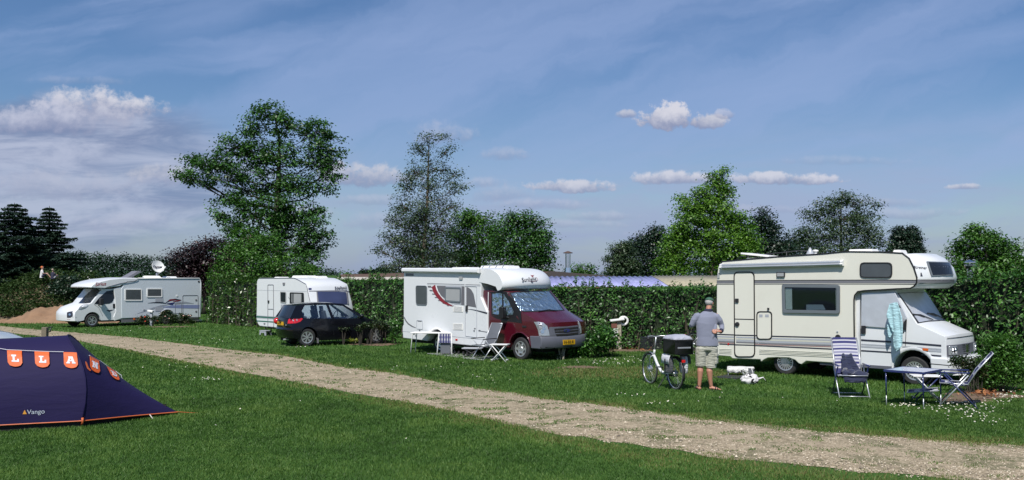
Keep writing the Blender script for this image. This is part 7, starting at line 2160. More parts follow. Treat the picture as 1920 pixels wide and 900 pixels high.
def build_tent():
 o = G(153, 802); f = Fr(o.x, o.y, 22.5)
 W = 2.0
 T = thing('tent', 'navy blue tunnel tent with orange piping pitched at the left edge', 'tent', f.o, f.a)
 ax, H = f.u(127, 628.5, W / 2)
 H = H - 0.0
 nose = f.loc(G(333, 779)); nose.z = 0.03
 NT_ = 22
 hem = 0.105

 def arc(th, lean=True):
  c, s = cos(th), sin(th)
  y = W / 2 * (1 - (abs(c) ** 0.80) * (1 if c > 0 else -1))
  z = hem + (H - hem) * s ** 0.78
  x = ax * (z / H) ** 3.2 + 0.075 * sin(pi * min(1, z / H) ** 1.2) if lean else 0
  return Vector((x, y, z))
 secs = []
 body_n = 26
 for i in range(body_n + 1):
  x0 = -5.2 + 5.2 * i / body_n
  sec = []
  sag = 0.035 * sin(pi * ((i / body_n * 2) % 1))
  for k in range(NT_ + 1):
   p = arc(pi * k / NT_); p.x += x0; p.z -= sag * (p.z / H); p.y += (sag * 0.8 if p.y < W / 2 else -sag * 0.8) * (1 if p.z < H * 0.8 else 0)
   p.y += 0.012 * mnoise.noise(Vector((p.x * 1.5, p.z * 2.5, 0)))
   sec.append(p)
  secs.append(sec)
 vs = [p for s in secs for p in s]; n = NT_ + 1
 fs = [(i * n + k, i * n + k + 1, (i + 1) * n + k + 1, (i + 1) * n + k) for i in range(len(secs) - 1) for k in range(NT_)]
 m = MB(); m.add(vs, fs); body = m.build('flysheet', M['tent_navy'], T, smooth=True)
 hoop = secs[-1]
 # nose cone
 secs2 = []
 K = 16
 for j in range(K + 1):
  t = j / K; sec = []
  for k in range(n):
   p = hoop[k]
   zt = (p.z - hem) / (H - hem)
   q = Vector((nose.x, nose.y, hem * 0.55))
   lin = p.lerp(q, t)
   lin.z -= 0.10 * sin(pi * t) * zt          # taut fabric, slightly hollow
   side = (1 if k < NT_ / 2 else -1)
   lin.y += side * 0.10 * sin(pi * t) * (1 - abs(zt - 0.5)) * 0.8
   secs2_ = lin
   sec.append(lin)
  secs2.append(sec)
 vs = [p for s in secs2 for p in s]
 fs = [(i * n + k, i * n + k + 1, (i + 1) * n + k + 1, (i + 1) * n + k) for i in range(K) for k in range(NT_)]
 m = MB(); m.add(vs, fs); nosep = m.build('nose_panel', M['tent_navy'], T, smooth=True)
 m = MB(); m.tube([p + Vector((0, 0, 0.004)) for p in hoop], 0.012, 6); m.build('pole_sleeve', M['tent_navy'], T, smooth=True)
 m = MB(); m.tube([s[0] for s in secs], 0.011, 5); m.build('piping', M['tent_orange'], T)
 m = MB(); m.tube([s[0] for s in secs2], 0.011, 5); m.build('piping', M['tent_orange'], T)
 m = MB(); m.tube([s[-1] for s in secs2], 0.011, 5); m.build('piping', M['tent_orange'], T)
 # inner tent coloured near-black as the shade in the gap under the hem
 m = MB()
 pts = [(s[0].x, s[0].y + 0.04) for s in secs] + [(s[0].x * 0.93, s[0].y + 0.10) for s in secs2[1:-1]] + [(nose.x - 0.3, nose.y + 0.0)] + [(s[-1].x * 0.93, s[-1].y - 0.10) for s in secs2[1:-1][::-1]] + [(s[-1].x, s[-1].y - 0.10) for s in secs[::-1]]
 m.prism(pts, 0.0, 0.2, axis='z'); m.build('inner_tent_shade', M['unlit_interior'], T)
 # door end wall on the left
 m = MB(); m.add(secs[0], [list(range(n))]); m.build('end_wall', M['tent_navy'], T)
 # pegging straps and pegs
 def wp(px, py): return f.loc(G(px, py))
 a = hoop[0]; b = wp(151, 800)
 m = MB(); m.tube([a + Vector((0, -0.01, 0.05)), a + Vector((0.005, -0.03, -0.02)), b], [0.022, 0.018, 0.014], 6); m.ell(b + Vector((0, 0, 0.02)), (0.03, 0.03, 0.03), 8, 6); m.build('peg_strap', M['tent_orange'], T, smooth=True)
 a = secs2[11][0]; m = MB(); m.tube([a, a + Vector((0.05, -0.12, -0.06))], 0.008, 5); m.build('peg_strap', M['fascia'], T)
 m = MB(); m.tube([nose + Vector((0, 0, hem * 0.3)), nose + Vector((0.35, 0.06, -0.02))], 0.006, 5); m.build('peg_strap', M['tent_orange'], T)
 Z8 = lambda *p: zz(0, 630, 5, *p)
 # maker's mark on the side
 stick(body, Z8((212, 732), (232, 692), (251, 732)), 'logo', M['logo_orange'], T, f, off=0.006)
 text('Vango', 0.098, 'logo_white', T, mtx=mtx_hit(body, f, 0 + 338 / 5, 630 + 711 / 5, 80, 630 + 708 / 5, off=0.006), depth=0.001)
 # loose ribbon by the seam
 stick(nosep, Z8((793, 244), (806, 256), (822, 300), (845, 326), (838, 335), (812, 312), (798, 275)), 'ribbon', M['tent_orange'], T, f, off=0.02)
 stick(nosep, Z8((1140, 372), (1180, 395), (1222, 430), (1214, 434), (1170, 402), (1138, 380)), 'guy_tab', M['flag_white'], T, f, off=0.02)

 # bunting: its own thing, hung on the tent
 B = thing('bunting', 'row of orange pennants with white letters strung along the blue tent', 'bunting', f.o, f.a)
 strpx = [(-60, 120), (0, 132), (68, 140), (206, 147), (324, 153), (460, 158), (596, 160), (760, 163), (832, 196), (918, 240), (992, 292), (1076, 338), (1140, 372)]
 pp = []
 for i, (x, y) in enumerate(strpx):
  tgt = body if x < 780 else nosep
  pp.append(stick(tgt, Z8((x, y)), '', None, None, f, off=0.03, pts_only=True)[0])
 m = MB(); m.tube(pp, 0.005, 5); m.build('string', M['flag_white'], B)
 LET = {'L': [[(0.28, 0.28), (0.60, 0.28), (0.60, 0.37), (0.50, 0.37), (0.50, 0.62), (0.66, 0.62), (0.66, 0.52), (0.78, 0.52), (0.78, 0.71), (0.28, 0.71), (0.28, 0.62), (0.36, 0.62), (0.36, 0.37), (0.28, 0.37)]],
   'A': [[(0.34, 0.27), (0.66, 0.27), (0.78, 0.62), (0.84, 0.62), (0.84, 0.71), (0.58, 0.71), (0.58, 0.63), (0.62, 0.63), (0.60, 0.57), (0.42, 0.57), (0.40, 0.63), (0.44, 0.63), (0.44, 0.71), (0.18, 0.71), (0.18, 0.62), (0.24, 0.62), (0.37, 0.36), (0.34, 0.36)]],
   'N': [[(0.20, 0.27), (0.44, 0.27), (0.62, 0.52), (0.62, 0.36), (0.56, 0.36), (0.56, 0.27), (0.82, 0.27), (0.82, 0.36), (0.76, 0.36), (0.76, 0.72), (0.62, 0.72), (0.40, 0.44), (0.40, 0.63), (0.46, 0.63), (0.46, 0.72), (0.20, 0.72), (0.20, 0.63), (0.27, 0.63), (0.27, 0.36), (0.20, 0.36)]],
   'D': [[(0.22, 0.28), (0.60, 0.28), (0.76, 0.38), (0.78, 0.5), (0.76, 0.62), (0.60, 0.72), (0.22, 0.72), (0.22, 0.63), (0.30, 0.63), (0.30, 0.37), (0.22, 0.37)]]}
 HOLE = {'A': [(0.49, 0.38), (0.55, 0.50), (0.44, 0.50)], 'D': [(0.44, 0.39), (0.56, 0.40), (0.62, 0.5), (0.56, 0.60), (0.44, 0.61)]}
 flags = [('L', (68, 143), (206, 148), (214, 295), (76, 291)), ('L', (324, 152), (462, 157), (468, 302), (334, 298)), ('A', (596, 161), (720, 163), (737, 309), (603, 305)),
    ('N', (832, 198), (918, 242), (932, 368), (838, 325)), ('D', (994, 296), (1078, 340), (1122, 434), (1044, 398))]
 # flags beyond the frame's edge are left out
 out = [(0, 0), (0.33, 0), (0.66, 0), (1, 0), (1, 0.4), (1, 0.75), (0.86, 0.92), (0.68, 0.98), (0.5, 1.0), (0.32, 0.98), (0.14, 0.92), (0, 0.75), (0, 0.4)]
 for ch, tl, tr, br, bl in flags:
  def mp(u, v):
   return ((tl[0] * (1 - u) + tr[0] * u) * (1 - v) + (bl[0] * (1 - u) + br[0] * u) * v, (tl[1] * (1 - u) + tr[1] * u) * (1 - v) + (bl[1] * (1 - u) + br[1] * u) * v)
  tgt = nosep if ch in 'ND' else body
  fl = stick(tgt, Z8(*[mp(u, v) for u, v in out]), 'pennant', M['flag_orange'], B, f, off=0.026, thick=0.003, step=5.0)
  lt = stick(tgt, Z8(*[mp(u, v) for u, v in LET[ch][0]]), 'letter', M['flag_white'], fl, f, off=0.031, thick=0.003, step=5.0)
  if ch in HOLE: stick(tgt, Z8(*[mp(u, v) for u, v in HOLE[ch]]), 'letter_counter', M['flag_orange'], fl, f, off=0.034, thick=0.002, step=0)

build_tent()

# ================================================================== posts
p = G(85, 632)
p = Vector((P(85, 600, 21.0).x, 21.0, 0))
t = thing('tap_post', 'short grey wooden post with a tap behind the blue tent', 'post', p)
h = P(85, 613.5, 21.0).z
m = MB(); m.box(-0.06, 0.06, -0.06, 0.06, 0, h); m.build('post', M['wood'], t, bevel=0.01)
m = MB(); m.tube([(0.06, 0, h - 0.12), (0.12, 0, h - 0.10), (0.13, 0, h - 0.02)], 0.015, 6); m.tube([(0.08, 0, h + 0.0), (0.18, 0, h + 0.0)], 0.013, 6); m.build('tap', M['dark_plastic'], t, smooth=True)

p = G(1158, 656)
t = thing('service_post', 'wooden service post with white box and hose in front of the middle hedge', 'post', p)
k = p.y / FOC
m = MB(); m.box(-0.03, 0.12, -0.08, 0.08, 0, 55 * k); m.build('post', M['wood_pale'], t, bevel=0.01)
m = MB(); m.box(-0.24, 0.00, -0.14, -0.081, 24 * k, 40 * k); m.build('socket_box', M['white_plastic'], t, bevel=0.015)
m = MB(); m.box(-0.22, -0.03, -0.15, -0.085, 41 * k, 49 * k); m.build('sign', M['brick'], t, bevel=0.005)
m = MB(); m.obox((-0.02, -0.05, 56 * k), (1, 0, 0.12), (0, 1, 0), (-0.12, 0, 1), 0.24, 0.14, 0.035); m.build('cover', M['white_plastic'], t, bevel=0.02)
m = MB(); m.tube([(0.20 + 0.14 * cos(a), -0.02, 54 * k + 0.13 * sin(a)) for a in np.linspace(0, 2 * pi, 15)[:-1]], 0.042, 8, closed=True); m.build('hose_coil', M['white_plastic'], t, smooth=True)
m = MB(); m.tube([(-0.16, -0.16, 30 * k), (-0.20, -0.2, 24 * k), (-0.10, -0.2, 20 * k), (-0.02, -0.15, 12 * k), (-0.05, -0.14, 0.02)], 0.025, 6); m.build('cable', M['white_plastic'], t, smooth=True)
m = MB(); m.ell((-0.18, -0.18, 33 * k), (0.06, 0.05, 0.06), 8, 6); m.build('plug', M['stripe_blue'], t, smooth=True)

p = G(283, 611)
t = thing('hookup_post', 'small white-topped hook-up post beside the left motorhome', 'post', p)
k = p.y / FOC
m = MB(); m.box(-0.05, 0.07, -0.05, 0.05, 0, 26 * k); m.build('post', M['pale_grey'], t, bevel=0.01)
m = MB(); m.obox((-0.02, -0.02, 27.5 * k), (1, 0, -0.2), (0, 1, 0), (0.2, 0, 1), 0.14, 0.12, 0.05); m.build('hood', M['white_plastic'], t, bevel=0.02)

# ================================================================== bicycles
def bicycle(label, loc, rz, frame='white_gel', lean=0.0, group=None, basket=True):
 t = thing('bicycle', label, 'bicycle', loc, rz, group)
 r = 0.345; wb = 1.13
 def wl(x, name='wheel'):
  m = MB(); m.tube([(x + r * cos(a) * 0.985, 0, r + r * sin(a) * 0.985) for a in np.linspace(0, 2 * pi, 41)[:-1]], 0.019, 8, closed=True); w = m.build(name, M['tyre'], t, smooth=True)
  m = MB(); m.tube([(x + (r - 0.035) * cos(a), 0, r + (r - 0.035) * sin(a)) for a in np.linspace(0, 2 * pi, 41)[:-1]], 0.011, 6, closed=True); m.build('rim', M['alloy'], w, smooth=True)
  m = MB()
  for k in range(28):
   a = 2 * pi * k / 28; b = a + (0.25 if k % 2 else -0.25); s = 0.025 if k % 4 < 2 else -0.025
   m.tube([(x + 0.03 * cos(b), s, r + 0.03 * sin(b)), (x + (r - 0.035) * cos(a), 0, r + (r - 0.035) * sin(a))], 0.0013, 3)
  m.build('spokes', M['alloy'], w)
  return w
 w1 = wl(0.0); w2 = wl(wb)
 m = MB(); m.lathe([(0.02, -0.06), (0.06, -0.045), (0.075, -0.02), (0.075, 0.02), (0.06, 0.045), (0.02, 0.06)], (wb, 0, r), (0, 1, 0), 20); m.build('hub_motor', M['alloy'], w2, smooth=True)
 m = MB(); m.lathe([(0.02, -0.06), (0.04, -0.03), (0.04, 0.03), (0.02, 0.06)], (0, 0, r), (0, 1, 0), 14); m.build('hub', M['alloy'], w1, smooth=True)
 bb = (0.46, 0, 0.30); head = (0.90, 0, 0.78); headl = (0.935, 0, 0.66); seat = (0.30, 0, 0.75)
 m = MB(); m.tube([bb, (0.62, 0, 0.34), (0.80, 0, 0.50), headl], 0.031, 10); m.tube([seat, bb], 0.018, 8)
 m.tube([(0.0, 0.06, r), bb], 0.012, 6); m.tube([(0.0, -0.06, r), bb], 0.012, 6); m.tube([(0.0, 0.06, r), (0.32, 0.01, 0.70)], 0.009, 6); m.tube([(0.0, -0.06, r), (0.32, -0.01, 0.70)], 0.009, 6); m.tube([head, headl], 0.024, 10)
 m.build('frame', M[frame], t, smooth=True)
 m = MB()
 for s in (-1, 1): m.tube([headl, (0.99, s * 0.05, 0.62), (wb, s * 0.055, r)], [0.016, 0.014, 0.010], 6)
 m.build('fork', M['alu'], t, smooth=True)
 m = MB(); m.tube([head, (0.83, 0, 1.06)], 0.014, 8); m.tube([(0.62, 0.31, 1.05), (0.70, 0.27, 1.09), (0.84, 0.12, 1.09), (0.85, 0, 1.07), (0.84, -0.12, 1.09), (0.70, -0.27, 1.09), (0.62, -0.31, 1.05)], 0.012, 8); hb = m.build('handlebar', M['alu'], t, smooth=True)
 for s in (-1, 1):
  m = MB(); m.tube([(0.72, s * 0.265, 1.09), (0.60, s * 0.315, 1.045)], 0.018, 8); m.build('grip', M['dark_plastic'], hb, smooth=True)
  m = MB(); m.tube([(0.78, s * 0.2, 1.08), (0.72, s * 0.24, 1.055), (0.68, s * 0.26, 1.04)], 0.007, 5); m.build('brake_lever', M['alu'], hb)
 m = MB(); m.tube([seat, (0.27, 0, 0.86)], 0.014, 8); m.build('seat_post', M['alu'], t)
 m = MB(); m.ell((0.22, 0, 0.91), (0.14, 0.10, 0.05), 12, 8); m.ell((0.34, 0, 0.91), (0.10, 0.035, 0.035), 10, 6); m.build('saddle', M['dark_plastic'], t, smooth=True)
 for (x, a0, a1) in ((0.0, 40, 200), (wb, 20, 170)):
  m = MB(); pts = [(x + (r + 0.03) * cos(radians(a)), (r + 0.03) * sin(radians(a)) + r) for a in np.linspace(a0, a1, 14)]
  vs = [(px_, s * 0.028, pz_) for px_, pz_ in pts for s in (-1, 1)]; m.add(vs, [(2 * i, 2 * i + 1, 2 * i + 3, 2 * i + 2) for i in range(13)])
  o = m.build('mudguard', M['dark_plastic'] if x == 0 else M['alu'], t, smooth=True); md = o.modifiers.new('t', 'SOLIDIFY'); md.thickness = 0.003
 m = MB(); m.lathe([(0.09, -0.004), (0.09, 0.004)], (0.46, -0.06, 0.30), (0, 1, 0), 24); m.tube([(0.46, -0.075, 0.30), (0.52, -0.085, 0.15)], 0.009, 6); m.tube([(0.46, 0.075, 0.30), (0.40, 0.085, 0.45)], 0.009, 6); cr = m.build('crank', M['alu'], t)
 for (x, y, z) in ((0.52, -0.13, 0.15), (0.40, 0.13, 0.45)):
  m = MB(); m.box(x - 0.05, x + 0.05, y - 0.04, y + 0.04, z - 0.012, z + 0.012); m.build('pedal', M['dark_plastic'], t, bevel=0.004)
 m = MB(); m.prism(roundpoly([(0.02, 0.27), (0.48, 0.24), (0.52, 0.33), (0.46, 0.38), (0.02, 0.40)], 0.03), -0.075, -0.055); m.build('chain_case', M['dark_plastic'], t)
 m = MB(); m.tube([(0.36, 0.02, 0.28), (0.33, 0.24, 0.0)], 0.010, 6); m.tube([(0.36, -0.02, 0.28), (0.28, -0.17, 0.0)], 0.010, 6); m.build('kickstand', M['dark_plastic'], t)
 m = MB()
 for s in (-1, 1): m.tube([(0.28, s * 0.06, 0.76), (-0.36, s * 0.07, 0.76)], 0.006, 5); m.tube([(0.0, s * 0.07, r), (-0.12, s * 0.07, 0.76)], 0.006, 5)
 for x in (0.2, 0.0, -0.2, -0.35): m.tube([(x, -0.07, 0.76), (x, 0.07, 0.76)], 0.005, 5)
 m.build('rack', M['dark_plastic'], t)
 m = MB(); m.box(-0.37, -0.34, -0.04, 0.04, 0.60, 0.66); m.build('rear_lamp', M['lamp_red'], t, bevel=0.008)
 m = MB(); m.ell((1.0, 0, 0.86), (0.04, 0.035, 0.035), 10, 8); m.build('front_lamp', M['dark_plastic'], t, smooth=True)
 if basket:
  m = MB(); x0, x1, y0, y1, z0, z1 = 0.93, 1.20, -0.19, 0.19, 0.80, 1.04
  for z in np.linspace(z0, z1, 6):
   m.tube([(x0, y0, z), (x1, y0, z), (x1, y1, z), (x0, y1, z)], 0.006 if z < z1 - 0.01 else 0.012, 5, closed=True)
  for i in range(8):
   q = i / 7
   for (xx, yy) in ((x0 + (x1 - x0) * q, y0), (x0 + (x1 - x0) * q, y1), (x0, y0 + (y1 - y0) * q), (x1, y0 + (y1 - y0) * q)): m.tube([(xx, yy, z0), (xx, yy, z1)], 0.005, 4)
  for i in range(6): m.tube([(x0, y0 + (y1 - y0) * i / 5, z0), (x1, y0 + (y1 - y0) * i / 5, z0)], 0.005, 4)
  m.build('basket', M['dark_plastic'], t)
 return t

ra, fa = G(1266, 731), G(1212, 718.5)
rz = math.atan2(fa.y - ra.y, fa.x - ra.x)
bicycle('white step-through bicycle with black crate and bags standing left of the man', (ra.x, ra.y, 0), rz)
b2 = G(1302, 666)
bicycle('silver bicycle half hidden behind the standing man', (b2.x - 0.02, b2.y, 0), radians(30), frame='alu', basket=False)
Bm = Matrix.Translation((ra.x, ra.y, 0)) @ Matrix.Rotation(rz, 4, 'Z')

def on_bike(x, y, z): return tuple(Bm @ Vector((x, y, z)))

# crate on the rack with its grey rain cover
c = thing('crate', 'black plastic crate on the rear rack of the white bicycle', 'crate', on_bike(-0.13, 0, 0.77), rz)
m = MB(); x0, x1, y0, y1, H = -0.26, 0.26, -0.21, 0.21, 0.31
m.box(x0, x1, y0, y1, 0, 0.015)
for (a, b, cc, d) in ((x0, x1, y0, y0 + 0.012), (x0, x1, y1 - 0.012, y1), (x0, x0 + 0.012, y0 + 0.012, y1 - 0.012), (x1 - 0.012, x1, y0 + 0.012, y1 - 0.012)): m.box(a, b, cc, d, 0.015, H)
m.build('box', M['black_trim'], c, bevel=0.006)
m = MB(); m.ring(rect(x0 - 0.012, x1 + 0.012, y0 - 0.012, y1 + 0.012), rect(x0 + 0.004, x1 - 0.004, y0 + 0.004, y1 - 0.004), H - 0.03, H + 0.002, axis='z'); m.build('rim', M['black_trim'], c)
for k in range(12):
 m = MB(); m.box(x0 - 0.0045, x0 - 0.001, -0.14 + k * 0.025, -0.125 + k * 0.025, 0.13, 0.165);
 if k == 0: strip_m = MB()
 strip_m.box(x0 - 0.005, x0 - 0.001, -0.15 + k * 0.026, -0.134 + k * 0.026, 0.13, 0.16)
strip_m.build('lettering', M['pale_grey'], c)
fabric('cover_grey', (0.36, 0.37, 0.44), 0.6, 0.7, 6)
m = MB(); nx_, ny_ = 12, 10; vs = []
for i in range(nx_ + 1):
 for j in range(ny_ + 1):
  x = x0 * 1.02 + (x1 - x0) * 1.04 * i / nx_; y = y0 * 1.02 + (y1 - y0) * 1.04 * j / ny_
  e = min(i, nx_ - i, j, ny_ - j)
  vs.append((x, y, H + (0.0 if e == 0 else 0.035 + 0.03 * mnoise.noise(Vector((x * 7, y * 7, 1))) + 0.02 * min(e, 3))))
m.add(vs, [(i * (ny_ + 1) + j, (i + 1) * (ny_ + 1) + j, (i + 1) * (ny_ + 1) + j + 1, i * (ny_ + 1) + j + 1) for i in range(nx_) for j in range(ny_)])
o = m.build('rain_cover', M['cover_grey'], c, smooth=True); md = o.modifiers.new('t', 'SOLIDIFY'); md.thickness = 0.004
fabric('bag_white', (0.55, 0.56, 0.60), 0.5, 0.6, 8); fabric('bag_dark', (0.07, 0.075, 0.085), 0.5, 0.6, 8)

def pannier(label, x, y, z0, sx, mt1, mt2, s):
 b = thing('pannier_bag', label, 'bag', on_bike(x, y, z0), rz)
 m = MB(); m.loft([(0, 0, 0, 0.13 * sx, 0.05), (0, 0, 0.03, 0.15 * sx, 0.065), (0, 0, 0.22, 0.16 * sx, 0.07), (0, 0, 0.34, 0.15 * sx, 0.06), (0, 0, 0.36, 0.13 * sx, 0.04)], 16); m.build('pouch', M[mt1], b, smooth=True)
 m = MB(); vs = []
 for j, (yy, zz_) in enumerate(((-0.05 * s, 0.37), (0.0, 0.395), (0.06 * s, 0.38), (0.085 * s, 0.30), (0.085 * s, 0.20))):
  for i in range(7): vs.append((-0.17 * sx + 0.34 * sx * i / 6, yy, zz_ + 0.006 * sin(i * 2.1 + j)))
 m.add(vs, [(j * 7 + i, j * 7 + i + 1, (j + 1) * 7 + i + 1, (j + 1) * 7 + i) for j in range(4) for i in range(6)])
 o = m.build('flap', M[mt2], b, smooth=True); md = o.modifiers.new('t', 'SOLIDIFY'); md.thickness = 0.004
 m = MB(); m.box(-0.02, 0.02, 0.088 * s - 0.004, 0.088 * s + 0.004, 0.08, 0.30); m.build('buckle_strap', M['black_trim'], b)
 return b

pannier('grey pannier with a pale flap on the left side of the white bicycle', 0.02, 0.14, 0.36, 1.0, 'bag_dark', 'bag_white', 1)
pannier('pale pannier on the right side of the white bicycle, nearer the man', -0.10, -0.15, 0.36, 0.9, 'bag_white', 'bag_dark', -1)

# ================================================================== people
mat('skin', (0.42, 0.20, 0.135), 0.5, var=0.12, vscale=5)
mat('skin_pale', (0.55, 0.32, 0.24), 0.55, var=0.1)
fabric('shirt_grey', (0.20, 0.215, 0.285), 0.2, 0.85, 2.2)
fabric('shorts_khaki', (0.40, 0.40, 0.34), 0.6, 0.85, 7)
mat('cap_green', (0.035, 0.10, 0.06), 0.7)
mat('hair_grey', (0.42, 0.41, 0.40), 0.8, var=0.3, vscale=60, bump=0.5, bscale=120)
mat('navy_cloth', (0.018, 0.02, 0.045), 0.85, var=0.2)
mat('white_cloth', (0.62, 0.60, 0.60), 0.85, var=0.1)
mat('orange_hair', (0.55, 0.14, 0.04), 0.8, var=0.2)
mat('blond_hair', (0.35, 0.28, 0.22), 0.8, var=0.2)

def hand(m, wrist, dirv, side, palm_n, s=1.0, curl=0.6):
 """palm and five bent fingers"""
 d = Vector(dirv).normalized(); n = Vector(palm_n).normalized(); a = d.cross(n).normalized() * side
 w = Vector(wrist)
 m.tube([w, w + d * 0.045 * s, w + d * 0.09 * s], [0.026 * s, 0.036 * s, 0.034 * s], 10, flat=0.6)
 for i, (off, ln) in enumerate(((-0.030, 0.062), (-0.010, 0.078), (0.011, 0.072), (0.030, 0.055))):
  p0 = w + d * 0.075 * s + a * off * s; p1 = w + d * (0.095 + ln * 0.40) * s + a * off * 1.15 * s + n * 0.006 * s
  p2 = p1 + (d * (1 - curl * 0.5) + n * curl * 0.7).normalized() * ln * 0.35 * s; p3 = p2 + (d * (1 - curl) + n * curl).normalized() * ln * 0.3 * s
  m.tube([p0, p1, p2, p3], [0.010 * s, 0.0095 * s, 0.0085 * s, 0.007 * s], 7)
 m.tube([w + d * 0.02 * s - a * 0.02 * s, w + d * 0.05 * s - a * 0.05 * s, w + d * 0.085 * s - a * 0.055 * s + n * 0.01 * s], [0.013 * s, 0.011 * s, 0.008 * s], 7)

def head(m, c, face, s=1.0):
 """skull, jaw, nose, brow, ears, lips as one lump of skin"""
 f_ = Vector(face).normalized(); r = f_.cross(Vector((0, 0, 1))).normalized(); u = r.cross(f_)
 R = Matrix((r, f_, u)).transposed()
 c = Vector(c)
 L = lambda x, y, z: c + (r * x + f_ * y + u * z) * s
 m.ell(L(0, -0.012, 0.02), (0.078 * s, 0.098 * s, 0.098 * s), 18, 12, R)
 m.ell(L(0, 0.022, -0.052), (0.058 * s, 0.066 * s, 0.066 * s), 14, 10, R)
 m.ell(L(0, 0.092, -0.012), (0.012 * s, 0.022 * s, 0.026 * s), 8, 6, R)
 m.ell(L(0, 0.078, 0.022), (0.045 * s, 0.014 * s, 0.012 * s), 8, 6, R)
 m.ell(L(0, 0.080, -0.050), (0.024 * s, 0.012 * s, 0.009 * s), 8, 6, R)
 for q in (-1, 1):
  m.ell(L(q * 0.080, -0.005, -0.008), (0.011 * s, 0.022 * s, 0.032 * s), 8, 6, R)
  m.ell(L(q * 0.03, 0.080, 0.002), (0.012 * s, 0.008 * s, 0.008 * s), 8, 6, R)
 return L, R

def build_man():
 o = G(1325, 731.5)
 t = thing('person', 'man in grey pullover, khaki shorts and green cap standing with his back turned', 'person', o)
 m = MB()
 m.tube([(-0.09, 0, 0.98), (-0.115, 0.01, 0.78), (-0.125, 0.02, 0.56), (-0.135, -0.015, 0.40), (-0.145, -0.01, 0.22), (-0.155, 0.0, 0.09)], [0.11, 0.088, 0.060, 0.066, 0.046, 0.037], 12)
 m.tube([(-0.155, -0.05, 0.045), (-0.16, 0.04, 0.05), (-0.175, 0.14, 0.035), (-0.18, 0.19, 0.028)], [0.036, 0.042, 0.038, 0.022], 10, flat=0.75)
 m.tube([(0.11, 0, 0.98), (0.10, 0.01, 0.78), (0.075, 0.02, 0.55), (0.06, -0.015, 0.40), (0.075, -0.01, 0.22), (0.095, 0.0, 0.09)], [0.11, 0.090, 0.062, 0.068, 0.048, 0.038], 12)
 m.tube([(0.065, 0.01, 0.045), (0.12, -0.015, 0.052), (0.20, -0.04, 0.036), (0.25, -0.055, 0.028)], [0.036, 0.043, 0.040, 0.024], 10, flat=0.75)
 for k, (sx, sy) in enumerate(((0.0, 0.022), (0.006, 0.008), (0.008, -0.008), (0.004, -0.024))): m.ell((0.268 + sx, -0.062 + sy, 0.022), (0.022, 0.009, 0.011), 8, 5)
 m.loft([(0.02, 0, 0.90, 0.17, 0.115), (0.02, 0, 1.05, 0.175, 0.125), (0.02, 0.01, 1.2, 0.165, 0.115), (0.02, 0.01, 1.4, 0.185, 0.12), (0.03, 0.01, 1.56, 0.16, 0.10), (0.05, 0.02, 1.64, 0.07, 0.065)], 18)
 m.tube([(0.045, 0.015, 1.58), (0.065, 0.025, 1.70), (0.08, 0.04, 1.78)], [0.075, 0.060, 0.058], 12)
 head(m, (0.092, 0.06, 1.835), (0.55, 0.80, -0.22))
 # arms
 m.tube([(-0.17, 0.0, 1.59), (-0.27, -0.01, 1.48), (-0.285, 0.01, 1.385), (-0.28, 0.13, 1.36), (-0.20, 0.25, 1.38)], [0.055, 0.048, 0.040, 0.034, 0.026], 10)
 hand(m, (-0.20, 0.25, 1.38), (0.55, 0.7, 0.1), 1, (0.4, -0.3, -0.6))
 m.tube([(0.20, 0.0, 1.59), (0.30, -0.01, 1.47), (0.325, 0.02, 1.37), (0.315, -0.06, 1.28), (0.27, -0.15, 1.235)], [0.055, 0.048, 0.042, 0.036, 0.028], 10)
 hand(m, (0.27, -0.155, 1.235), (-1.0, -0.10, 0.08), 1, (0.1, 0.9, -0.25), 1.08, 0.25)
 body = m.build('body', M['skin'], t, remesh=0.0075, sm=3)
 # pullover
 m = MB()
 m.loft([(0.025, 0, 0.93, 0.238, 0.168), (0.025, 0, 1.0, 0.232, 0.165), (0.02, 0, 1.12, 0.215, 0.155), (0.015, 0.0, 1.28, 0.218, 0.152), (0.012, 0.0, 1.42, 0.226, 0.150), (0.018, 0.005, 1.54, 0.212, 0.132), (0.03, 0.01, 1.61, 0.155, 0.105), (0.05, 0.02, 1.665, 0.092, 0.085)], 28)
 m.tube([(-0.13, 0.0, 1.57), (-0.20, -0.005, 1.55), (-0.255, -0.01, 1.475), (-0.288, 0.01, 1.385), (-0.29, 0.12, 1.355), (-0.235, 0.20, 1.37)], [0.07, 0.078, 0.070, 0.060, 0.052, 0.044], 14)
 m.tube([(0.15, 0.0, 1.57), (0.225, -0.005, 1.54), (0.285, -0.01, 1.465), (0.33, 0.02, 1.37), (0.330, -0.035, 1.30), (0.295, -0.10, 1.25)], [0.07, 0.078, 0.070, 0.062, 0.052, 0.044], 14)
 m.tube([(0.10, -0.13, 1.10), (0.16, -0.135, 1.25), (0.2, -0.11, 1.38)], [0.025, 0.03, 0.02], 8)
 sh = m.build('pullover', M['shirt_grey'], t, remesh=0.011, sm=4)
 m = MB(); m.loft([(0.048, 0.018, 1.645, 0.100, 0.092), (0.06, 0.025, 1.70, 0.082, 0.078), (0.065, 0.028, 1.715, 0.070, 0.066)], 20); m.build('collar', M['navy_cloth'], t, smooth=True)
 m = MB(); m.tube([(-0.255, 0.175, 1.363), (-0.225, 0.225, 1.375)], [0.050, 0.046], 14); m.build('cuff', M['navy_cloth'], t, smooth=True)
 m = MB(); m.tube([(0.305, -0.085, 1.26), (0.275, -0.14, 1.238)], [0.050, 0.044], 14); m.build('cuff', M['navy_cloth'], t, smooth=True)
 # shorts
 m = MB()
 m.loft([(0.02, 0, 1.02, 0.195, 0.14), (0.015, 0, 0.92, 0.215, 0.155), (0.01, 0, 0.84, 0.222, 0.155)], 26)
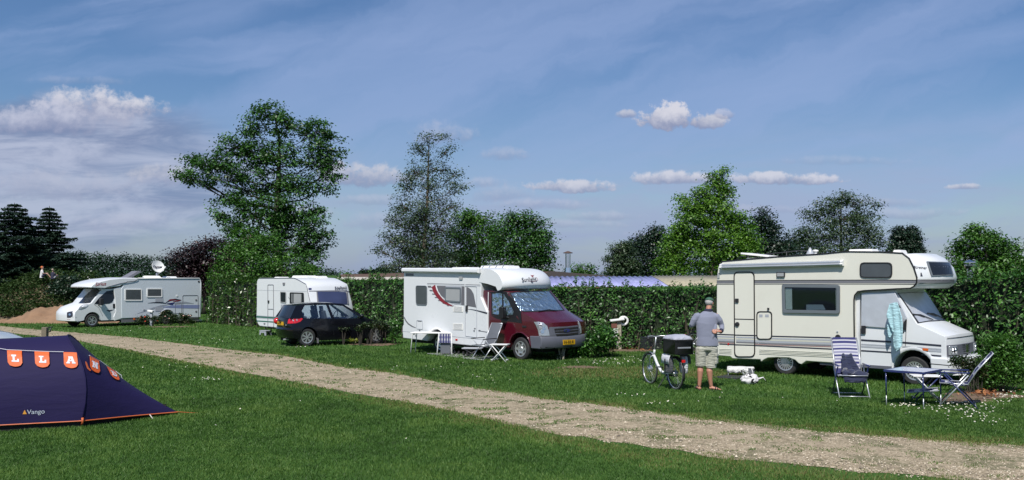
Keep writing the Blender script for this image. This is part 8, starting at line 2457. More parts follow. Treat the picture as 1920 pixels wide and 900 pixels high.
 m.loft([(-0.098, 0, 0.90, 0.125, 0.145), (-0.112, 0.0, 0.78, 0.118, 0.128), (-0.118, 0.005, 0.62, 0.108, 0.112), (-0.120, 0.01, 0.50, 0.104, 0.106)], 20)
 m.loft([(0.122, 0, 0.90, 0.125, 0.145), (0.120, 0.0, 0.78, 0.122, 0.130), (0.105, 0.005, 0.60, 0.114, 0.114), (0.098, 0.01, 0.465, 0.112, 0.110)], 20)
 s = m.build('shorts', M['shorts_khaki'], t, remesh=0.011, sm=3)
 m = MB(); m.obox((0.205, -0.06, 0.66), (0.45, 0.9, 0), (0.9, -0.45, 0), (0.03, 0, 1), 0.075, 0.018, 0.10); m.build('cargo_pocket', M['shorts_khaki'], t, bevel=0.012)
 m = MB(); m.obox((0.212, -0.064, 0.745), (0.45, 0.9, 0), (0.9, -0.45, 0), (0.03, 0, 1), 0.082, 0.021, 0.026); m.build('pocket_flap', M['shorts_khaki'], t, bevel=0.008)
 # hair and cap
 hc = Vector((0.092, 0.06, 1.835)); f_ = Vector((0.55, 0.80, -0.22)).normalized(); r_ = f_.cross(Vector((0, 0, 1))).normalized(); u_ = r_.cross(f_)
 R = Matrix((r_, f_, u_)).transposed()
 m = MB(); m.ell(hc + u_ * 0.018 - f_ * 0.028, (0.086, 0.092, 0.088), 18, 12, R); m.build('hair', M['hair_grey'], t, smooth=True)
 m = MB(); q = 18; vs = []; fs = []
 for j in range(7):
  ph = radians(8 + 82 * j / 6)
  for i in range(q):
   th = 2 * pi * i / q; v = Vector((cos(ph) * cos(th) * 0.094, cos(ph) * sin(th) * 0.110, 0.028 + sin(ph) * 0.090)); vs.append(hc + r_ * v.x + f_ * (v.y - 0.012) + u_ * v.z)
 for j in range(6):
  for i in range(q): fs.append((j * q + i, j * q + (i + 1) % q, (j + 1) * q + (i + 1) % q, (j + 1) * q + i))
 fs.append([6 * q + i for i in range(q)]); m.add(vs, fs); cp = m.build('cap', M['cap_green'], t, smooth=True); md = cp.modifiers.new('t', 'SOLIDIFY'); md.thickness = 0.004; md.offset = 1
 m = MB(); vs = []
 for j, d in enumerate((0.085, 0.165)):
  for i in range(9):
   a = -1 + 2 * i / 8; vs.append(hc + r_ * (a * 0.075 * (1 if j == 0 else 0.85)) + f_ * (d - 0.03 * a * a) + u_ * (0.045 - 0.012 * j - 0.012 * a * a))
 m.add(vs, [(i, i + 1, 10 + i, 9 + i) for i in range(8)]); pk = m.build('peak', M['cap_green'], t, smooth=True); md = pk.modifiers.new('t', 'SOLIDIFY'); md.thickness = 0.005
 # sandals
 for (c, d) in (((-0.168, 0.07, 0.012), (-0.08, 1, 0)), ((0.165, -0.028, 0.012), (1, -0.3, 0))):
  d = Vector(d).normalized(); n = Vector((-d.y, d.x, 0)); c = Vector(c)
  m = MB(); m.prism([tuple((c + d * (0.145 * cos(a)) + n * (0.048 * sin(a)))[:2]) for a in np.linspace(0, 2 * pi, 25)[:-1]], 0.0, 0.022, axis='z'); m.build('sandal_sole', M['dark_plastic'], t)
  m = MB()
  for qd in (0.02, 0.065): m.tube([c + d * qd + n * (0.05 * cos(a)) + Vector((0, 0, 0.012 + 0.068 * (1 - 0.5 * qd / 0.065) * sin(a))) for a in np.linspace(0, pi, 9)], 0.011, 5)
  m.build('sandal_strap', M['dark_plastic'], t, smooth=True)

build_man()

def seated_child(label, px, py_head, Y, rz_, shirt, hair, s=0.66):
 top = P(px, py_head, Y)
 t = thing('person', label, 'person', (top.x, Y, top.z - 0.82 * s), rz_)
 m = MB()
 S = lambda *q: tuple(v * s for v in q)
 for q in (-1, 1):
  m.tube([S(q * 0.09, 0, 0.10), S(q * 0.13, -0.36, 0.36), S(q * 0.12, -0.62, 0.02)], [0.085 * s, 0.058 * s, 0.038 * s], 10)
  m.tube([S(q * 0.12, -0.60, 0.03), S(q * 0.12, -0.80, 0.0)], [0.04 * s, 0.028 * s], 8)
  m.tube([S(q * 0.17, 0.0, 0.56), S(q * 0.24, -0.10, 0.34), S(q * 0.14, -0.32, 0.36)], [0.045 * s, 0.036 * s, 0.026 * s], 8)
  hand(m, S(q * 0.14, -0.32, 0.36), (-q * 0.3, -0.8, 0.1), q, (0, 0, -1), s, 0.6)
 m.loft([S(0, 0.02, 0.0, 0.16, 0.12), S(0, 0.02, 0.2, 0.145, 0.105), S(0, 0.0, 0.45, 0.16, 0.10), S(0, 0, 0.58, 0.13, 0.08), S(0, 0, 0.63, 0.05, 0.05)], 14)
 m.tube([S(0, 0, 0.58), S(0, 0, 0.70)], 0.045 * s, 8)
 head(m, S(0, -0.01, 0.80), (0, -1, -0.1), s * 1.05)
 m.build('body', M['skin_pale'], t, remesh=0.009, sm=2)
 m = MB(); m.loft([S(0, 0.02, 0.0, 0.185, 0.145), S(0, 0.02, 0.2, 0.17, 0.13), S(0, 0.0, 0.45, 0.18, 0.12), S(0, 0, 0.57, 0.16, 0.10), S(0, 0, 0.64, 0.07, 0.065)], 16)
 for q in (-1, 1): m.tube([S(q * 0.12, 0, 0.55), S(q * 0.2, -0.03, 0.50), S(q * 0.235, -0.09, 0.38)], [0.06 * s, 0.06 * s, 0.055 * s], 8)
 m.build('shirt', M[shirt], t, remesh=0.012, sm=2)
 m = MB()
 for q in (-1, 1): m.tube([S(q * 0.08, 0.02, 0.10), S(q * 0.12, -0.30, 0.33)], [0.115 * s, 0.085 * s], 10)
 m.build('shorts', M['white_cloth'] if shirt != 'white_cloth' else M['navy_cloth'], t, remesh=0.012, sm=2)
 m = MB(); m.ell(S(0, 0.018, 0.835), (0.092 * s, 0.105 * s, 0.098 * s), 14, 10); m.build('hair', M[hair], t, smooth=True)

seated_child('child with orange hair and a white shirt sitting on top of the mound', 79, 501.5, 51.9, radians(115), 'white_cloth', 'orange_hair', 0.74)
seated_child('child in a dark top and white shorts sitting right of the other on the mound', 99, 506, 51.9, radians(165), 'navy_cloth', 'blond_hair', 0.66)

# ================================================================== camping furniture
mat('cloth_navy', (0.025, 0.028, 0.12), 0.8, var=0.15)
mat('cloth_white', (0.44, 0.44, 0.48), 0.8, var=0.08)
mat('cloth_lilac', (0.20, 0.20, 0.30), 0.8, var=0.1)
mat('cloth_grey', (0.11, 0.12, 0.14), 0.8, var=0.1)
mat('cloth_check', (0.5, 0.5, 0.55), 0.8)
mat('blue_metal', (0.02, 0.03, 0.12), 0.35, var=0.1, coat=0.3)
mat('table_top', (0.42, 0.45, 0.58), 0.25, var=0.08, coat=0.3)
STR = ['cloth_navy', 'cloth_white', 'cloth_lilac', 'cloth_white', 'cloth_navy', 'cloth_white']

def sling(name, path, w, rows, mats, parent, th=0.012, bow=0.02):
 """fabric stretched between two tubes: rows of stripes across; path in (y,z)"""
 pts = [Vector((0, a, b)) for a, b in path]
 Ls = [0]
 for a, b in zip(pts[:-1], pts[1:]): Ls.append(Ls[-1] + (b - a).length)
 n = len(rows); tot = sum(r for r, _ in rows); acc = [0]
 for r, _ in rows: acc.append(acc[-1] + r)
 used = sorted(set(q for _, q in rows)); m = MB()

 def at(s):
  s = max(0, min(Ls[-1], s))
  for i in range(len(Ls) - 1):
   if s <= Ls[i + 1] + 1e-9: return pts[i].lerp(pts[i + 1], (s - Ls[i]) / max(1e-9, Ls[i + 1] - Ls[i]))
 for k, (r, q) in enumerate(rows):
  p0, p1 = at(acc[k] / tot * Ls[-1]), at(acc[k + 1] / tot * Ls[-1])
  m.mat(used.index(q)); d = (p1 - p0).normalized(); nn = Vector((0, d.z, -d.y)) * th
  c = 6; vs = []
  for pp in (p0, p1):
   for i in range(c + 1):
    u = i / c; b_ = -bow * sin(pi * u)
    vs.append(pp + Vector((w * (u - 0.5), 0, 0)) - nn / th * b_ * -1); vs.append(pp + Vector((w * (u - 0.5), 0, 0)) - nn / th * b_ * -1 + nn)
  e = 2 * (c + 1); fs = []
  for i in range(c): fs += [(2 * i, 2 * i + 2, e + 2 * i + 2, e + 2 * i), (2 * i + 1, 2 * i + 3, e + 2 * i + 3, e + 2 * i + 1)]
  m.add(vs, fs)
 return m.build(name, [M[mats[q]] for q in used], parent)

def camp_chair(name, label, loc, rz_, rows_b, rows_s, mats, tube='alu', dark='blue_metal', W=0.50, H=1.14, pillow=True, footrest=False, group=None, lean=0.36, sc=1.0, legs='cross'):
 t = thing(name, label, 'chair', loc, rz_, group)
 t.scale = (sc, sc, sc)
 h = W / 2 + 0.02
 zs = 0.43; yb = 0.20
 top = (yb + lean, H)
 sling('seat', [(-0.25, zs + 0.02), (0.0, zs - 0.03), (yb, zs - 0.01)], W, rows_s, mats, t)
 sling('backrest', [(yb, zs + 0.01), (yb + lean * 0.35, zs + (H - zs) * 0.45), top], W, rows_b, mats, t)
 m = MB()
 for s in (-1, 1): m.tube([(s * h, yb - 0.01, zs), (s * h, yb + lean * 0.35, zs + (H - zs) * 0.45), (s * h, top[0], top[1])], 0.012, 7)
 m.tube([(-h, top[0], top[1]), (h, top[0], top[1])], 0.012, 7); m.build('back_frame', M[tube], t, smooth=True)
 m = MB(); m.tube([(-h, yb, zs), (-h, -0.27, zs + 0.01), (h, -0.27, zs + 0.01), (h, yb, zs)], 0.012, 7); m.build('seat_frame', M[tube], t, smooth=True)
 for s in (-1, 1):
  m = MB(); m.tube([(s * (h + 0.03), 0.20, 0.60), (s * (h + 0.03), -0.30, 0.0)], 0.013, 7); m.build('leg', M[tube], t, smooth=True)
  m = MB(); m.tube([(s * (h + 0.035), -0.20, 0.60), (s * (h + 0.035), 0.34, 0.0)], 0.013, 7); m.build('leg', M[dark], t, smooth=True)
  m = MB(); m.tube([(s * (h + 0.035), -0.28, 0.63), (s * (h + 0.035), 0.22, 0.64)], 0.022, 8, flat=0.6); m.build('armrest', M['dark_plastic'] if dark != 'blue_metal' else M['blue_metal'], t, smooth=True)
 m = MB(); m.tube([(-h - 0.03, -0.27, 0.035), (h + 0.03, -0.27, 0.035)], 0.009, 6); m.tube([(-h - 0.03, 0.31, 0.035), (h + 0.03, 0.31, 0.035)], 0.009, 6); m.build('crossbar', M[tube], t, smooth=True)
 if pillow:
  rows_p = [(1, 2), (0.6, 1), (1.2, 0), (0.6, 1), (1, 0)]
  sling('head_pillow', [(top[0] - 0.075, H - 0.20), (top[0] - 0.05, H - 0.08), (top[0] - 0.02, H + 0.015)], W * 0.92, rows_p, mats, t, th=0.035, bow=0.0)
 if footrest:
  sling('footrest', [(-0.80, zs - 0.20), (-0.30, zs - 0.14)], W * 0.9, [(1, 0), (1, 1), (1, 2), (1, 0), (1, 1)], mats, t)
  m = MB(); m.tube([(-h * 0.95, -0.28, zs - 0.13), (-h * 0.95, -0.82, zs - 0.20), (h * 0.95, -0.82, zs - 0.20), (h * 0.95, -0.28, zs - 0.13)], 0.011, 6); m.build('footrest_frame', M[tube], t, smooth=True)
 return t

stripes = {0: 'cloth_navy', 1: 'cloth_white', 2: 'cloth_lilac'}
rb = [(2.2, 0), (0.7, 1), (0.8, 2), (0.6, 1), (1.0, 0), (0.7, 1), (0.8, 2), (0.7, 1), (0.9, 0), (0.7, 1), (0.9, 2), (0.7, 1), (0.9, 0), (0.7, 1), (0.8, 2), (0.7, 1), (1.2, 0), (0.6, 1), (1.0, 0)]
rs_ = [(1.0, 0), (0.6, 1), (0.8, 2), (0.6, 1), (1.0, 0), (0.6, 1), (0.8, 2), (0.6, 1), (1.0, 0)]
c1 = (G(1581, 747) + G(1637, 747)) / 2
CG = 'striped reclining chairs by the cream motorhome'
ch1 = camp_chair('folding_chair', 'blue and white striped reclining chair facing the camera, a jacket on its seat', (c1.x - 0.03, c1.y + 0.28, 0), radians(-8), rb, rs_, stripes, group=CG, W=0.47, H=1.13)
rb2 = [(3, 0), (0.5, 1), (0.6, 2), (1.6, 0), (0.5, 1), (0.6, 2), (1.6, 0), (0.5, 1), (0.6, 2), (2, 0)]
c2 = (G(1779, 764) + G(1836, 768)) / 2
camp_chair('folding_chair', 'blue and white striped reclining chair with footrest, seen side-on right of the table', (c2.x + 0.02, c2.y + 0.30, 0), radians(-116), rb2, rs_, stripes, group=CG, footrest=True, W=0.48, H=1.0, lean=0.40)

# jacket on the first chair
Bc = Matrix.Translation(ch1.location) @ Matrix.Rotation(ch1.rotation_euler.z, 4, 'Z')
j = thing('jacket', 'dark blue jacket lying crumpled on the seat of the striped chair', 'jacket', tuple(Bc @ Vector((0.03, 0, 0.44))), ch1.rotation_euler.z)
fabric('jacket_blue', (0.022, 0.028, 0.065), 0.8, 0.85, 7)
m = MB(); rs = np.random.RandomState(4)
gx, gy = 18, 22; vs = []
for i in range(gx + 1):
 for k in range(gy + 1):
  u, v = i / gx, k / gy
  wv = 0.18 + 0.05 * sin(v * 5) + 0.03 * sin(v * 11)
  x = (u - 0.5) * 2 * wv + 0.05 * sin(v * 4) - 0.02
  y = -0.30 + 0.58 * v; z = 0.02 + 0.03 * mnoise.noise(Vector((u * 4, v * 4, 0))) * 2
  if v > 0.72: z += (v - 0.72) * 1.15; y = 0.12 + (v - 0.72) * 0.35
  if v < 0.12: z -= (0.12 - v) * 1.6; y += (0.12 - v) * 0.4
  vs.append((x, y, max(-0.14, z + 0.02 * sin(u * 9 + v * 6)) + (0.03 if 0.12 < v else 0)))
m.add(vs, [(i * (gy + 1) + k, (i + 1) * (gy + 1) + k, (i + 1) * (gy + 1) + k + 1, i * (gy + 1) + k + 1) for i in range(gx) for k in range(gy)])
o = m.build('cloth', M['jacket_blue'], j, smooth=True); md = o.modifiers.new('t', 'SOLIDIFY'); md.thickness = 0.015
m = MB(); m.tube([(-0.12, 0.05, 0.10), (-0.17, -0.10, 0.08), (-0.10, -0.26, 0.04)], [0.05, 0.045, 0.035], 8, flat=0.6); m.build('sleeve', M['jacket_blue'], j, smooth=True)

# blue folding table
t = thing('camping_table', 'blue-edged folding table with a pale top in front of the cream motorhome', 'table', (7.36, 16.37, 0), radians(-46))
hx, hy, z = 0.36, 0.43, 0.68
m = MB(); m.box(-hx + 0.015, hx - 0.015, -hy + 0.015, hy - 0.015, z - 0.012, z); m.build('tabletop', M['table_top'], t)
m = MB(); m.ring(rect(-hx, hx, -hy, hy), rect(-hx + 0.016, hx - 0.016, -hy + 0.016, hy - 0.016), z - 0.035, z + 0.004, axis='z'); m.build('rim', M['blue_metal'], t, bevel=0.003)
for sx in (-1, 1):
 for sy in (-1, 1):
  m = MB(); m.tube([(sx * (hx - 0.03), sy * (hy - 0.03), z - 0.03), (sx * (hx - 0.03), sy * (hy - 0.03), 0.22)], 0.013, 8); lg = m.build('leg', M['blue_metal'], t, smooth=True)
  m = MB(); m.tube([(sx * (hx - 0.03), sy * (hy - 0.03), 0.22), (sx * (hx - 0.03), sy * (hy - 0.03), 0.0)], 0.009, 8); m.build('leg_extension', M['alu'], lg, smooth=True)
for sx in (-1, 1):
 m = MB(); m.tube([(sx * (hx - 0.03), -hy + 0.03, z - 0.05), (sx * (hx - 0.03), -hy + 0.18, z - 0.035), (sx * (hx - 0.03), hy - 0.18, z - 0.035), (sx * (hx - 0.03), hy - 0.03, z - 0.05)], 0.008, 6); m.build('stretcher', M['blue_metal'], t)

def x_stool(name, label, cat, loc, rz_, w, d, h, topm, legm, legm2=None, slat=False, thk=0.02):
 t = thing(name, label, cat, loc, rz_)
 m = MB(); m.box(-w / 2, w / 2, -d / 2, d / 2, h - thk, h)
 m.build('top', M[topm], t, bevel=0.006)
 for s in (-1, 1):
  for q in (-1, 1):
   m = MB(); m.tube([(q * (w / 2 - 0.06), s * (d / 2 - 0.03 - 0.012 * q), h - thk), (-q * (w / 2 - 0.02), s * (d / 2 - 0.03 - 0.012 * q), 0)], 0.014, 7); m.build('leg', M[legm if q == 1 else (legm2 or legm)], t, smooth=True)
 for q in (-1, 1):
  m = MB(); m.tube([(q * (w / 2 - 0.04), -d / 2 + 0.03, 0.08), (q * (w / 2 - 0.04), d / 2 - 0.03, 0.08)], 0.012, 6); m.build('crossbar', M[legm], t, smooth=True)
 return t

p = G(1733, 755)
x_stool('folding_stool', 'folding stool with crossed blue and silver legs behind the blue table', 'stool', (p.x + 0.12, p.y + 0.18, 0), radians(-12), 0.52, 0.38, 0.50, 'white_plastic', 'blue_metal', 'alu')

# beside the red motorhome
a, b = G(774, 660), G(843, 667)
k = 27.3 / FOC
t = thing('camping_table', 'long white folding table beside the door side of the red motorhome', 'table', ((a.x + b.x) / 2 + 0.05, (a.y + b.y) / 2 + 0.1, 0), radians(-8))
hx, hy, z = 0.66, 0.33, 0.68
m = MB(); m.box(-hx, hx, -hy, hy, z - 0.03, z); m.build('tabletop', M['white_plastic'], t, bevel=0.01)
for sx in (-1, 1):
 for sy in (-1, 1):
  m = MB(); m.tube([(sx * (hx - 0.14), sy * (hy - 0.04), z - 0.03), (sx * (hx - 0.07), sy * (hy - 0.04), z - 0.07), (sx * (hx - 0.02), sy * (hy - 0.03), 0)], 0.017, 8); m.build('leg', M['white_tube'], t, smooth=True)
for sx in (-1, 1):
 m = MB(); m.tube([(sx * (hx - 0.05), -hy + 0.04, z - 0.08), (sx * (hx - 0.05), hy - 0.04, z - 0.08)], 0.012, 6); m.build('stretcher', M['white_tube'], t, smooth=True)
# folded checked chair leaning on it
p = G(834, 667)
t = thing('folded_chair', 'folded blue and white checked chair standing at the end of the white table', 'chair', (p.x, p.y - 0.05, 0), radians(-10))
z = 0.70
for s in (-1, 1):
 m = MB(); m.tube([(s * 0.20, 0.06, z), (s * 0.22, 0.0, 0.3), (s * 0.235, -0.05, 0)], 0.016, 7); m.build('leg', M['white_tube'], t, smooth=True)
 m = MB(); m.tube([(s * 0.16, 0.10, z - 0.05), (s * 0.15, 0.12, 0.3), (s * 0.16, 0.16, 0)], 0.014, 7); m.build('leg', M['white_tube'], t, smooth=True)
rows = []
m = MB(); nchk = 9; hz = 4
for i in range(nchk):
 for q in range(hz):
  m.mat((i % 2) + (q % 2 if False else 0)); x0 = -0.19 + 0.38 * i / nchk; x1 = x0 + 0.38 / nchk; z0 = 0.40 + 0.27 * q / hz; z1 = z0 + 0.27 / hz
  m.mat(0 if i % 2 else (1 if q % 2 else 2)); m.box(x0, x1, 0.005, 0.02, z0, z1)
m.build('seat_cloth', [M['cloth_navy'], M['cloth_white'], M['cloth_lilac']], t)
m = MB(); m.box(-0.15, 0.15, 0.07, 0.09, 0.08, 0.40); m.build('back_cloth', M['cloth_grey'], t, bevel=0.005)
# grey reclining chair with a foot stool
p = G(912, 672)
camp_chair('folding_chair', 'grey reclining chair turned left in front of the red cab door', (p.x * 0.975 - 0.05, p.y - 0.62, 0), radians(-50), [(1, 0)] * 4, [(1, 0)] * 3, {0: 'cloth_grey', 1: 'cloth_grey', 2: 'cloth_grey'}, tube='alu', dark='alu', W=0.46, H=1.06, pillow=False, lean=0.26)
p = G(886, 668)
x_stool('foot_stool', 'low pale footrest in front of the grey reclining chair', 'stool', (p.x * 0.98, p.y - 0.50, 0), radians(-10), 0.60, 0.34, 0.30, 'pale_grey', 'dark_plastic', thk=0.03)
p = G(937, 680)
x_stool('folding_stool', 'small white folding stool table beside the front wheel of the red motorhome', 'stool', (p.x, p.y + 0.10, 0), radians(-14), 0.52, 0.36, 0.52, 'white_plastic', 'white_plastic', thk=0.025)
# grey mat
p1, p2, p3, p4 = G(800, 664), G(850, 663), G(938, 670), G(900, 677)
t = tag(MB().add([p1, p2, p3, p4] + [q + Vector((0, 0, 0.028)) for q in (p1, p2, p3, p4)], [(0, 1, 2, 3), (4, 5, 6, 7), (0, 1, 5, 4), (1, 2, 6, 5), (2, 3, 7, 6), (3, 0, 4, 7)]).build('ground_mat', mat('mat_grey', (0.30, 0.30, 0.31), 0.9, var=0.2, vscale=4)), 'flat grey mat on the grass under the white table and grey chair', 'mat')
# shoes on the mat
for i, (px, py, ln) in enumerate(((856, 666, 'a pair')  , (872, 667, 'b'))):
 q = G(px, py)
 m = MB()
 for s in (-0.06, 0.06):
  m.ell((s, 0, 0.065), (0.045, 0.13, 0.035), 10, 6); m.ell((s, 0.07, 0.085), (0.04, 0.055, 0.04), 10, 6)
 o = m.build('shoes', M['dark_plastic'], None, remesh=0.008); o.location = (q.x, q.y + 0.1, 0)
 tag(o, ['dark shoes on the grey mat, left of the two pairs', 'dark shoes on the grey mat, right of the two pairs'][i], 'shoes', 'shoes on the mat')

# ================================================================== white bench-like box, dark sheet and bag near the man
p = G(1392, 706)
k = p.y / FOC
t = thing('low_table', 'low white table with a draped white cover right of the man', 'table', (p.x, p.y + 0.15, 0), radians(-14))
w2 = 24.5 * k; zt = 16.5 * k
m = MB(); vs = []; nx_, ny_ = 22, 8
for i in range(nx_ + 1):
 for jn in range(ny_ + 1):
  u, v = i / nx_, jn / ny_
  x = -w2 + 2 * w2 * u; y = -0.19 + 0.38 * v
  vs.append((x, y, zt + 0.008 * mnoise.noise(Vector((x * 8, y * 8, 0))) - (0.01 if i in (0, nx_) else 0)))
m.add(vs, [(i * (ny_ + 1) + jn, (i + 1) * (ny_ + 1) + jn, (i + 1) * (ny_ + 1) + jn + 1, i * (ny_ + 1) + jn + 1) for i in range(nx_) for jn in range(ny_)])
vs = []
for i in range(nx_ + 1):
 u = i / nx_; x = -w2 + 2 * w2 * u
 drop = 0.12 - 0.03 * sin(u * 14) * u
 vs += [(x, -0.19, zt + 0.001), (x, -0.20 + 0.012 * sin(u * 30), zt - drop * 0.5), (x, -0.20 + 0.02 * sin(u * 30 + 1), zt - drop)]
m.add(vs, [(i * 3 + q, (i + 1) * 3 + q, (i + 1) * 3 + q + 1, i * 3 + q + 1) for i in range(nx_ - 5) for q in (0, 1)])
vs = [(-w2, -0.19, zt), (-w2, 0.19, zt), (-w2 - 0.01, 0.19, zt - 0.10), (-w2 - 0.01, -0.19, zt - 0.11)]; m.add(vs, [(0, 1, 2, 3)])
fabric('cloth_cover', (0.70, 0.70, 0.68), 0.9, 0.8, 9)
o = m.build('cover', M['cloth_cover'], t, smooth=True); md = o.modifiers.new('t', 'SOLIDIFY'); md.thickness = 0.006
m = MB(); m.box(w2 - 0.20, w2 - 0.005, -0.18, 0.18, zt - 0.13, zt - 0.012); m.build('side_panel', M['cloth_grey'], t)
for sx in (-1, 1):
 for sy in (-1, 1):
  m = MB(); m.tube([(sx * (w2 - 0.03), sy * 0.16, zt - 0.01), (sx * (w2 - 0.02), sy * 0.17, 0)], 0.010, 6); m.build('leg', M['alu'], t)
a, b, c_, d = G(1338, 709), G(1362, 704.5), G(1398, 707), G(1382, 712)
tag(MB().add([a, b, c_, d] + [q + Vector((0, 0, 0.03)) for q in (a, b, c_, d)], [(0, 1, 2, 3), (4, 5, 6, 7), (0, 1, 5, 4), (1, 2, 6, 5), (2, 3, 7, 6), (3, 0, 4, 7)]).build('dark_sheet', mat('sheet_dark', (0.02, 0.02, 0.028), 0.95, var=0.3)), 'thin dark sheet lying flat on the grass between the man and the low white table', 'mat')  # thin near-black slab flat on the grass

# crumpled black-and-white carrier bag
q = G(1408, 722)
mt = bpy.data.materials.new('bag_print'); mt.use_nodes = True
w = NT(mt.node_tree); p_ = w.n('ShaderNodeBsdfPrincipled'); out = w.n('ShaderNodeOutputMaterial'); w.nt.links.new(p_.outputs[0], out.inputs[0])
tc = w.n('ShaderNodeTexCoord').outputs['Object']
w.put(p_.inputs['Base Color'], w.mix(w.ss(w.noise(tc, 9.0, 2, 0.5, 0.8), 0.56, 0.59), (0.66, 0.65, 0.66), (0.015, 0.014, 0.015))); p_.inputs['Roughness'].default_value = 0.4
t = thing('carrier_bag', 'crumpled white and black bag on the grass at the end of the low table', 'bag', (q.x, q.y + 0.12, 0), 0)
m = MB(); nu, nv = 30, 18; vs = []
for jn in range(nv + 1):
 ph = -pi / 2 + pi * jn / nv
 for i in range(nu):
  th = 2 * pi * i / nu
  d_ = Vector((cos(ph) * cos(th), cos(ph) * sin(th), sin(ph)))
  r = 1 + 0.32 * mnoise.noise(d_ * 2.2 + Vector((3, 1, 0))) + 0.16 * mnoise.noise(d_ * 6)
  vs.append((d_.x * 0.19 * r, d_.y * 0.14 * r, max(0.0, 0.11 + d_.z * 0.13 * r)))
m.add(vs, [(jn * nu + i, jn * nu + (i + 1) % nu, (jn + 1) * nu + (i + 1) % nu, (jn + 1) * nu + i) for jn in range(nv) for i in range(nu)])
m.build('bag_body', mt, t, smooth=True)
for (p0, p1, p2) in (((-0.12, -0.02, 0.22), (-0.19, -0.03, 0.31), (-0.13, -0.02, 0.33)), ((0.08, 0, 0.22), (0.05, 0.0, 0.35), (0.13, 0.02, 0.30)), ((0.18, 0, 0.12), (0.30, -0.02, 0.16), (0.38, -0.02, 0.05))):
 m = MB(); m.tube([p0, p1, p2], [0.045, 0.028, 0.015], 7, flat=0.45); m.build('bag_handle', mt, t, smooth=True)

# ================================================================== towel hung over the cab mirror
def towel():
 f = fR
 T = thing('towel', 'pale blue towel hanging over the wing mirror of the cream motorhome', 'towel', f.o, f.a)
 Zc = lambda *p: zz(1600, 520, 4.5, *p)
 fabric('towel_blue', (0.38, 0.60, 0.66), 0.7, 0.95, 5, 0.6)
 main = f.us(Zc((306, 224), (340, 214), (372, 210), (392, 262), (412, 330), (421, 400), (419, 470), (414, 575), (392, 600), (372, 628), (350, 605), (340, 570), (334, 520), (338, 470), (322, 440), (305, 385), (288, 330), (294, 270)), -0.16)
 small = f.us(Zc((286, 398), (302, 382), (322, 380), (328, 440), (326, 480), (306, 516), (292, 480), (284, 440)), -0.13)
 for poly, y0 in ((main, -0.17), (small, -0.13)):
  up, ut = cdt(poly, 0.03); xs = [p[0] for p in up]; zs = [p[1] for p in up]; xm = sum(xs) / len(xs); zt = max(zs)
  A = []
  for (x, z) in up:
   fold = 0.022 * sin((x - xm) * 42 + (z - zt) * 3) + 0.012 * sin((x - xm) * 87 + 1)
   A.append((x, y0 + fold * min(1, (zt - z) / 0.3 + 0.2), z))
  m = MB(); m.add(A, ut)
  o = m.build('cloth', M['towel_blue'], T, smooth=True); md = o.modifiers.new('t', 'SOLIDIFY'); md.thickness = 0.012
 # the mirror it hangs on belongs to the cab
 c = f.us(Zc((345, 330)), -0.08)[0]
 m = MB(); m.box(c[0] - 0.10, c[0] + 0.06, -0.12, -0.05, c[1] - 0.32, c[1] + 0.02); mr = m.build('mirror', M['dark_plastic'], cream_mh, bevel=0.02)
 m = MB(); q = f.us(Zc((345, 216)), -0.1)[0]; m.tube([(q[0], -0.16, q[1]), (q[0] + 0.05, -0.05, q[1] - 0.02), (q[0] + 0.08, 0.07, q[1] - 0.12)], 0.014, 6); m.tube([(c[0], -0.09, c[1] - 0.25), (c[0] + 0.15, 0.07, c[1] - 0.35)], 0.014, 6); m.build('mirror_arm', M['dark_plastic'], mr, smooth=True)

towel()

# ================================================================== roses, saplings and low bushes
def at_px(px, py): q = G(px, py); return (q.x, q.y, 0), q.y / FOC

mat('rose_pink', (0.55, 0.35, 0.30), 0.7); mat('rose_red', (0.5, 0.06, 0.03), 0.7); mat('leaf_litter', (0.36, 0.15, 0.06), 0.9, var=0.5, vscale=20)
leafmat('lf_rose', [(0.012, 0.028, 0.010), (0.028, 0.06, 0.018), (0.07, 0.06, 0.03)], trans=0.2)
leafmat('lf_yellow', [(0.10, 0.14, 0.02), (0.28, 0.30, 0.05), (0.45, 0.42, 0.08)], trans=0.3)
RG = 'rose bushes along the pitches'
for i, (px, py, blobs, lb, n, fl) in enumerate([
  (283, 611, [(-0.25, 0, 0.33, 0.34, 0.25, 0.20), (0.2, 0, 0.30, 0.3, 0.25, 0.2), (-0.5, 0, 0.28, 0.2, 0.2, 0.18)], 'dark rose bush in front of the left motorhome, nearer its cab', 34, ('rose_red', 5, 0.05)),
  (313, 610, [(0, 0, 0.48, 0.36, 0.25, 0.30), (0.35, 0, 0.35, 0.25, 0.22, 0.2)], 'tallest rose bush in front of the rear wheel of the left motorhome', 44, ('rose_pink', 5, 0.04)),
  (338, 609, [(0, 0, 0.36, 0.36, 0.25, 0.28), (0.28, 0, 0.42, 0.25, 0.2, 0.15), (0.5, 0, 0.18, 0.3, 0.15, 0.1)], 'spreading rose bush with pale flowers at the rear of the left motorhome', 34, ('rose_pink', 9, 0.05))]):
 loc, k = at_px(px, py)
 bush('rose_bush', lb, 'bush', loc, blobs, 'lf_rose', leaf=0.09, n=n, sig=0.07, per=9, group=RG, seed=50 + i, flowers=fl, stem_r=0.01)
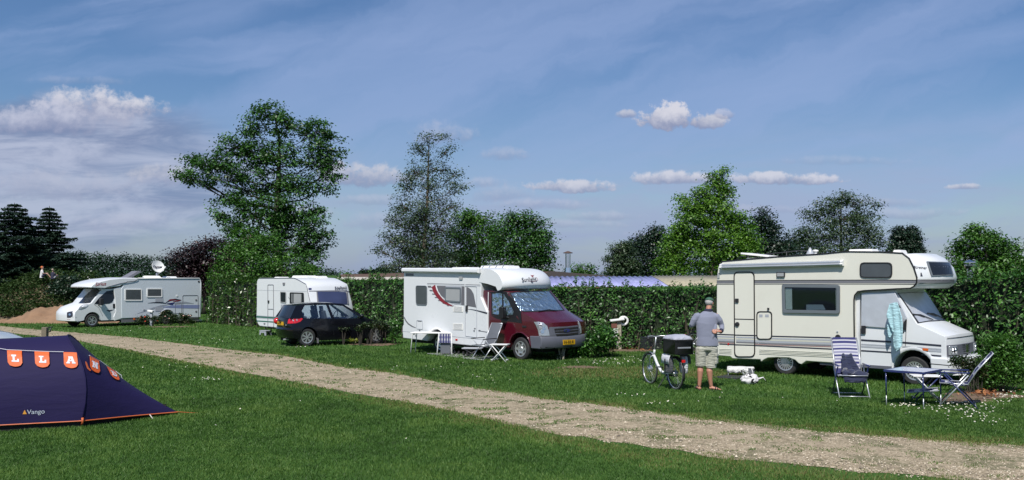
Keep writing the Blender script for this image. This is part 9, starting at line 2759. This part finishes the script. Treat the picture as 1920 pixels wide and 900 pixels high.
# saplings and roses by the hatchback
SG = 'young plants in the bed by the hatchback'
for i, (px, py, top, blobs, lb, mt_, n) in enumerate([
  (644, 647, 612, [(0.0, 0, 0.58, 0.13, 0.12, 0.10)], 'thin sapling in front of the hatchback door, leftmost of the bed', 'lf_rose', 10),
  (663, 648, 636, [(0, 0, 0.20, 0.14, 0.1, 0.07)], 'small yellow-leaved plant in front of the hatchback', 'lf_yellow', 9),
  (674, 648, 612, [(0.0, 0, 0.62, 0.16, 0.14, 0.12), (0.14, 0, 0.70, 0.12, 0.1, 0.1)], 'young rose stem left of the hatchback front wheel', 'lf_rose', 16),
  (689, 647, 606, [(0.0, 0, 0.72, 0.24, 0.18, 0.14), (0.25, 0, 0.74, 0.2, 0.15, 0.13)], 'bushy-topped young rose right before the hatchback front wheel', 'lf_rose', 26),
  (720, 645, 606, [(-0.1, 0, 0.68, 0.22, 0.18, 0.16), (0.1, 0, 0.6, 0.14, 0.14, 0.14)], 'bushy-topped young rose at the nose of the hatchback', 'lf_rose', 22),
  (739, 645, 600, [(0, 0, 0.35, 0.22, 0.18, 0.32), (0.1, 0, 0.65, 0.2, 0.16, 0.2)], 'green shrub between the hatchback nose and the red motorhome', 'lf_laurel', 34)]):
 loc, k = at_px(px, py)
 bush('young_rose', lb, 'plant', loc, blobs, mt_, leaf=0.075, n=n, sig=0.05, per=9, stems=5, group=SG, seed=60 + i, base_r=0.03, stem_r=0.012)
# in front of the red cab and hedge foot
loc, k = at_px(1052, 676)
bush('sapling', 'thin sapling with a small leafy top in front of the yellow number plate', 'plant', loc, [(-0.02, 0, 0.62, 0.2, 0.15, 0.09), (0.12, 0, 0.55, 0.1, 0.1, 0.06), (-0.15, 0, 0.12, 0.15, 0.1, 0.06)], 'lf_rose', leaf=0.07, n=16, sig=0.05, per=8, stems=3, seed=70, base_r=0.015, stem_r=0.012, bark='wood_pale')
loc, k = at_px(1108, 672)
bush('low_shrub', 'low leafy shrub at the nearside front corner of the red motorhome', 'shrub', loc, [(-0.35, 0, 0.22, 0.35, 0.3, 0.2), (0.1, 0, 0.45, 0.45, 0.35, 0.36), (0.5, 0.2, 0.55, 0.4, 0.35, 0.4)], 'lf_laurel', leaf=0.09, n=80, sig=0.09, per=13, seed=71)
loc, k = at_px(1145, 668)
bush('rose_bush', 'sparse rose bush just left of the service post', 'bush', loc, [(0, 0, 0.45, 0.3, 0.25, 0.35), (-0.35, 0.1, 0.3, 0.25, 0.2, 0.25)], 'lf_rose', leaf=0.07, n=36, sig=0.07, per=9, group=RG, seed=72)
loc, k = at_px(1185, 652)
bush('low_shrub', 'low shrub between the service post and the white bicycle', 'shrub', loc, [(0, 0, 0.35, 0.5, 0.3, 0.32), (0.6, 0, 0.3, 0.3, 0.3, 0.28)], 'lf_green', leaf=0.09, n=60, sig=0.09, per=12, seed=73)
loc, k = at_px(1824, 738)
bush('rose_bush', 'rose bush with reddish leaves in front of the cream motorhome bumper', 'bush', loc, [(-0.05, 0, 0.62, 0.3, 0.22, 0.13), (-0.28, 0, 0.66, 0.14, 0.12, 0.08), (0.1, 0, 0.5, 0.26, 0.22, 0.16)], 'lf_rose', leaf=0.055, n=44, sig=0.05, per=10, group=RG, seed=74, stems=8)
loc, k = at_px(1872, 736)
bush('low_shrub', 'leafy shrub on bare soil at the right edge, beside the second striped chair', 'shrub', loc, [(0.0, 0, 0.62, 0.42, 0.35, 0.42), (-0.30, 0, 0.42, 0.28, 0.3, 0.3), (0.42, 0.2, 0.55, 0.4, 0.3, 0.4), (0.1, 0.1, 1.0, 0.35, 0.3, 0.2)], 'lf_green', leaf=0.06, n=130, sig=0.07, per=15, seed=75, stems=10)
# leaf litter
rs = np.random.RandomState(77); C = []
for (cx, cy, sx, sy, n) in ((1180, 655, 26, 2.2, 150), (1140, 654, 14, 2, 40), (1215, 656, 16, 2, 60), (1850, 742, 36, 5, 70)):
 for _ in range(n):
  q = G(cx + rs.normal(0, sx * 0.6), cy + rs.normal(0, sy * 0.6)); C.append((q.x, q.y, 0.04 + abs(rs.normal(0, 0.03))))
leafmat('lf_litter', [(0.10, 0.04, 0.02), (0.30, 0.11, 0.04), (0.45, 0.22, 0.10)], trans=0.1)
o = leaf_mesh('leaf_litter', np.array(C), 0.09, M['lf_litter'], None, rs, aspect=0.6, up=1.0)
tag(o, 'fallen orange-brown leaves along the foot of the middle hedge', 'fallen leaves', kind='stuff')
for mm in list(bpy.data.materials): mm.use_backface_culling = False
